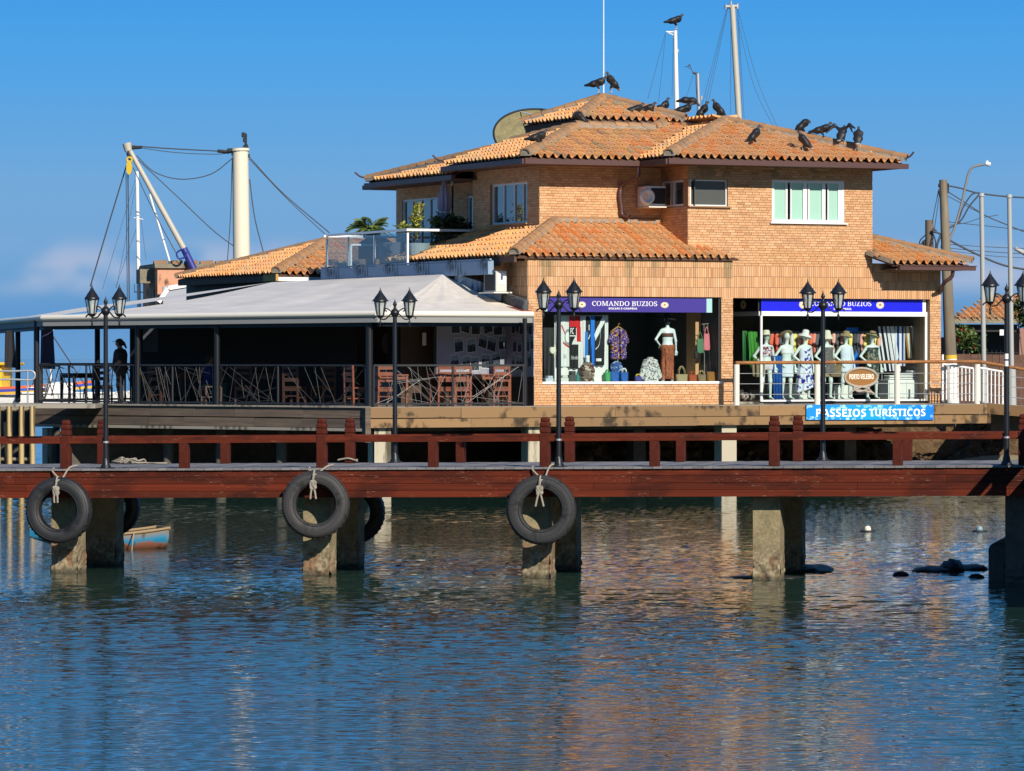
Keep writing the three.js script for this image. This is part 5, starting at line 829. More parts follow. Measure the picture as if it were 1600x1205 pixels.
  { const p = at1(1100, 507, .55), o = thing('bag_rack', 'thin steel rack at the right of the purple sign window', 'rack', Wd(p[0], p[1], .55), TH); mesh('rod', [rod(new V3(-.12, 0, 0), new V3(.14, .02, 0), .008), rod(new V3(.0, 0, 0), new V3(.02, h0 - p[1], 0), .008), rod(new V3(.1, 0, 0), new V3(.2, h0 - p[1], .02), .008)], M.steel, o); }
  const hang = (lab, px, py, v, w2, h2, c) => { const p = at1(px, py, v), o = thing('bag', lab, 'bag', Wd(p[0], p[1], v), TH); mesh('bag_body', bagG(w2, h2, .1, .75).translate(0, -h2 - .12, 0), std(c, .75), o); mesh('strap', tube([new V3(-w2 * .3, -.13, 0), new V3(0, .05, 0), new V3(w2 * .3, -.13, 0)], .012, 14, 5), std(c, .75), o); };
  hang('pink bag hanging from the thin steel rack', 1104, 514, .5, .2, .42, col(.62, .17, .20)); hang('dark green bag hanging from the thin steel rack', 1094, 522, .52, .22, .36, col(.07, .19, .10)); hang('small black bag hanging beside the lit brick pillar', 1088, 542, .5, .12, .18, col(.015, .015, .015));
  // small wares along the sill at the left
  [[857, .22, .12, col(.45, .50, .55), 'pale blue folded cloths at the left end of the window sill'], [880, .24, .13, col(.55, .55, .50), 'cream lettered boxes below the white flag'], [893, .2, .2, col(.05, .06, .06), 'dark box with small white figures behind the lamp post'], [902, .12, .26, col(.02, .16, .13), 'dark green bottle shaped vase below the flags'], [922, .2, .1, col(.04, .13, .06), 'low dark green trinkets in front of the scarf']].forEach(([px, w2, h2, c, lab], i) => { const p = at1(px, 598, .22); const g = i === 3 ? lathe([[.06, 0], [.07, .02], [.07, .15], [.025, .2], [.022, .26], [0, .26]], 14) : i === 4 ? [0, 1, 2].map((k) => new THREE.ConeGeometry(.06, h2 + .03 * k, 8).translate(k * .09 - .09, h2 / 2, 0)) : [rbx(w2, h2, .16, .02, 0, h2 / 2, 0), rbx(w2 * .7, h2 * .5, .14, .02, .02, h2 * 1.22, 0, .2)]; const o = whole('trinkets', g, std(c, .6), lab, 'trinkets'); o.position.copy(Wd(p[0], h0 + .03, .22)); o.rotation.y = TH; });
}
// ================================================================ shop 2: projecting glass box, sign, six mannequins
{
  const vg = vB + .12, u0 = uOn(1190, vg), u1 = uOn(1450, vg), hT2 = onV(1300, 466, vg)[1], hB = onV(1300, 487, vg)[1], hC = onV(1300, 494, vg)[1], hD2 = onV(1300, 627, vg)[1], vr = 4.2;
  const win = new THREE.Group(); win.name = 'shop_window'; win.position.copy(L(u0, hD2, vg)); bld.add(win); const w = u1 - u0, h = hC - hD2;
  mesh('header', [bx(w, hB - hC, .1, w / 2, h + (hB - hC) / 2, -.05), bx(.05, hB - hC, vr - vg, -.0, h + (hB - hC) / 2, -(vr - vg) / 2 - .1)], M.white, win);
  mesh('frame', [bx(.055, h, .06, .0, h / 2, -.03), bx(.06, h, .07, w - .05, h / 2, -.035), bx(w, .045, .06, w / 2, .02, -.032), bx(.1, hT2 - hC, .08, w - .1, h + (hT2 - hC) / 2, -.06)], M.white, win);
  const js = [0, ...[1260, 1327, 1396].map((px) => uOn(px, vg) - u0), w - .08];
  for (let i = 0; i < 4; i++) mesh('pane', bx(js[i + 1] - js[i] - .012, h - .05, .01, (js[i] + js[i + 1]) / 2 + .02, h / 2 + .02, -.03), M.glass, win);
  mesh('pane', bx(.01, h, vr - vg - .1, -.0, h / 2, -(vr - vg) / 2 - .06), M.glass, win);
  mesh('display_floor', [bx(w, .1, 4.2, w / 2, -.03, -2.2)], std(col(.16, .15, .14), .6), win);
  mesh('lining', [bx(.06, 2.6, 4.3, w + .03, 1.2, -2.2), bx(w + 1.2, .06, 4.4, w / 2 - .5, hT2 - hD2 + .05, -2.2)], std(col(.22, .17, .12), .9), win);
  const sw = uOn(1443, vg) - u0, sh = hT2 - hB, t = panelTex(1600, 140, (x, W2, H2) => { x.fillStyle = '#0a12cf'; x.fillRect(0, 0, W2, H2); x.fillStyle = '#f3f1ea'; fit(x, 'COMANDO BÚZIOS', 780, 56, 610, '70px serif'); fit(x, 'MODA PRAIA', 796, 112, 178, 'bold 28px sans-serif'); crest(x, 412, 68, 42); crest(x, 1170, 68, 38); });
  signBoard('shop_sign', 'bright blue shop sign reading COMANDO BÚZIOS MODA PRAIA over six mannequins', 'sign', Wd(u0 + sw / 2, (hT2 + hB) / 2, vg + .04), TH, sw, sh, t);
  const t3 = panelTex(900, 120, (x, W2, H2) => { x.fillStyle = '#0a0e2c'; x.fillRect(0, 0, W2, H2); x.fillStyle = '#c9c6c0'; fit(x, 'COMANDO BÚZIOS', 380, 58, 420, '60px serif'); crest(x, 700, 60, 40); });  // blue of the sign printed near black here, shade put into the print
  signBoard('shop_sign', 'side face of the blue shop sign, print darkened for shade, seen edge on with IOS and a crest', 'sign', Wd(u0 - .05, (hT2 + hB) / 2, vg + .06 + (vr - vg) / 2), TH - PI / 2, vr - vg, sh, t3);
  mesh('entry_floor', bx(u0 - uR1 + .2, .06, 5, (u0 + uR1) / 2, PLAT + .03, -3.2), M.slab, bld);
  const base = thing('mannequin', 'mannequin in white shorts, printed pareo top and cream hat, leftmost in the blue sign window', 'mannequin', [0, 0, 0], 0, 'mannequins in the blue sign window');
  const body = mesh('body', maniBody, M.mani, base);
  const dress = [
    (o) => { mesh('top', cloth(1.13, 1.4, .014), P1.pareo, o); mesh('shorts', cloth(.78, 1.02, .02), std(col(.70, .64, .70), .85), o); hat(o, hatG.brim(.19, .12, .0), P1.creamHat, 0); },
    (o) => { mesh('top', cloth(1.2, 1.36, .014, 0, 1, 0), P1.white, o); mesh('skirt', cloth(.6, 1.02, .02, .06, .95, .04), P1.whiteCloth, o); hat(o, hatG.brim(.2, .1, -.02), P1.straw, -1.1); },
    (o) => { mesh('dress', cloth(.9, 1.36, .016, 0, 1, 0, .12), P1.blueWhite, o); mesh('skirt', cloth(.28, 1.0, .02, .13, .98, .07, .16), P1.blueWhite, o); hat(o, hatG.brim(.19, .13, .07), std(col(.74, .74, .72), .85), .25); },
    (o) => { mesh('tunic', cloth(.70, 1.38, .022, .14, 1.15, .08), P1.tunic, o); hat(o, hatG.bucket(), P1.creamHat, 0); },
    (o) => { mesh('dress', cloth(.72, 1.4, .018, .03, 1, .03), P1.whiteCloth, o); hat(o, hatG.brim(.17, .1, .05), P1.straw, .15); },
    (o) => { mesh('cover_up', cloth(.5, 1.38, .016, .03, 1, .04), std(col(1, 1, 1), .8, { map: rep(print(93, [.33, .35, .30], [[.12, .2, .22, .5], [.6, .58, .5, .6]], 9), 2.4) }), o); hat(o, hatG.brim(.2, .1, .03), P1.straw, .3); mesh('hat_band', lathe([[.101, .012], [.102, .04], [.098, .04]], 20), P1.black, o).position.set(0, 1.725, .01); }];
  const hat = (o, g, m, tilt) => { const q = mesh('hat', g, m, o); q.position.set(0, 1.71, .01); if (tilt < -.5) { q.position.set(0, 1.70, -.05); q.rotation.x = tilt * .55; } else q.rotation.z = -tilt; };
  const labs = ['', 'mannequin in white top and short white wrap with a wide straw hat behind its head', 'mannequin in blue and white print dress with a slanted hem', 'mannequin in grey tunic and cream bucket hat just right of the lamp post', 'mannequin in plain pale blue dress and straw hat, behind the oval sign', 'mannequin in open patterned cover up and straw hat with black band, beside striped towels'];
  const px = [1197, 1229, 1258, 1292, 1322, 1363], vs = [.5, .58, .5, .55, .55, .55], tn = [-.1, .05, .1, .05, .1, -.05];
  const group = px.map((_, i) => i ? copy(base, labs[i]) : base);
  group.forEach((o, i) => { o.position.copy(Wd(uOn(px[i], vg + vs[i]), hD2 + .03, vg + vs[i])); o.rotation.y = TH + tn[i]; o.scale.setScalar(.985); dress[i](o); });
  const hb = (px2, v, m, lab) => { const p = onV(px2, 572, v); bag(lab, p[0], p[1] - .28, v, .34, .32, .13, m, { handle: .16 }); };
  hb(1185, vg + .35, P1.oliveStraw, 'straw bag with wooden ring handles hanging from the leftmost mannequin'); hb(1305, vg + .5, P1.strawDark, 'brown straw bag between the bucket hat mannequin and the oval sign'); hb(1287, vg + .5, P1.straw, 'cream straw bag held by the bucket hat mannequin');
  // blue pareo hanging between first and second mannequins; red one further right
  const dr = (lab, x0, x1, y0, y1, v, m, amp = .03, name = 'beach_towel', grp, sl = 0) => { const p = onV(x0, y0, v), q = onV(x1, y1, v), g = sheet(30, 14, (s, t2) => new V3((s - .5) * (q[0] - p[0]) + sl * t2, -t2 * (p[1] - q[1]), amp * Math.sin(s * 19 + t2) * (.3 + .7 * t2))); const o = whole(name, g, m, lab, name.replace('_', ' '), grp); o.position.copy(Wd((p[0] + q[0]) / 2, p[1], v)); o.rotation.y = TH; return o; };
  const ds = (m) => { m.side = THREE.DoubleSide; return m; };
  dr('bright blue sarong hanging to the floor between the two leftmost mannequins', 1208, 1222, 556, 625, vg + .45, ds(P1.blueCloth), .05, 'sarong');
  dr('red narrow scarf hanging behind the white wrap mannequin', 1229, 1234, 570, 600, vg + .75, ds(std(col(.5, .05, .03), .8)), .02, 'scarf');
  const tw = 'striped towels hung in the blue sign window';
  dr('navy and white striped beach towel, leftmost of the hung towels', 1369, 1397, 510, 580, vg + .75, ds(std(col(1, 1, 1), .9, { map: stripes([[.06, .07, .16, 1], [.86, .86, .88, 1.3], [.06, .07, .16, 1.2], [.86, .86, .88, 1.2], [.06, .07, .16, .9], [.86, .86, .88, 1.3], [.06, .07, .16, .5], [.86, .86, .9, 2.2]]) })), .025, 'beach_towel', tw, .2);
  dr('bright blue and white striped beach towel in the middle of the hung towels', 1399, 1414, 510, 572, vg + .75, ds(std(col(1, 1, 1), .9, { map: stripes([[.85, .86, .88, .8], [.05, .24, .55, .9], [.86, .87, .9, 1.2], [.05, .2, .5, 1], [.8, .82, .86, .5]]) })), .02, 'beach_towel', tw);
  dr('ochre and white striped beach towel, right of the blue striped one', 1413, 1425, 510, 560, vg + .75, ds(std(col(1, 1, 1), .9, { map: stripes([[.62, .42, .14, .9], [.85, .85, .82, 1.2], [.6, .40, .14, .9], [.85, .85, .84, .4]]) })), .02, 'beach_towel', tw, .1);
  dr('plain white beach towel, rightmost of the hung towels', 1425, 1440, 510, 565, vg + .75, ds(std(col(.70, .71, .68), .9)), .02, 'beach_towel', tw, .1);
  dr('large bright blue cloth hanging behind the pale blue dress mannequin', 1322, 1341, 512, 580, vg + .85, ds(std(col(.01, .16, .60), .8)), .02, 'beach_towel');
  { const p = onV(1410, 622, vg + .7), c = thing('cabinet', 'low white cabinet carrying folded towels in the blue sign window', 'cabinet', Wd(p[0], hD2 + .02, vg + .8), TH); mesh('carcass', [rbx(1.02, .5, .5, .01, 0, .27, 0)], M.white, c); for (const x of [-.25, .26]) mesh('door', rbx(.46, .42, .03, .006, x, .27, .26), M.white, c);
    [[-.35, 2, .22], [.02, 3, .42], [.36, 4, .3]].forEach(([x, n, w2], i) => { for (let k = 0; k < n; k++) { const o = whole('folded_towel', [rbx(w2 + rr(-.02, .02), .055, .3, .024, 0, 0, 0), rbx(w2 * .96, .02, .32, .01, .005, -.005, .01)], std(col(.66 + .06 * (k % 2), .66 + .05 * (k % 2), .68), .95), `pale folded towel on the white cabinet, ${['left', 'middle', 'right'][i]} stack, ${['lowest', 'second', 'third', 'topmost'][k]} one`, 'towel', 'folded towels on the white cabinet'); o.position.copy(Wd(p[0] + x, hD2 + .57 + k * .062, vg + .75)); o.rotation.y = TH + rr(-.06, .06); } }); }
  for (const [px2, w2] of [[1240, .75], [1315, .55]]) { const p = onV(px2, 622, vg + 1.3), c = thing('display_plinth', px2 < 1300 ? 'white low plinth behind the white wrap and blue print mannequins' : 'white low plinth behind the oval sign', 'plinth', Wd(p[0], hD2 + .02, vg + 1.4), TH); mesh('plinth_body', rbx(w2, .36, .4, .01, 0, .2, 0), M.white, c); }
  // garment rails at the back: each garment hung on the rail
  const railG = (lab, x0, x1, y, v, n, seed) => { const p = onV(x0, y, v), q = onV(x1, y, v), r = thing('clothes_rail', lab, 'clothes rail', Wd(p[0], p[1], v), TH), l = q[0] - p[0]; mesh('rail', rod(new V3(0, 0, 0), new V3(l, 0, 0), .015), M.steel, r); for (const x of [0, l]) mesh('upright', rod(new V3(x, 0, 0), new V3(x, hD2 - p[1], 0), .015), M.steel, r); return [p, l, v, n, seed]; };
  const shirts = ([p, l, v, n, seed], place) => { const q = rng(seed), cs = [[.75, .73, .7], [.72, .14, .09], [.78, .70, .66], [.75, .40, .32], [.7, .25, .2], [.05, .05, .06], [.8, .7, .2], [.5, .06, .1], [.1, .1, .12], [.62, .6, .55], [.2, .1, .06], [.75, .35, .3], [.12, .2, .15]]; const gg = shirtG; for (let i = 0; i < n; i++) { const c = cs[Math.floor(q() * cs.length)], o = whole('garment', gg, std(col(...c), .85), `${c[0] > .6 && c[1] > .5 ? 'pale' : c[0] > .4 ? 'reddish' : 'dark'} garment, ${['first', 'second', 'third', 'fourth', 'fifth', 'sixth', 'seventh', 'eighth', 'ninth', 'tenth', 'eleventh', 'twelfth', 'thirteenth', 'fourteenth'][i]} from the left on the ${place} clothes rail`, 'garment', `garments on the ${place} clothes rail`); o.position.copy(Wd(p[0] + (i + .5) * l / n, p[1], v)); o.rotation.y = TH + PI / 2 - .75 + .25 * q(); o.scale.set(1, .85 + .3 * q(), 1); } };
  const shirtG = nets((x, y, z) => Math.max(smin(ellip(x, y, z, [0, -.35, 0], [.2, .42, .05]), capsule(x, y, z, [-.15, -.08, 0], [-.3, -.3, 0], .06, .05), .05), y + .02), [-.4, -.8, -.1], [.26, .02, .1], .028);
  shirts(railG('clothes rail behind the three left mannequins', 1199, 1282, 519, vg + .95, 14, 4), 'left');
  shirts(railG('clothes rail behind the three right mannequins', 1286, 1378, 519, vg + .95, 14, 9), 'right');
  dr('bright green dress hanging left of the mannequins in the shop entry', 1166, 1183, 518, 575, vg + .7, ds(std(col(.06, .29, .04), .8)), .05, 'dress', null, .1);
  dr('dark green dress hanging at the left of the bright green one', 1160, 1170, 517, 566, vg + .75, ds(std(col(.02, .14, .04), .8)), .04, 'dress');
  { const p = onV(1160, 622, vg + .5), o = thing('basket', 'dark basket with white floral cloth on the floor of the shop entry', 'basket', Wd(p[0], PLAT + .06, vg + .9), TH); mesh('basket_body', bagG(.4, .3, .3, 1.2), P1.black, o); mesh('cloth', nets((x, y, z) => ellip(x, y, z, [.25, .12, .15], [.2 + .03 * Math.sin(x * 60), .12, .15]), [0, -.05, -.05], [.55, .3, .35], .02), std(col(1, 1, 1), .9, { map: rep(print(73, [.6, .55, .5], [[.2, .2, .2, .52]], 9), 2) }), o); }
}
// ================================================================ front rail of the platform, banner, oval sign
{
  const vr = pe + .12, g = thing('platform_railing', 'white posts with an orange wooden handrail and steel wires before the blue sign shop', 'railing', [OX, 0, -OD], TH);
  const h1 = onV(1300, 567, vr)[1]; M.orangeWood = std(col(.50, .20, .05), .5, { map: rep(T.grain, 1, 2) }); M.cream = std(col(.72, .68, .58), .5);
  for (const px of [1151, 1277, 1402, 1527]) { const u = uOn(px, vr); mesh('post', cyl(.075, .075, h1 - PLAT - .02, u, PLAT - .02, -vr, 14), M.cream, g); }
  const a = uOn(1149, vr), b = uOn(1530, vr), dn = onV(1640, 584, vr - 1);
  mesh('handrail', [rod(L(a, h1, vr), L(b, h1 + .03, vr), .045, .045, 10), rod(L(b, h1 + .03, vr), L(dn[0], dn[1], vr - 1), .045, .045, 10)], M.orangeWood, g);
  for (const py of [583.5, 599.5, 616]) { const h = onV(1300, py, vr)[1]; mesh('wire', [rod(L(a, h, vr), L(b, h, vr), .008, .008, 5), rod(L(b, h, vr), L(dn[0], h - .2, vr - 1), .008, .008, 5)], M.steel, g); }
  // PASSEIOS TURÍSTICOS banner on the edge boards
  const p = onV(1259, 657, pe - .07), q = onV(1458, 632, pe - .07), w = q[0] - p[0], hh = q[1] - p[1];
  const t = panelTex(1600, 200, (x, W2, H2) => { const gr = x.createLinearGradient(0, 0, W2, 0); gr.addColorStop(0, '#1a86d8'); gr.addColorStop(.5, '#139ee0'); gr.addColorStop(1, '#0f78dc'); x.fillStyle = gr; x.fillRect(0, 0, W2, H2); const r = rng(8); for (let i = 0; i < 75; i++) { const cx = r() * W2, cy = r() < .5 ? r() * 60 : H2 - r() * 60, rad = 4 + r() * 18; x.strokeStyle = 'rgba(225,240,250,.75)'; x.lineWidth = 4; x.beginPath(); x.arc(cx, cy, rad, 0, 7); x.stroke(); x.fillStyle = 'rgba(220,238,250,.35)'; x.fill(); } x.fillStyle = '#f6f7f4'; x.strokeStyle = '#f6f7f4'; x.lineWidth = 6; x.lineJoin = 'round'; fit(x, 'PASSEIOS', 430, 108, 640, 'bold 140px sans-serif'); fit(x, 'TURÍSTICOS', 1140, 104, 720, 'bold 134px sans-serif'); });
  signBoard('banner', 'sky blue banner reading PASSEIOS TURÍSTICOS on the platform edge', 'banner', Wd((p[0] + q[0]) / 2, (p[1] + q[1]) / 2, pe - .085), TH, w, hh, t, { rough: .35 }).rotation.z = -.006;
  // oval sign with rope edge and knot
  const c = onV(1345, 590, vr - .09), o = thing('oval_sign', 'oval brown sign reading PORTO VELEIRO framed by rope with a knot below', 'sign', Wd(...c), TH), rx = .47, ry = .235;
  const ot = panelTex(512, 256, (x, W2, H2) => { x.fillStyle = '#8a5a24'; x.fillRect(0, 0, W2, H2); x.fillStyle = '#a0702f'; for (let i = 0; i < 30; i++) x.fillRect(0, i * 9, W2, 2); x.fillStyle = '#f3efe2'; x.strokeStyle = '#f3efe2'; x.lineWidth = 3; fit(x, 'PORTO', 150, 118, 165, 'bold 96px sans-serif'); fit(x, 'VELEIRO', 352, 116, 215, 'bold 96px sans-serif'); });
  const el = new THREE.CylinderGeometry(1, 1, .035, 48).rotateX(PI / 2).scale(rx, ry, 1), P = el.attributes.position, uv = el.attributes.uv; for (let i = 0; i < P.count; i++) uv.setXY(i, P.getX(i) / rx / 2 + .5, P.getY(i) / ry / 2 + .5);
  mesh('board', el, std(col(1, 1, 1), .6, { map: ot }), o);
  M.signRope = std(col(.66, .58, .47), .9, { map: rep(T.grain, 10) });
  const ring = []; for (let i = 0; i < 40; i++) { const an = i / 40 * 2 * PI; ring.push(new V3(Math.cos(an) * rx, Math.sin(an) * ry, .02)); } mesh('rope_frame', tube(ring, .034, 120, 8, true), M.signRope, o);
  const kn = (s, z) => tube([[-.33 * s, -.43, z], [-.28 * s, -.36, z], [-.12 * s, -.27, z + .05], [.1 * s, -.23, z], [.22 * s, -.27, z - .02], [.14 * s, -.35, z + .04], [-.05 * s, -.33, z + .06], [-.2 * s, -.3, z]].map((k) => new V3(...k)), .026, 50, 7);
  mesh('knot', [kn(1, .03), kn(-1, .05), tube([[-.22, -.3, .06], [-.1, -.37, .07], [.1, -.36, .07], [.3, -.38, .06], [.38, -.43, .05]].map((k) => new V3(...k)), .026, 30, 7)], M.signRope, o);
}
// ================================================================ vultures on the roofs
{
  M.bird = std(col(1, 1, 1), .55, { vertexColors: true });
  const make = (pose) => { // x forward, y up, feet at the origin
    const { tail, rump, breast, neck, head, beak, wings } = pose;
    const f = (x, y, z) => {
      const fz = z * 1.0; let d = capsule(x, y, fz * .92, rump, breast, .085, .105);
      d = smin(d, capsule(x, y * 1, z * .55, tail, rump, .03, .07), .07);
      d = smin(d, capsule(x, y, z, breast, neck, .07, .036), .06); d = smin(d, capsule(x, y, z, neck, head, .032, .034), .02);
      d = smin(d, capsule(x, y, z, head, beak, .028, .009), .012);
      for (const s of [-1, 1]) {
        const hip = [rump[0] * .4 + breast[0] * .6 - .03, Math.min(rump[1], breast[1]) - .03, s * .05], kn = [.015, .13, s * .055], ft = [0, .012, s * .055];
        d = smin(d, capsule(x, y, z, hip, kn, .045, .017), .03); d = smin(d, capsule(x, y, z, kn, ft, .0125, .012), .01);
        for (const t of [-.4, 0, .4]) d = smin(d, capsule(x, y, z, ft, [.07 * Math.cos(t), .008, s * .055 + .07 * Math.sin(t)], .011, .008), .008);
        if (wings) { d = smin(d, capsule(x, y, z, [breast[0] - .05, breast[1] + .04, s * .07], wings.el.map((k, i) => i === 2 ? k * s : k), .05, .03), .04); const e = wings.el.map((k, i) => i === 2 ? k * s : k), w = wings.tip.map((k, i) => i === 2 ? k * s : k); d = smin(d, capsule(x, y, z, e, w, .045, .02), .03); d = smin(d, capsule(x, y, z, e, [w[0] - .08, w[1] - .1, w[2] * .9], .04, .02), .04); }
        else { const a = [breast[0] - .03, breast[1] + .02, s * .09], b = [lerp(rump[0], tail[0], .6), lerp(rump[1], tail[1], .6), s * .05]; d = smin(d, capsule(x, y, z, a, b, .05, .022), .025); }
      }
      return d;
    };
    const w = wings ? .55 : .17, g = nets(f, [-.48, -.02, -w], [.42, .68, w], .0135);
    return paint(g, (x, y, z) => { const dn = Math.hypot(x - head[0], y - head[1], z - head[2]), nk = capsule(x, y, z, neck, head, .04, .04); if (capsule(x, y, z, head, beak, .02, .014) < .004 && dn > .036) return [.10, .085, .075]; if (nk < .008) return [.045, .04, .042]; if (y < .115) return [.36, .33, .30]; const n = .008 + .01 * hash(Math.floor(x * 60), Math.floor(y * 60 + z * 30), 4); return [n * 1.05, n, n * .98]; });
  };
  const G = {
    up: make({ tail: [-.24, .09, 0], rump: [-.10, .23, 0], breast: [.03, .37, 0], neck: [.08, .48, 0], head: [.11, .55, 0], beak: [.19, .535, 0] }),
    level: make({ tail: [-.37, .22, 0], rump: [-.14, .26, 0], breast: [.07, .32, 0], neck: [.16, .41, 0], head: [.20, .46, 0], beak: [.275, .445, 0] }),
    feed: make({ tail: [-.36, .30, 0], rump: [-.14, .33, 0], breast: [.08, .30, 0], neck: [.19, .26, 0], head: [.24, .20, 0], beak: [.28, .14, 0] }),
    hunch: make({ tail: [-.26, .12, 0], rump: [-.12, .24, 0], breast: [.03, .36, 0], neck: [.09, .42, 0], head: [.15, .40, 0], beak: [.20, .34, 0] }),
    wing: make({ tail: [-.22, .10, 0], rump: [-.08, .24, 0], breast: [.03, .36, 0], neck: [.09, .45, 0], head: [.13, .50, 0], beak: [.2, .49, 0], wings: { el: [-.02, .52, .22], tip: [-.1, .42, .42] } }),
  };
  const solve = (px, py, fn) => { let a = -1, b = 16; for (let i = 0; i < 44; i++) { const v = (a + b) / 2, [u, h] = onV(px, py, v); (h > fn(u, v) ? a = v : b = v); } return onV(px, py, (a + b) / 2); };
  const { q, H0, e, eA, apex, k1, tap, tH, tv, tw, td, hip } = roofs, tf = (tap[1] - tH) / (td / 2);
  const pB = (u, v) => H0 + q * (v - e), pA = (u, v) => H0 + q * (v - eA), pL = (u, v) => H0 + q * (u - roofs.uLA);
  const dep = (c) => depthOf(c[0], c[2]);
  const B = [ // feet pixel, pose, heading (0 = right of the picture, 180 = left, 90 = away), place, label
    [935, 148, 'level', -10, dep(tap), 'vulture on the top of the lantern roof, left of the thin antenna, facing it'],
    [955, 147, 'up', 200, dep(tap), 'vulture on the top of the lantern roof, right of the thin antenna'],
    [993, 190, 'level', 15, dep(k1) - .5, 'vulture leftmost in the row of four on the ridge below the lantern roof'],
    [1012, 189, 'level', -10, dep(k1) - .3, 'vulture second from the left in the row of four on the ridge'],
    [1027, 190, 'level', 5, dep(k1) - .2, 'vulture third from the left in the row of four, overlapping its neighbours'],
    [1038, 187, 'up', 20, dep(k1), 'upright vulture at the right end of the row of four on the ridge'],
    [1070, 189, 'level', 10, dep(k1) + .4, 'vulture with outstretched head between the two short masts, below the stooping one'],
    [1078, 177, 'feed', -8, dep(k1) + 1.2, 'stooping vulture with its head hanging, just left of the short mast'],
    [1099, 193, 'up', 15, dep(apex) + 1.1, 'upright vulture on the right ridge, facing the tall mast'],
    [1121, 190, 'up', 190, dep(apex) + .6, 'upright vulture on the right ridge facing left, under the tall mast'],
    [1180, 231, 'up', 10, pB, 'lone vulture standing on the tiles of the right roof, left of the window'],
    [1255, 240, 'up', 170, pB, 'vulture on the tiles of the right roof looking left, above the green window'],
    [1256, 215, 'hunch', 10, dep(apex) - .6, 'hunched preening vulture, first from the left on the right hip of the roof'],
    [1286, 221, 'level', -5, dep(apex) - .9, 'vulture leaning forward, second from the left on the right hip of the roof'],
    [1316, 228, 'wing', 60, dep(apex) - 1.2, 'vulture with raised half open wings on the right hip of the roof'],
    [1341, 233, 'up', 80, dep(apex) - 1.5, 'upright vulture seen from behind, rightmost on the roof'],
    [842, 233, 'level', 5, pL, 'vulture on the left roof slope in front of the round dish'],
    [905, 204, 'hunch', 185, dep(hip) + .1, 'vulture in the shade under the corner of the lantern roof'],
    [1056, 48, 'level', 15, 122, 'vulture perched on the head of the white mast'],
  ];
  B.forEach(([px, py, pose, yaw, pl, lab]) => { const p = typeof pl === 'number' ? at(px, py, pl) : Wd(...solve(px, py, pl)); const o = thing('vulture', lab, 'bird', p.add(new V3(0, .03, 0)), R(yaw), 'black vultures on the roofs'); o.scale.setScalar(.97); mesh('body', G[pose], M.bird, o); });
}
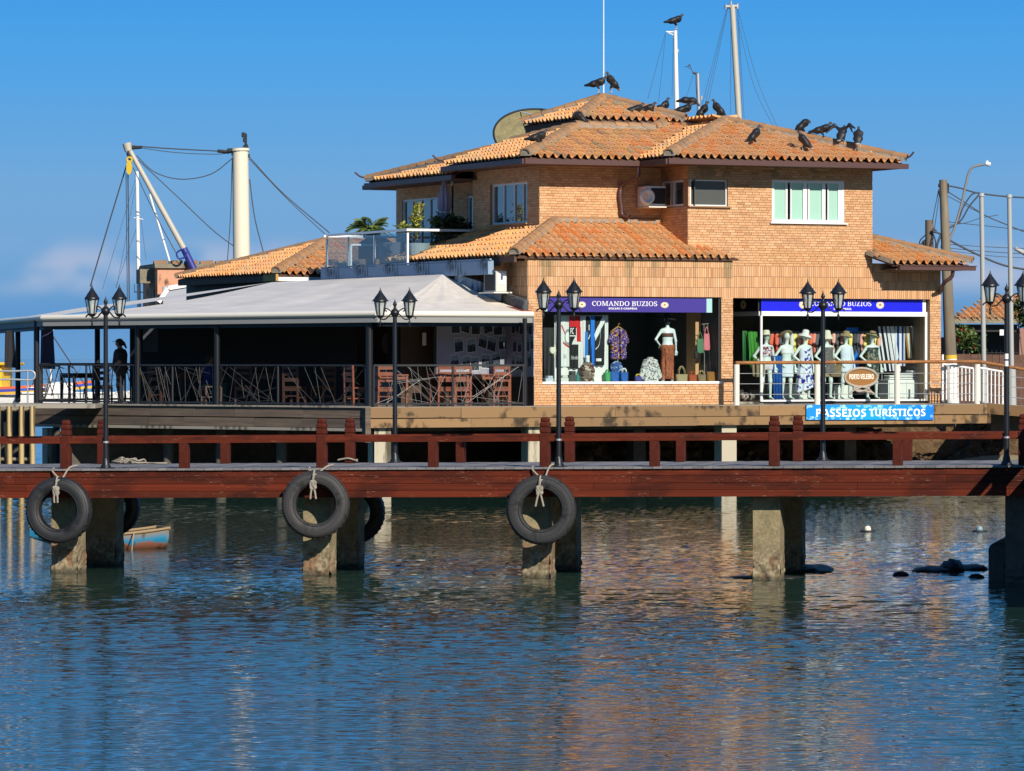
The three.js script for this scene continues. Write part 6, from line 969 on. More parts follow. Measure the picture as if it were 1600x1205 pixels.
// ================================================================ things on and around the building
{
  // large mesh dish
  const dish = thing('satellite_dish', 'large mossy round dish leaning behind the lantern roof', 'dish', at(845, 231, 111));
  const prof = []; for (let i = 0; i <= 12; i++) { const r = i / 12 * 1.32; prof.push([r, r * r * .2]); }
  M.dish = std(col(.36, .31, .15), .9, { map: rep(T.mottle, 3, 2), side: THREE.DoubleSide });
  const dg = new THREE.Group(); dg.name = 'reflector'; dish.add(dg); dg.quaternion.setFromUnitVectors(new V3(0, 1, 0), new V3(.10, .78, .61).normalize());
  mesh('bowl', lathe(prof, 40), M.dish, dg); mesh('rim', new THREE.TorusGeometry(1.32, .03, 8, 60).rotateX(PI / 2).translate(0, .35, 0), M.dark, dg);
  mesh('strut', [rod(new V3(1.25, .35, 0), new V3(0, 1.0, 0), .016), rod(new V3(-.62, .35, 1.1), new V3(0, 1.0, 0), .016), rod(new V3(-.62, .35, -1.1), new V3(0, 1.0, 0), .016)], M.whiteAlu, dg);
  mesh('mast', cyl(.06, .06, 1.8, 0, -1.75, -.3, 10), M.steel, dish);
  // antenna on the lantern roof
  const tp = Wd(...roofs.tap); whole('antenna', [rod(tp.clone().add(new V3(.02, -.1, 0)), tp.clone().add(new V3(.02, 4.4, 0)), .022, .01, 6)], M.whiteAlu, 'thin tall antenna rod on the top of the lantern roof', 'antenna');
  // window air conditioner in the angle and two outdoor units
  const ac = thing('air_conditioner', 'white wall air conditioner in the angle beside the small corner window', 'air conditioner', Wd(...onV(1018, 307, vA - .35)), TH);
  mesh('casing', [rbx(.52, .52, .6, .03)], M.white, ac); mesh('side_grille', [bx(.02, .40, .44, .262, 0, 0), bx(.40, .40, .02, .04, 0, .302)], M.dark, ac); mesh('fan_ring', new THREE.TorusGeometry(.16, .05, 10, 24).translate(-.27, -.02, .3), M.white, ac); mesh('bracket', bx(.5, .03, .7, 0, -.28, 0), M.cream, ac);
  const un = thing('air_conditioner', 'outdoor air conditioner unit between the awning and the brick corner', 'air conditioner', Wd(...onU(774, 440, -.42)), TH);
  mesh('casing', rbx(.30, .52, .72, .02), std(col(.55, .54, .50), .6), un); mesh('fan_grille', [bx(.012, .46, .62, -.152, 0, 0)], M.dark, un); mesh('side_panel', [bx(.2, .26, .01, .02, .06, .362), bx(.1, .02, .012, .04, .2, .364)], M.whiteAlu, un); mesh('bracket', [bx(.5, .03, .9, 0, -.28, 0)], M.cream, un);
  { const q = rng(44), pts = []; for (let i = 0; i < 12; i++) pts.push(Wd(-.3 + .22 * q(), 5.35 + .25 * q(), .3 + i * .09)); whole('cable', tube(pts, .012, 60, 5), M.dark, 'tangled dark cables beside the outdoor air conditioner unit', 'cable'); }
  const fl = (g, m, n) => mesh(n, g, m, bld);
  fl(beam(L(uT + .05, 5.72, 3.1), L(-.22, 5.35, 1.1), .06, .36), M.blueWall, 'parapet'); fl(beam(L(uT + .05, 5.55, 3.2), L(-.2, 5.12, .9), .2, .06), M.dark, 'flashing');
  fl([beam(L(-.35, 5.1, .9), L(-.05, 4.93, -.1), .3, .03)], std(col(.30, .06, .03), .7), 'flashing'); { const g = rbx(.16, .34, 1.25, .06); g.rotateX(.16); g.translate(-.1, 5.14, -.5); fl(g, std(col(.15, .155, .16), .95, { map: rep(T.mottle, 2), bumpMap: rep(T.mottle, 3), bumpScale: .03 }), 'mortar_fillet'); }
  // planters, umbrella and palm on the terrace
  const leafTuft = (n, rad, size, seed, up = .6, colr = [.05, .12, .03], c0 = [0, 0, 0], flat = 1) => { const q = rng(seed), gs = []; for (let i = 0; i < n; i++) { const a = q() * 2 * PI, b = Math.acos(1 - 2 * q()), r = Math.pow(q(), .45), p = [c0[0] + Math.sin(b) * Math.cos(a) * rad[0] * r, c0[1] + Math.cos(b) * rad[1] * r, c0[2] + Math.sin(b) * Math.sin(a) * rad[2] * r], s = size * (.6 + .8 * q()), g = new THREE.BufferGeometry(), w = .28 * flat; g.setAttribute('position', new THREE.Float32BufferAttribute([0, 0, 0, s * .5, .1 * s, w * s, s, -.08 * s, 0, s * .5, .1 * s, -w * s], 3)); g.setAttribute('uv', new THREE.Float32BufferAttribute([0, 0, 1, 0, 1, 1, 0, 1], 2)); g.setIndex([0, 1, 2, 0, 2, 3]); g.rotateZ((q() - .3) * 1.6); g.rotateY(q() * 2 * PI); g.translate(...p); g.computeVertexNormals(); const k = .6 + .8 * q(); gs.push(paint(g, () => [colr[0] * k * (.8 + .5 * q()), colr[1] * k, colr[2] * k])); } return merge(gs); };
  M.leaf = std(col(1, 1, 1), .85, { vertexColors: true, side: THREE.DoubleSide });
  const pot = (o, w, h) => mesh('pot', [new THREE.CylinderGeometry(w * .707, w * .56, h, 4, 1).rotateY(PI / 4).translate(0, h / 2, 0)], M.white, o);
  { const p = onV(652, 405, 6.55), o = thing('planter', 'white square planter with a pale yellow green shrub at the terrace corner', 'planter', Wd(p[0], hF, 6.55), TH); pot(o, .5, .62); mesh('plant', [leafTuft(150, [.16, .42, .16], .14, 5, .6, [.32, .34, .05], [-.02, 1.15, 0]), leafTuft(70, [.22, .14, .18], .13, 6, .6, [.30, .33, .06], [-.38, .98, 0]), leafTuft(50, [.12, .15, .12], .12, 7, .6, [.36, .36, .06], [.05, 1.55, 0])], M.leaf, o); mesh('stem', [rod(new V3(0, .6, 0), new V3(0, 1.5, 0), .015), rod(new V3(0, .7, 0), new V3(-.35, .98, 0), .012)], M.strawM ?? P1.strawDark, o); }
  { const p = onV(706, 400, 6.6), o = thing('planter', 'white planter with a broad dark green shrub below the closed umbrella', 'planter', Wd(p[0], hF, 6.6), TH); mesh('pot', bx(.8, .5, .45, 0, .25, 0), M.white, o); mesh('plant', [leafTuft(900, [.62, .42, .5], .17, 8, .6, [.035, .075, .022], [0, .92, 0]), leafTuft(60, [.25, .15, .2], .15, 9, .6, [.06, .13, .03], [-.4, 1.2, .1])], M.leaf, o); mesh('stem', [0, 1, 2, 3].map((i) => rod(new V3(-.2 + .12 * i, .45, 0), new V3(-.4 + .26 * i, 1.0, .05 * i), .014)), P1.strawDark, o); }
  { const p = onV(694, 340, 6.9), o = thing('umbrella', 'closed lavender umbrella hanging from a dark side pole on the terrace', 'umbrella', Wd(p[0], hF, 6.9), TH); const g = sheet(40, 18, (s, t) => { const a = s * 2 * PI, r = lerp(.02, .15, Math.min(1, t * 2.2)) * (1 + .28 * Math.cos(a * 8)) * (t > .8 ? lerp(1, .8, (t - .8) / .2) : 1) * (t > .72 && t < .78 ? .8 : 1); return new V3(Math.cos(a) * r, lerp(2.35, 1.15, t), Math.sin(a) * r); }); mesh('canopy', g, std(col(.36, .30, .40), .85, { side: THREE.DoubleSide }), o); mesh('tie', new THREE.TorusGeometry(.12, .02, 6, 16).rotateX(PI / 2).translate(0, 1.45, 0), M.white, o); mesh('pole', [cyl(.028, .028, 2.2, .24, 0, 0, 8)], M.black, o); mesh('arm', tube([new V3(.24, 2.15, 0), new V3(.2, 2.32, 0), new V3(.08, 2.4, 0), new V3(0, 2.34, 0)], .03, 14, 6), M.whiteAlu, o); }
  { const p = at(578, 356, 117), o = thing('palm_tree', 'palm crown showing over the glass terrace railing', 'palm', [p.x, .5, p.z]); const h = p.y - .5, q = rng(15); mesh('trunk', cyl(.16, .12, h, 0, 0, 0, 10), P1.strawDark, o); const tr = [], lf = []; for (let i = 0; i < 44; i++) { const a = i * 2.4 + q(), l = rr(.55, .8), el = rr(.15, 1.35), pt = (t) => new V3(Math.cos(a) * l * t * Math.cos(el * .6), h - .1 + 1.25 * Math.sin(el) * l * t - .7 * t * t * l, Math.sin(a) * l * t * Math.cos(el * .6)); tr.push(paint(tube([0, .3, .6, 1].map(pt), .008, 8, 4), () => [.12, .15, .04])); for (let k = 2; k < 22; k++) for (const s of [-1, 1]) { const t = k / 22, b = pt(t), t2 = pt(Math.min(1, t + .15)), sd = new V3(-Math.sin(a), 0, Math.cos(a)).multiplyScalar(s * .2 * (1 - t * .6)), c = b.clone().lerp(t2, .8).add(sd).add(new V3(0, -.05, 0)), w = new V3(0, .012, 0); lf.push(paint(tri([b, b.clone().lerp(c, .5).add(w), c, b.clone().lerp(c, .5).sub(w)], [0, 1, 2, 0, 2, 3]), () => [.07 + .07 * q(), .13 + .07 * q(), .03])); } } mesh('frond', [...tr, ...lf], M.leaf, o); }
  { const p = Wd(...onV(592, 356, 12.5)), o = thing('garden_chair', 'dark curved wicker chair back showing above the terrace railing', 'chair', [p.x, hF, p.z], TH); mesh('shell', sheet(16, 8, (s, t) => { const a = lerp(-1.2, 1.2, s), r = .62; return new V3(Math.sin(a) * r, .35 + t * (.75 - .35 * Math.abs(Math.sin(a))), -Math.cos(a) * r * .4); }), std(col(.03, .03, .035), .8, { side: THREE.DoubleSide }), o); mesh('leg', [cyl(.03, .03, .4, -.3, 0, 0), cyl(.03, .03, .4, .3, 0, 0)], M.dark, o); }
  { const p = Wd(...onV(615, 395, 8.8)), o = thing('garden_table', 'grey covered table behind the glass terrace railing', 'table', [p.x, hF, p.z], TH); mesh('cover', [new THREE.CylinderGeometry(.48, .4, .6, 4).rotateY(PI / 4).translate(0, .4, 0)], std(col(.10, .11, .13), .8), o); }
  // ---- low tiled wing and pink block at the left
  const wing = thing('tiled_outbuilding', 'low wing with a tiled hip roof behind the awning, left of the terrace', 'building', [OX, 0, -OD], TH); roofParent = wing;
  const wc = onV(431, 427, 17.5), wu = wc[0], wh = wc[1], wb = onU(277, 436, wu)[2], wap = onV(512, 377, 20.6);
  const sF = (wap[1] - wh) / (wap[2] - wc[2]), sL = (wap[1] - wh) / (wap[0] - wu);
  const r1 = roofFacet([[wu, wh, wc[2]], [wu + 9, wh, wc[2]], [wu + 9, wap[1], wap[2]], wap], [1, 0], [0, 1], sF); const r2 = roofFacet([[wu, wh, wb], [wu, wh, wc[2]], wap], [0, -1], [1, 0], sL);
  caps(r1, [wu, wh + .03, wc[2]], wap); caps(r2, [wu, wh + .02, wb], wap, .8);
  mesh('fascia', [beam(L(wu + .05, wh - .14, wb), L(wu + .05, wh - .14, wc[2] + 1), .06, .18)], M.soffit, wing); mesh('fascia', [beam(L(wu + .04, wh - .12, wc[2] + 1), L(wu + .04, wh - .12, wc[2]), .08, .2)], std(col(.50, .27, .07), .7), wing);
  mesh('wall', [bx(9, 3.6, .2, wu + 5, wh - 1.98, -wc[2] - .4), bx(.2, 3.6, wb - wc[2], wu + .5, wh - 2.0, -(wb + wc[2]) / 2 - .3)], M.inside, wing); mesh('white_gutter', bx(8.8, .16, .1, wu + 4.5, wh - .14, -wc[2] - .1), M.white, wing);
  roofParent = bld;
  const pb = at(246, 470, 131), pk = thing('plaster_block', 'salmon plaster wall block with concrete capping behind the tiled wing', 'building', [pb.x, 0, pb.z], R(14));
  const ph = hAt(419, 131); mesh('wall', bx(3.6, ph, 3, 1.8, ph / 2, -1.5), std(col(.60, .30, .18), .9, { map: rep(T.stain, .5) }), pk); mesh('capping', [bx(3.9, .14, 3.2, 1.85, ph + .07, -1.5), bx(.5, .45, .8, -.22, ph - .25, -1.0), bx(.06, 1.4, 1.0, -.02, ph - 1.0, -1)], M.concrete, pk); mesh('ridge_tile', [0, 1, 2, 3, 4, 5, 6].map((i) => capG.clone().rotateY(PI / 2).translate(.1 + i * .5, ph + .13, -.1)), M.capTile[3], pk);
  mesh('white_coping', [beam(new V3(-.05, ph - 1.1, .5), new V3(.25, ph - .65, .5), .12, .14), beam(new V3(.25, ph - .65, .5), new V3(1.1, ph - .5, .5), .12, .14)], M.white, pk); mesh('lower_wall', [bx(1.6, 1.4, .1, .9, ph - 1.3, .45)], std(col(.35, .37, .42), .8), pk);
}
// ================================================================ masts and crane behind
{
  const D = 131, P = (x, y, d = D) => at(x, y, d), px = D / F;
  const wire = (pts, r = .011, d = D) => tube(pts.map(([x, y]) => P(x, y, d)), r, 24, 5);
  M.mast = std(col(.47, .43, .35), .55); M.wire = std(col(.05, .05, .055), .6); M.blueSleeve = std(col(.02, .03, .22), .5);
  const cr = thing('mast_crane', 'boat crane with thick cream column, slanting boom and cables behind the restaurant', 'crane');
  mesh('column', [rod(P(378, 470), P(375.5, 236), 13.5 * px, 12.5 * px, 20), rod(P(375.5, 236), P(375.4, 232), 14.5 * px, 14.5 * px, 20)], std(col(.74, .66, .50), .55), cr);
  mesh('boom', [rod(P(199, 228), P(289, 392), 3.6 * px, 4.7 * px, 14), rod(P(198, 224), P(201, 236), 7 * px, 6 * px, 12)], M.mast, cr);
  mesh('boom_sleeve', [rod(P(287, 388), P(304, 424), 5.4 * px, 6.0 * px, 14), tube([[283, 390], [276, 396], [279, 404], [288, 402], [292, 394]].map(([x, y]) => P(x, y, D - .3)), .03, 20, 6)], M.blueSleeve, cr);
  mesh('pulley_block', [new THREE.CylinderGeometry(6 * px, 6 * px, .12, 16).rotateX(PI / 2).scale(.75, 1.9, 1).translate(...P(202, 262, D - .25).toArray()), new THREE.TorusGeometry(4 * px, 1.6 * px, 6, 14).translate(...P(202, 250, D - .25).toArray())], std(col(.62, .42, .02), .5), cr);
  mesh('head_fitting', [rod(P(355, 236), P(388, 234), .08, .08), rod(P(362, 240), P(390, 244), .06, .06), rod(P(199, 238), P(204, 250), .05), rod(P(204, 232), P(222, 230), .05), rod(P(340, 236), P(358, 238), .055)], M.dark, cr);
  mesh('camera_mount', [rod(P(384, 232), P(384, 209), .04), rbx(.12, .16, .12, .02, ...P(380.5, 211).toArray()), rbx(.1, .14, .1, .02, ...P(382, 219).toArray()), rod(P(381, 232), P(388, 230), .1)], M.dark, cr);
  for (const [pts, r] of [[[[206, 228], [260, 232], [356, 237]], .02], [[[206, 229], [270, 238], [340, 241], [360, 239]], .012], [[[213, 243], [240, 268], [280, 280], [330, 272], [364, 247]], .016], [[[216, 250], [280, 310], [340, 366], [392, 403]], .016], [[[198, 258], [170, 350], [141, 448]], .022], [[[208, 262], [240, 330], [284, 412]], .014], [[[200, 270], [202, 473]], .02], [[[197, 270], [199, 473]], .014], [[[363, 248], [360, 340], [355, 412]], .014], [[[389, 245], [440, 300], [515, 364]], .018], [[[389, 248], [450, 312], [508, 366]], .013], [[[390, 280], [398, 340], [412, 396]], .018]]) mesh('cable', wire(pts, r), M.wire, cr);
  const sb = thing('sailboat', 'white sailboat mast with thin stays and low spreaders left of the crane boom', 'sailboat');
  mesh('mast', [rod(P(219.5, 640, 134), P(214, 268, 134), 3.6 * px, 2.8 * px, 12)], M.white, sb);
  mesh('spreader', [rod(P(210, 456, 134), P(231, 457, 134), .02), rod(P(210, 444, 134), P(210, 458, 134), .012), rod(P(230.5, 446, 134), P(230.5, 460, 134), .012), rod(P(209, 340, 134), P(224, 343, 134), .014)], M.white, sb);
  for (const pts of [[[214, 272], [160, 452]], [[214, 280], [182, 450]], [[214, 285], [216, 460]], [[213, 357], [180, 450]], [[220, 340], [228, 405]]]) mesh('stay', wire(pts, .006, 134), M.wire, sb);
  mesh('strut', rod(P(234, 304, 134), P(266, 412, 134), .035), M.white, sb);
  const hullG = (l, b, h, bow = 1) => { const f = (s, t) => { const k = Math.sin(Math.min(1, s * 1.15 + .08) * PI * .5) , e = s > .55 ? Math.pow(1 - (s - .55) / .45, .62 * bow) : 1, w = b / 2 * e, a = lerp(-1, 1, t), y = -h * Math.pow(1 - Math.abs(a), .6) * (1 - .35 * Math.max(0, s - .6)) + h * .22 * Math.pow(s, 3); return new V3((s - .5) * l, y, Math.sign(a) * w * Math.pow(Math.abs(a), .5)); }; return sheet(24, 18, f); };
  const bt = (lab, x, y, d, l, b, h, c, turn) => { const p = at(x, y, d), o = thing('boat', lab, 'boat', p, turn); mesh('hull', hullG(l, b, h), std(c, .5, { side: THREE.DoubleSide }), o); return o; };
  { const o = bt('white boat with yellow cabin and red, blue and yellow stripes behind the left railing', -22, 606, 132, 5.0, 2.2, 1.2, col(.72, .72, .70), -.12); o.position.y = 2.75; for (const [y, c] of [[-.02, [.6, .10, .02]], [-.1, [.03, .05, .35]], [-.19, [.65, .38, .03]]]) mesh('stripe', sheet(24, 1, (s, t) => { const e = s > .55 ? Math.pow(1 - (s - .55) / .45, .62) : 1; return new V3((s - .5) * 7.02, y - t * .08 + .26 * Math.pow(s, 3) + .06, 1.1 * e + .03); }), std(col(...c), .5, { side: THREE.DoubleSide }), o); mesh('cabin', [rbx(2.6, .75, 1.5, .08, -.6, .42, 0), rbx(3.1, .1, 1.8, .04, -.5, .83, 0)], std(col(.72, .45, .02), .5), o); mesh('deck', bx(6, .04, 1.7, -.6, .08, 0), M.white, o); for (const x of [-1.4, -.6, .2]) mesh('window', rbx(.5, .35, .05, .05, x, .48, .76), M.dark, o); mesh('mast', cyl(.08, .05, 1.7, 1.05, .05, 0, 8), std(col(.65, .40, .08), .6), o); }
  { const o = bt('white boat hull seen through the railing left of the standing person', 128, 615, 131, 4.2, 1.5, .8, col(.75, .75, .74), .25); o.position.y = 2.6; mesh('cabin', rbx(.9, .35, .8, .08, -.7, .2, 0), M.white, o); mesh('deck', bx(3, .04, 1.0, -.5, .06, 0), M.white, o); const p0 = new V3(-1.4, .1, 0); mesh('wind_generator', [rod(new V3(-1.0, .4, 0), new V3(-1.0, 2.05, 0), .03), ...[0, 1, 2].map((i) => { const a = .5 + i * 2.09; return beam(new V3(-1.0, 2.05, .06), new V3(-1.0 + Math.cos(a) * .38, 2.05 + Math.sin(a) * .38, .06), .02, .06); }), new THREE.SphereGeometry(.1, 14, 10).translate(-1.02, 1.25, 0)], M.white, o); mesh('stay', [rod(new V3(-1.6, .3, 0), new V3(-.95, 1.9, 0), .02), rod(new V3(.1, .3, 0), new V3(-.95, 1.9, 0), .02)], M.wire, o); }
  // three masts to the right
  const ma = (lab, x0, y0, x1, y1, d, r0, r1, m, extra) => { const o = thing('boat_mast', lab, 'mast'); mesh('spar', rod(P(x0, y0, d), P(x1, y1, d), r0 * d / F, r1 * d / F, 12), m, o); extra(o, d); return o; };
  const wg = (o, d, list) => { for (const pts of list) mesh('stay', wire(pts, .0055, d), M.wire, o); };
  ma('white mast with a vulture perched on its head, behind the roof', 1059, 260, 1055, 48, 122, 4.6, 2.9, M.white, (o, d) => { mesh('masthead', [rod(P(1041, 50, d), P(1057, 50.5, d), .025), rod(P(1041, 50, d), P(1054, 56, d), .016)], M.white, o); mesh('fitting', rbx(.06, .1, .06, .01, ...P(1059, 80, d).toArray()), M.steel, o); wg(o, d, [[[1040, 51], [1012, 155]], [[1040, 51], [1029, 160]], [[1052, 60], [1050, 150]]]); });
  ma('short grey mast with a small wind vane between the white mast and the tall mast', 1095, 260, 1090, 115, 124, 3.6, 2.8, M.steel, (o, d) => { mesh('wind_vane', [rod(P(1083, 114, d), P(1091, 116, d), .035), rod(P(1083, 115, d), P(1077, 101, d), .012), rod(P(1069, 105, d), P(1080, 102, d), .008), rod(P(1076, 107, d), P(1076, 100, d), .008), rod(P(1073, 104, d), P(1078, 108, d), .008)], M.wire, o); mesh('fitting', rod(P(1096, 150, d), P(1096, 156, d), .04), M.steel, o); wg(o, d, [[[1083, 117], [1070, 160]], [[1086, 116], [1090, 178]]]); });
  ma('tall thick grey mast, rightmost of the masts behind the roof', 1159, 260, 1144, 8, 124, 5, 4.3, M.mast, (o, d) => { mesh('masthead', [rod(P(1134, 11, d), P(1152, 10, d), .06), rod(P(1142, 8, d), P(1142, 2, d), .035), rod(P(1134, 8, d), P(1134, 14, d), .05), rod(P(1152, 6, d), P(1152, 14, d), .045)], M.steel, o); wg(o, d, [[[1135, 14], [1097, 165]], [[1136, 14], [1100, 170]], [[1137, 14], [1104, 172]], [[1142, 10], [1141, 190]], [[1152, 14], [1160, 185]], [[1152, 12], [1185, 130], [1222, 215]], [[1152, 30], [1180, 140], [1215, 210]], [[1153, 14], [1163, 190]]]); });
  // blue rowing boat under the pier
  { const d = (EYE - WL) * F / (858 - HY), p = at(151, 858, d), o = thing('rowing_boat', 'small worn blue rowing boat floating behind the leftmost pile', 'boat', [p.x, WL + .27, p.z], .42); const hg = sheet(30, 18, (s, t) => { const a = lerp(-1, 1, t), e = (s > .5 ? Math.pow(1 - (s - .5) / .5, .6) : lerp(.68, 1, s / .5)), rim = .16 * Math.pow(Math.abs(s - .42) / .58, 1.8); return new V3(-(s - .5) * 2.6, rim - .42 * Math.pow(1 - Math.abs(a), .45) * (1 - .5 * s * s), Math.sign(a) * .5 * e * Math.pow(Math.abs(a), .55)); }); M.boatBlue = std(col(1, 1, 1), .92, { vertexColors: true, map: rep(T.stain, 1.2), side: THREE.DoubleSide }); paint(hg, (x, y, z) => y < -.17 + .03 * Math.sin(x * 9) ? [.27, .10, .05] : y > .16 * Math.pow(Math.abs(.08 - x / 2.6) / .58, 1.8) - .035 ? [.3, .2, .1] : vn(x * 9 + 50, y * 12 + 30, 99, 99, 5) > .72 ? [.10, .2, .25] : [.006, .20, .36]); mesh('hull', hg, M.boatBlue, o);
    const gun = []; for (let i = 0; i <= 14; i++) { const s = i / 14, e = s > .5 ? Math.pow(Math.max(0, 1 - (s - .5) / .5), .6) : lerp(.68, 1, s / .5); gun.push(new V3(-(s - .5) * 2.6, .16 * Math.pow(Math.abs(s - .42) / .58, 1.8) + .005, .5 * e)); } mesh('gunwale', [tube(gun, .028, 30, 6), tube(gun.map((k) => new V3(k.x, k.y, -k.z)), .028, 30, 6), bx(.05, .05, .68, 1.3, .09, 0)], std(col(.30, .2, .1), .8), o); o.scale.setScalar(.94); mesh('transom', sheet(12, 6, (s, t) => { const a = lerp(-1, 1, s), y0 = .09 - .42 * Math.pow(1 - Math.abs(a), .45); return new V3(1.3, lerp(y0, .09, t), Math.sign(a) * .34 * Math.pow(Math.abs(a), .55)); }), std(col(.02, .26, .52), .6, { map: rep(T.stain, 1), side: THREE.DoubleSide }), o); for (const x of [-.5, .4]) mesh('thwart', bx(.22, .03, .85, x, -.08, 0), M.edgeWood[0], o); mesh('painter', tube([new V3(.55, .04, .52), new V3(.5, -.1, .6), new V3(.47, -.3, .6), new V3(.42, -.34, .62)], .014, 16, 5), M.rope, o); }
}
// ================================================================ people in the restaurant
{
  const skin = std(col(.22, .12, .08), .6), cl = (c) => std(col(...c), .85);
  // standing, seen from the side, facing left: built facing +z and turned
  const pose = { chest: [0, 1.24, 0], chestR: [.185, .20, .165], belly: [0, 1.03, .02], bellyR: [.175, .18, .17], hips: [0, .88, -.01], hipsR: [.19, .15, .165], head: [0, 1.55, .035], bones: [[[0, 1.36, 0], [0, 1.49, .02], .055, .05], [[-.12, 1.33, 0], [.12, 1.33, 0], .06, .06, .06], [[-.18, 1.32, 0], [-.215, 1.08, -.04], .055, .043, .03], [[-.215, 1.08, -.04], [-.16, .98, .16], .04, .03, .02], [[.18, 1.32, 0], [.215, 1.08, -.04], .055, .043, .03], [[.215, 1.08, -.04], [.15, .99, .17], .04, .03, .02], ...legs(0).map(([a, b, r, s]) => [[a[0], a[1] * .95, a[2]], [b[0], b[1] * .95, b[2]], r * 1.05, s])] };
  const f = bodyField(pose), P = (px, b) => lp(sOn(px, b), PLAT, b);
  const who = thing('person', 'person in dark cap and dark clothes with a ponytail, standing at the restaurant railing', 'person', P(188, .9), -PI / 2 - .15);
  mesh('body', merge([nets(f, [-.36, -.02, -.26], [.36, 1.72, .32], .017), hand([-.16, .98, .16], [.5, -.3, .9], 1, .8), hand([.15, .99, .17], [-.5, -.3, .9], -1, .8)]), skin, who);
  mesh('shirt', nets((x, y, z) => Math.max(f(x, y, z) - .016, y - 1.40, .86 - y, Math.abs(x) > .2 && y < 1.12 ? .02 : -1), [-.36, .8, -.26], [.36, 1.45, .32], .018), cl([.014, .014, .017]), who);
  mesh('trousers', nets((x, y, z) => Math.max(f(x, y, z) - .014, y - .94, .08 - y), [-.36, .04, -.26], [.36, .98, .3], .018), cl([.018, .018, .022]), who);
  mesh('hair', [nets((x, y, z) => smin(Math.max(ellip(x, y, z, [0, 1.565, .015], [.083, .11, .098]), z - .055), capsule(x, y, z, [0, 1.56, -.085], [0, 1.44, -.15], .04, .025), .03), [-.12, 1.38, -.22], [.12, 1.72, .15], .014)], cl([.012, .009, .008]), who);
  mesh('cap', [new THREE.SphereGeometry(.098, 18, 10, 0, 2 * PI, 0, PI / 2).scale(.92, .9, 1.08).translate(0, 1.585, .025), new THREE.CylinderGeometry(.085, .085, .012, 18, 1, false, -PI / 2, PI).scale(1, 1, 1.15).translate(0, 1.592, .105)], cl([.012, .012, .014]), who);
  const sit = { chest: [0, .80, -.02], chestR: [.165, .19, .12], belly: [0, .60, -.01], bellyR: [.145, .16, .12], hips: [0, .46, 0], hipsR: [.17, .12, .14], head: [0, 1.12, .03], bones: [[[0, .92, 0], [0, 1.05, .02], .052, .05], [[-.12, .90, 0], [.12, .90, 0], .06, .06, .06], [[-.18, .89, 0], [-.22, .66, .06], .052, .042, .03], [[-.22, .66, .06], [-.12, .66, .28], .04, .03, .02], [[.18, .89, 0], [.22, .66, .06], .052, .042, .03], [[.22, .66, .06], [.12, .66, .28], .04, .03, .02], ...[-1, 1].flatMap((s) => [[[s * .09, .45, 0], [s * .11, .47, .42], .08, .058], [[s * .11, .47, .42], [s * .11, .09, .40], .052, .035], [[s * .11, .06, .39], [s * .12, .03, .54], .035, .024]])] };
  const g = bodyField(sit), two = thing('person', 'person in a blue shirt seated inside the dark restaurant, behind the rods', 'person', P(326, 2.3), lTurn + 2.4);
  mesh('body', merge([nets(g, [-.36, -.02, -.22], [.36, 1.27, .62], .019), hand([-.12, .66, .28], [.4, -.2, .9], 1, .6), hand([.12, .66, .28], [-.4, -.2, .9], -1, .6)]), skin, two);
  mesh('shirt', nets((x, y, z) => Math.max(g(x, y, z) - .016, y - .97, .5 - y, z - .14), [-.36, .44, -.24], [.36, 1.0, .3], .02), cl([.012, .016, .12]), two);
  mesh('trousers', nets((x, y, z) => Math.max(g(x, y, z) - .014, y - .56, .12 - y), [-.36, .08, -.24], [.36, .6, .6], .02), cl([.012, .08, .07]), two);
  mesh('hair', nets((x, y, z) => Math.max(ellip(x, y, z, [0, 1.135, .01], [.083, .11, .1]), z - .06 - (1.2 - y) * -.3), [-.12, .98, -.14], [.12, 1.28, .16], .015), cl([.03, .02, .015]), two);
}
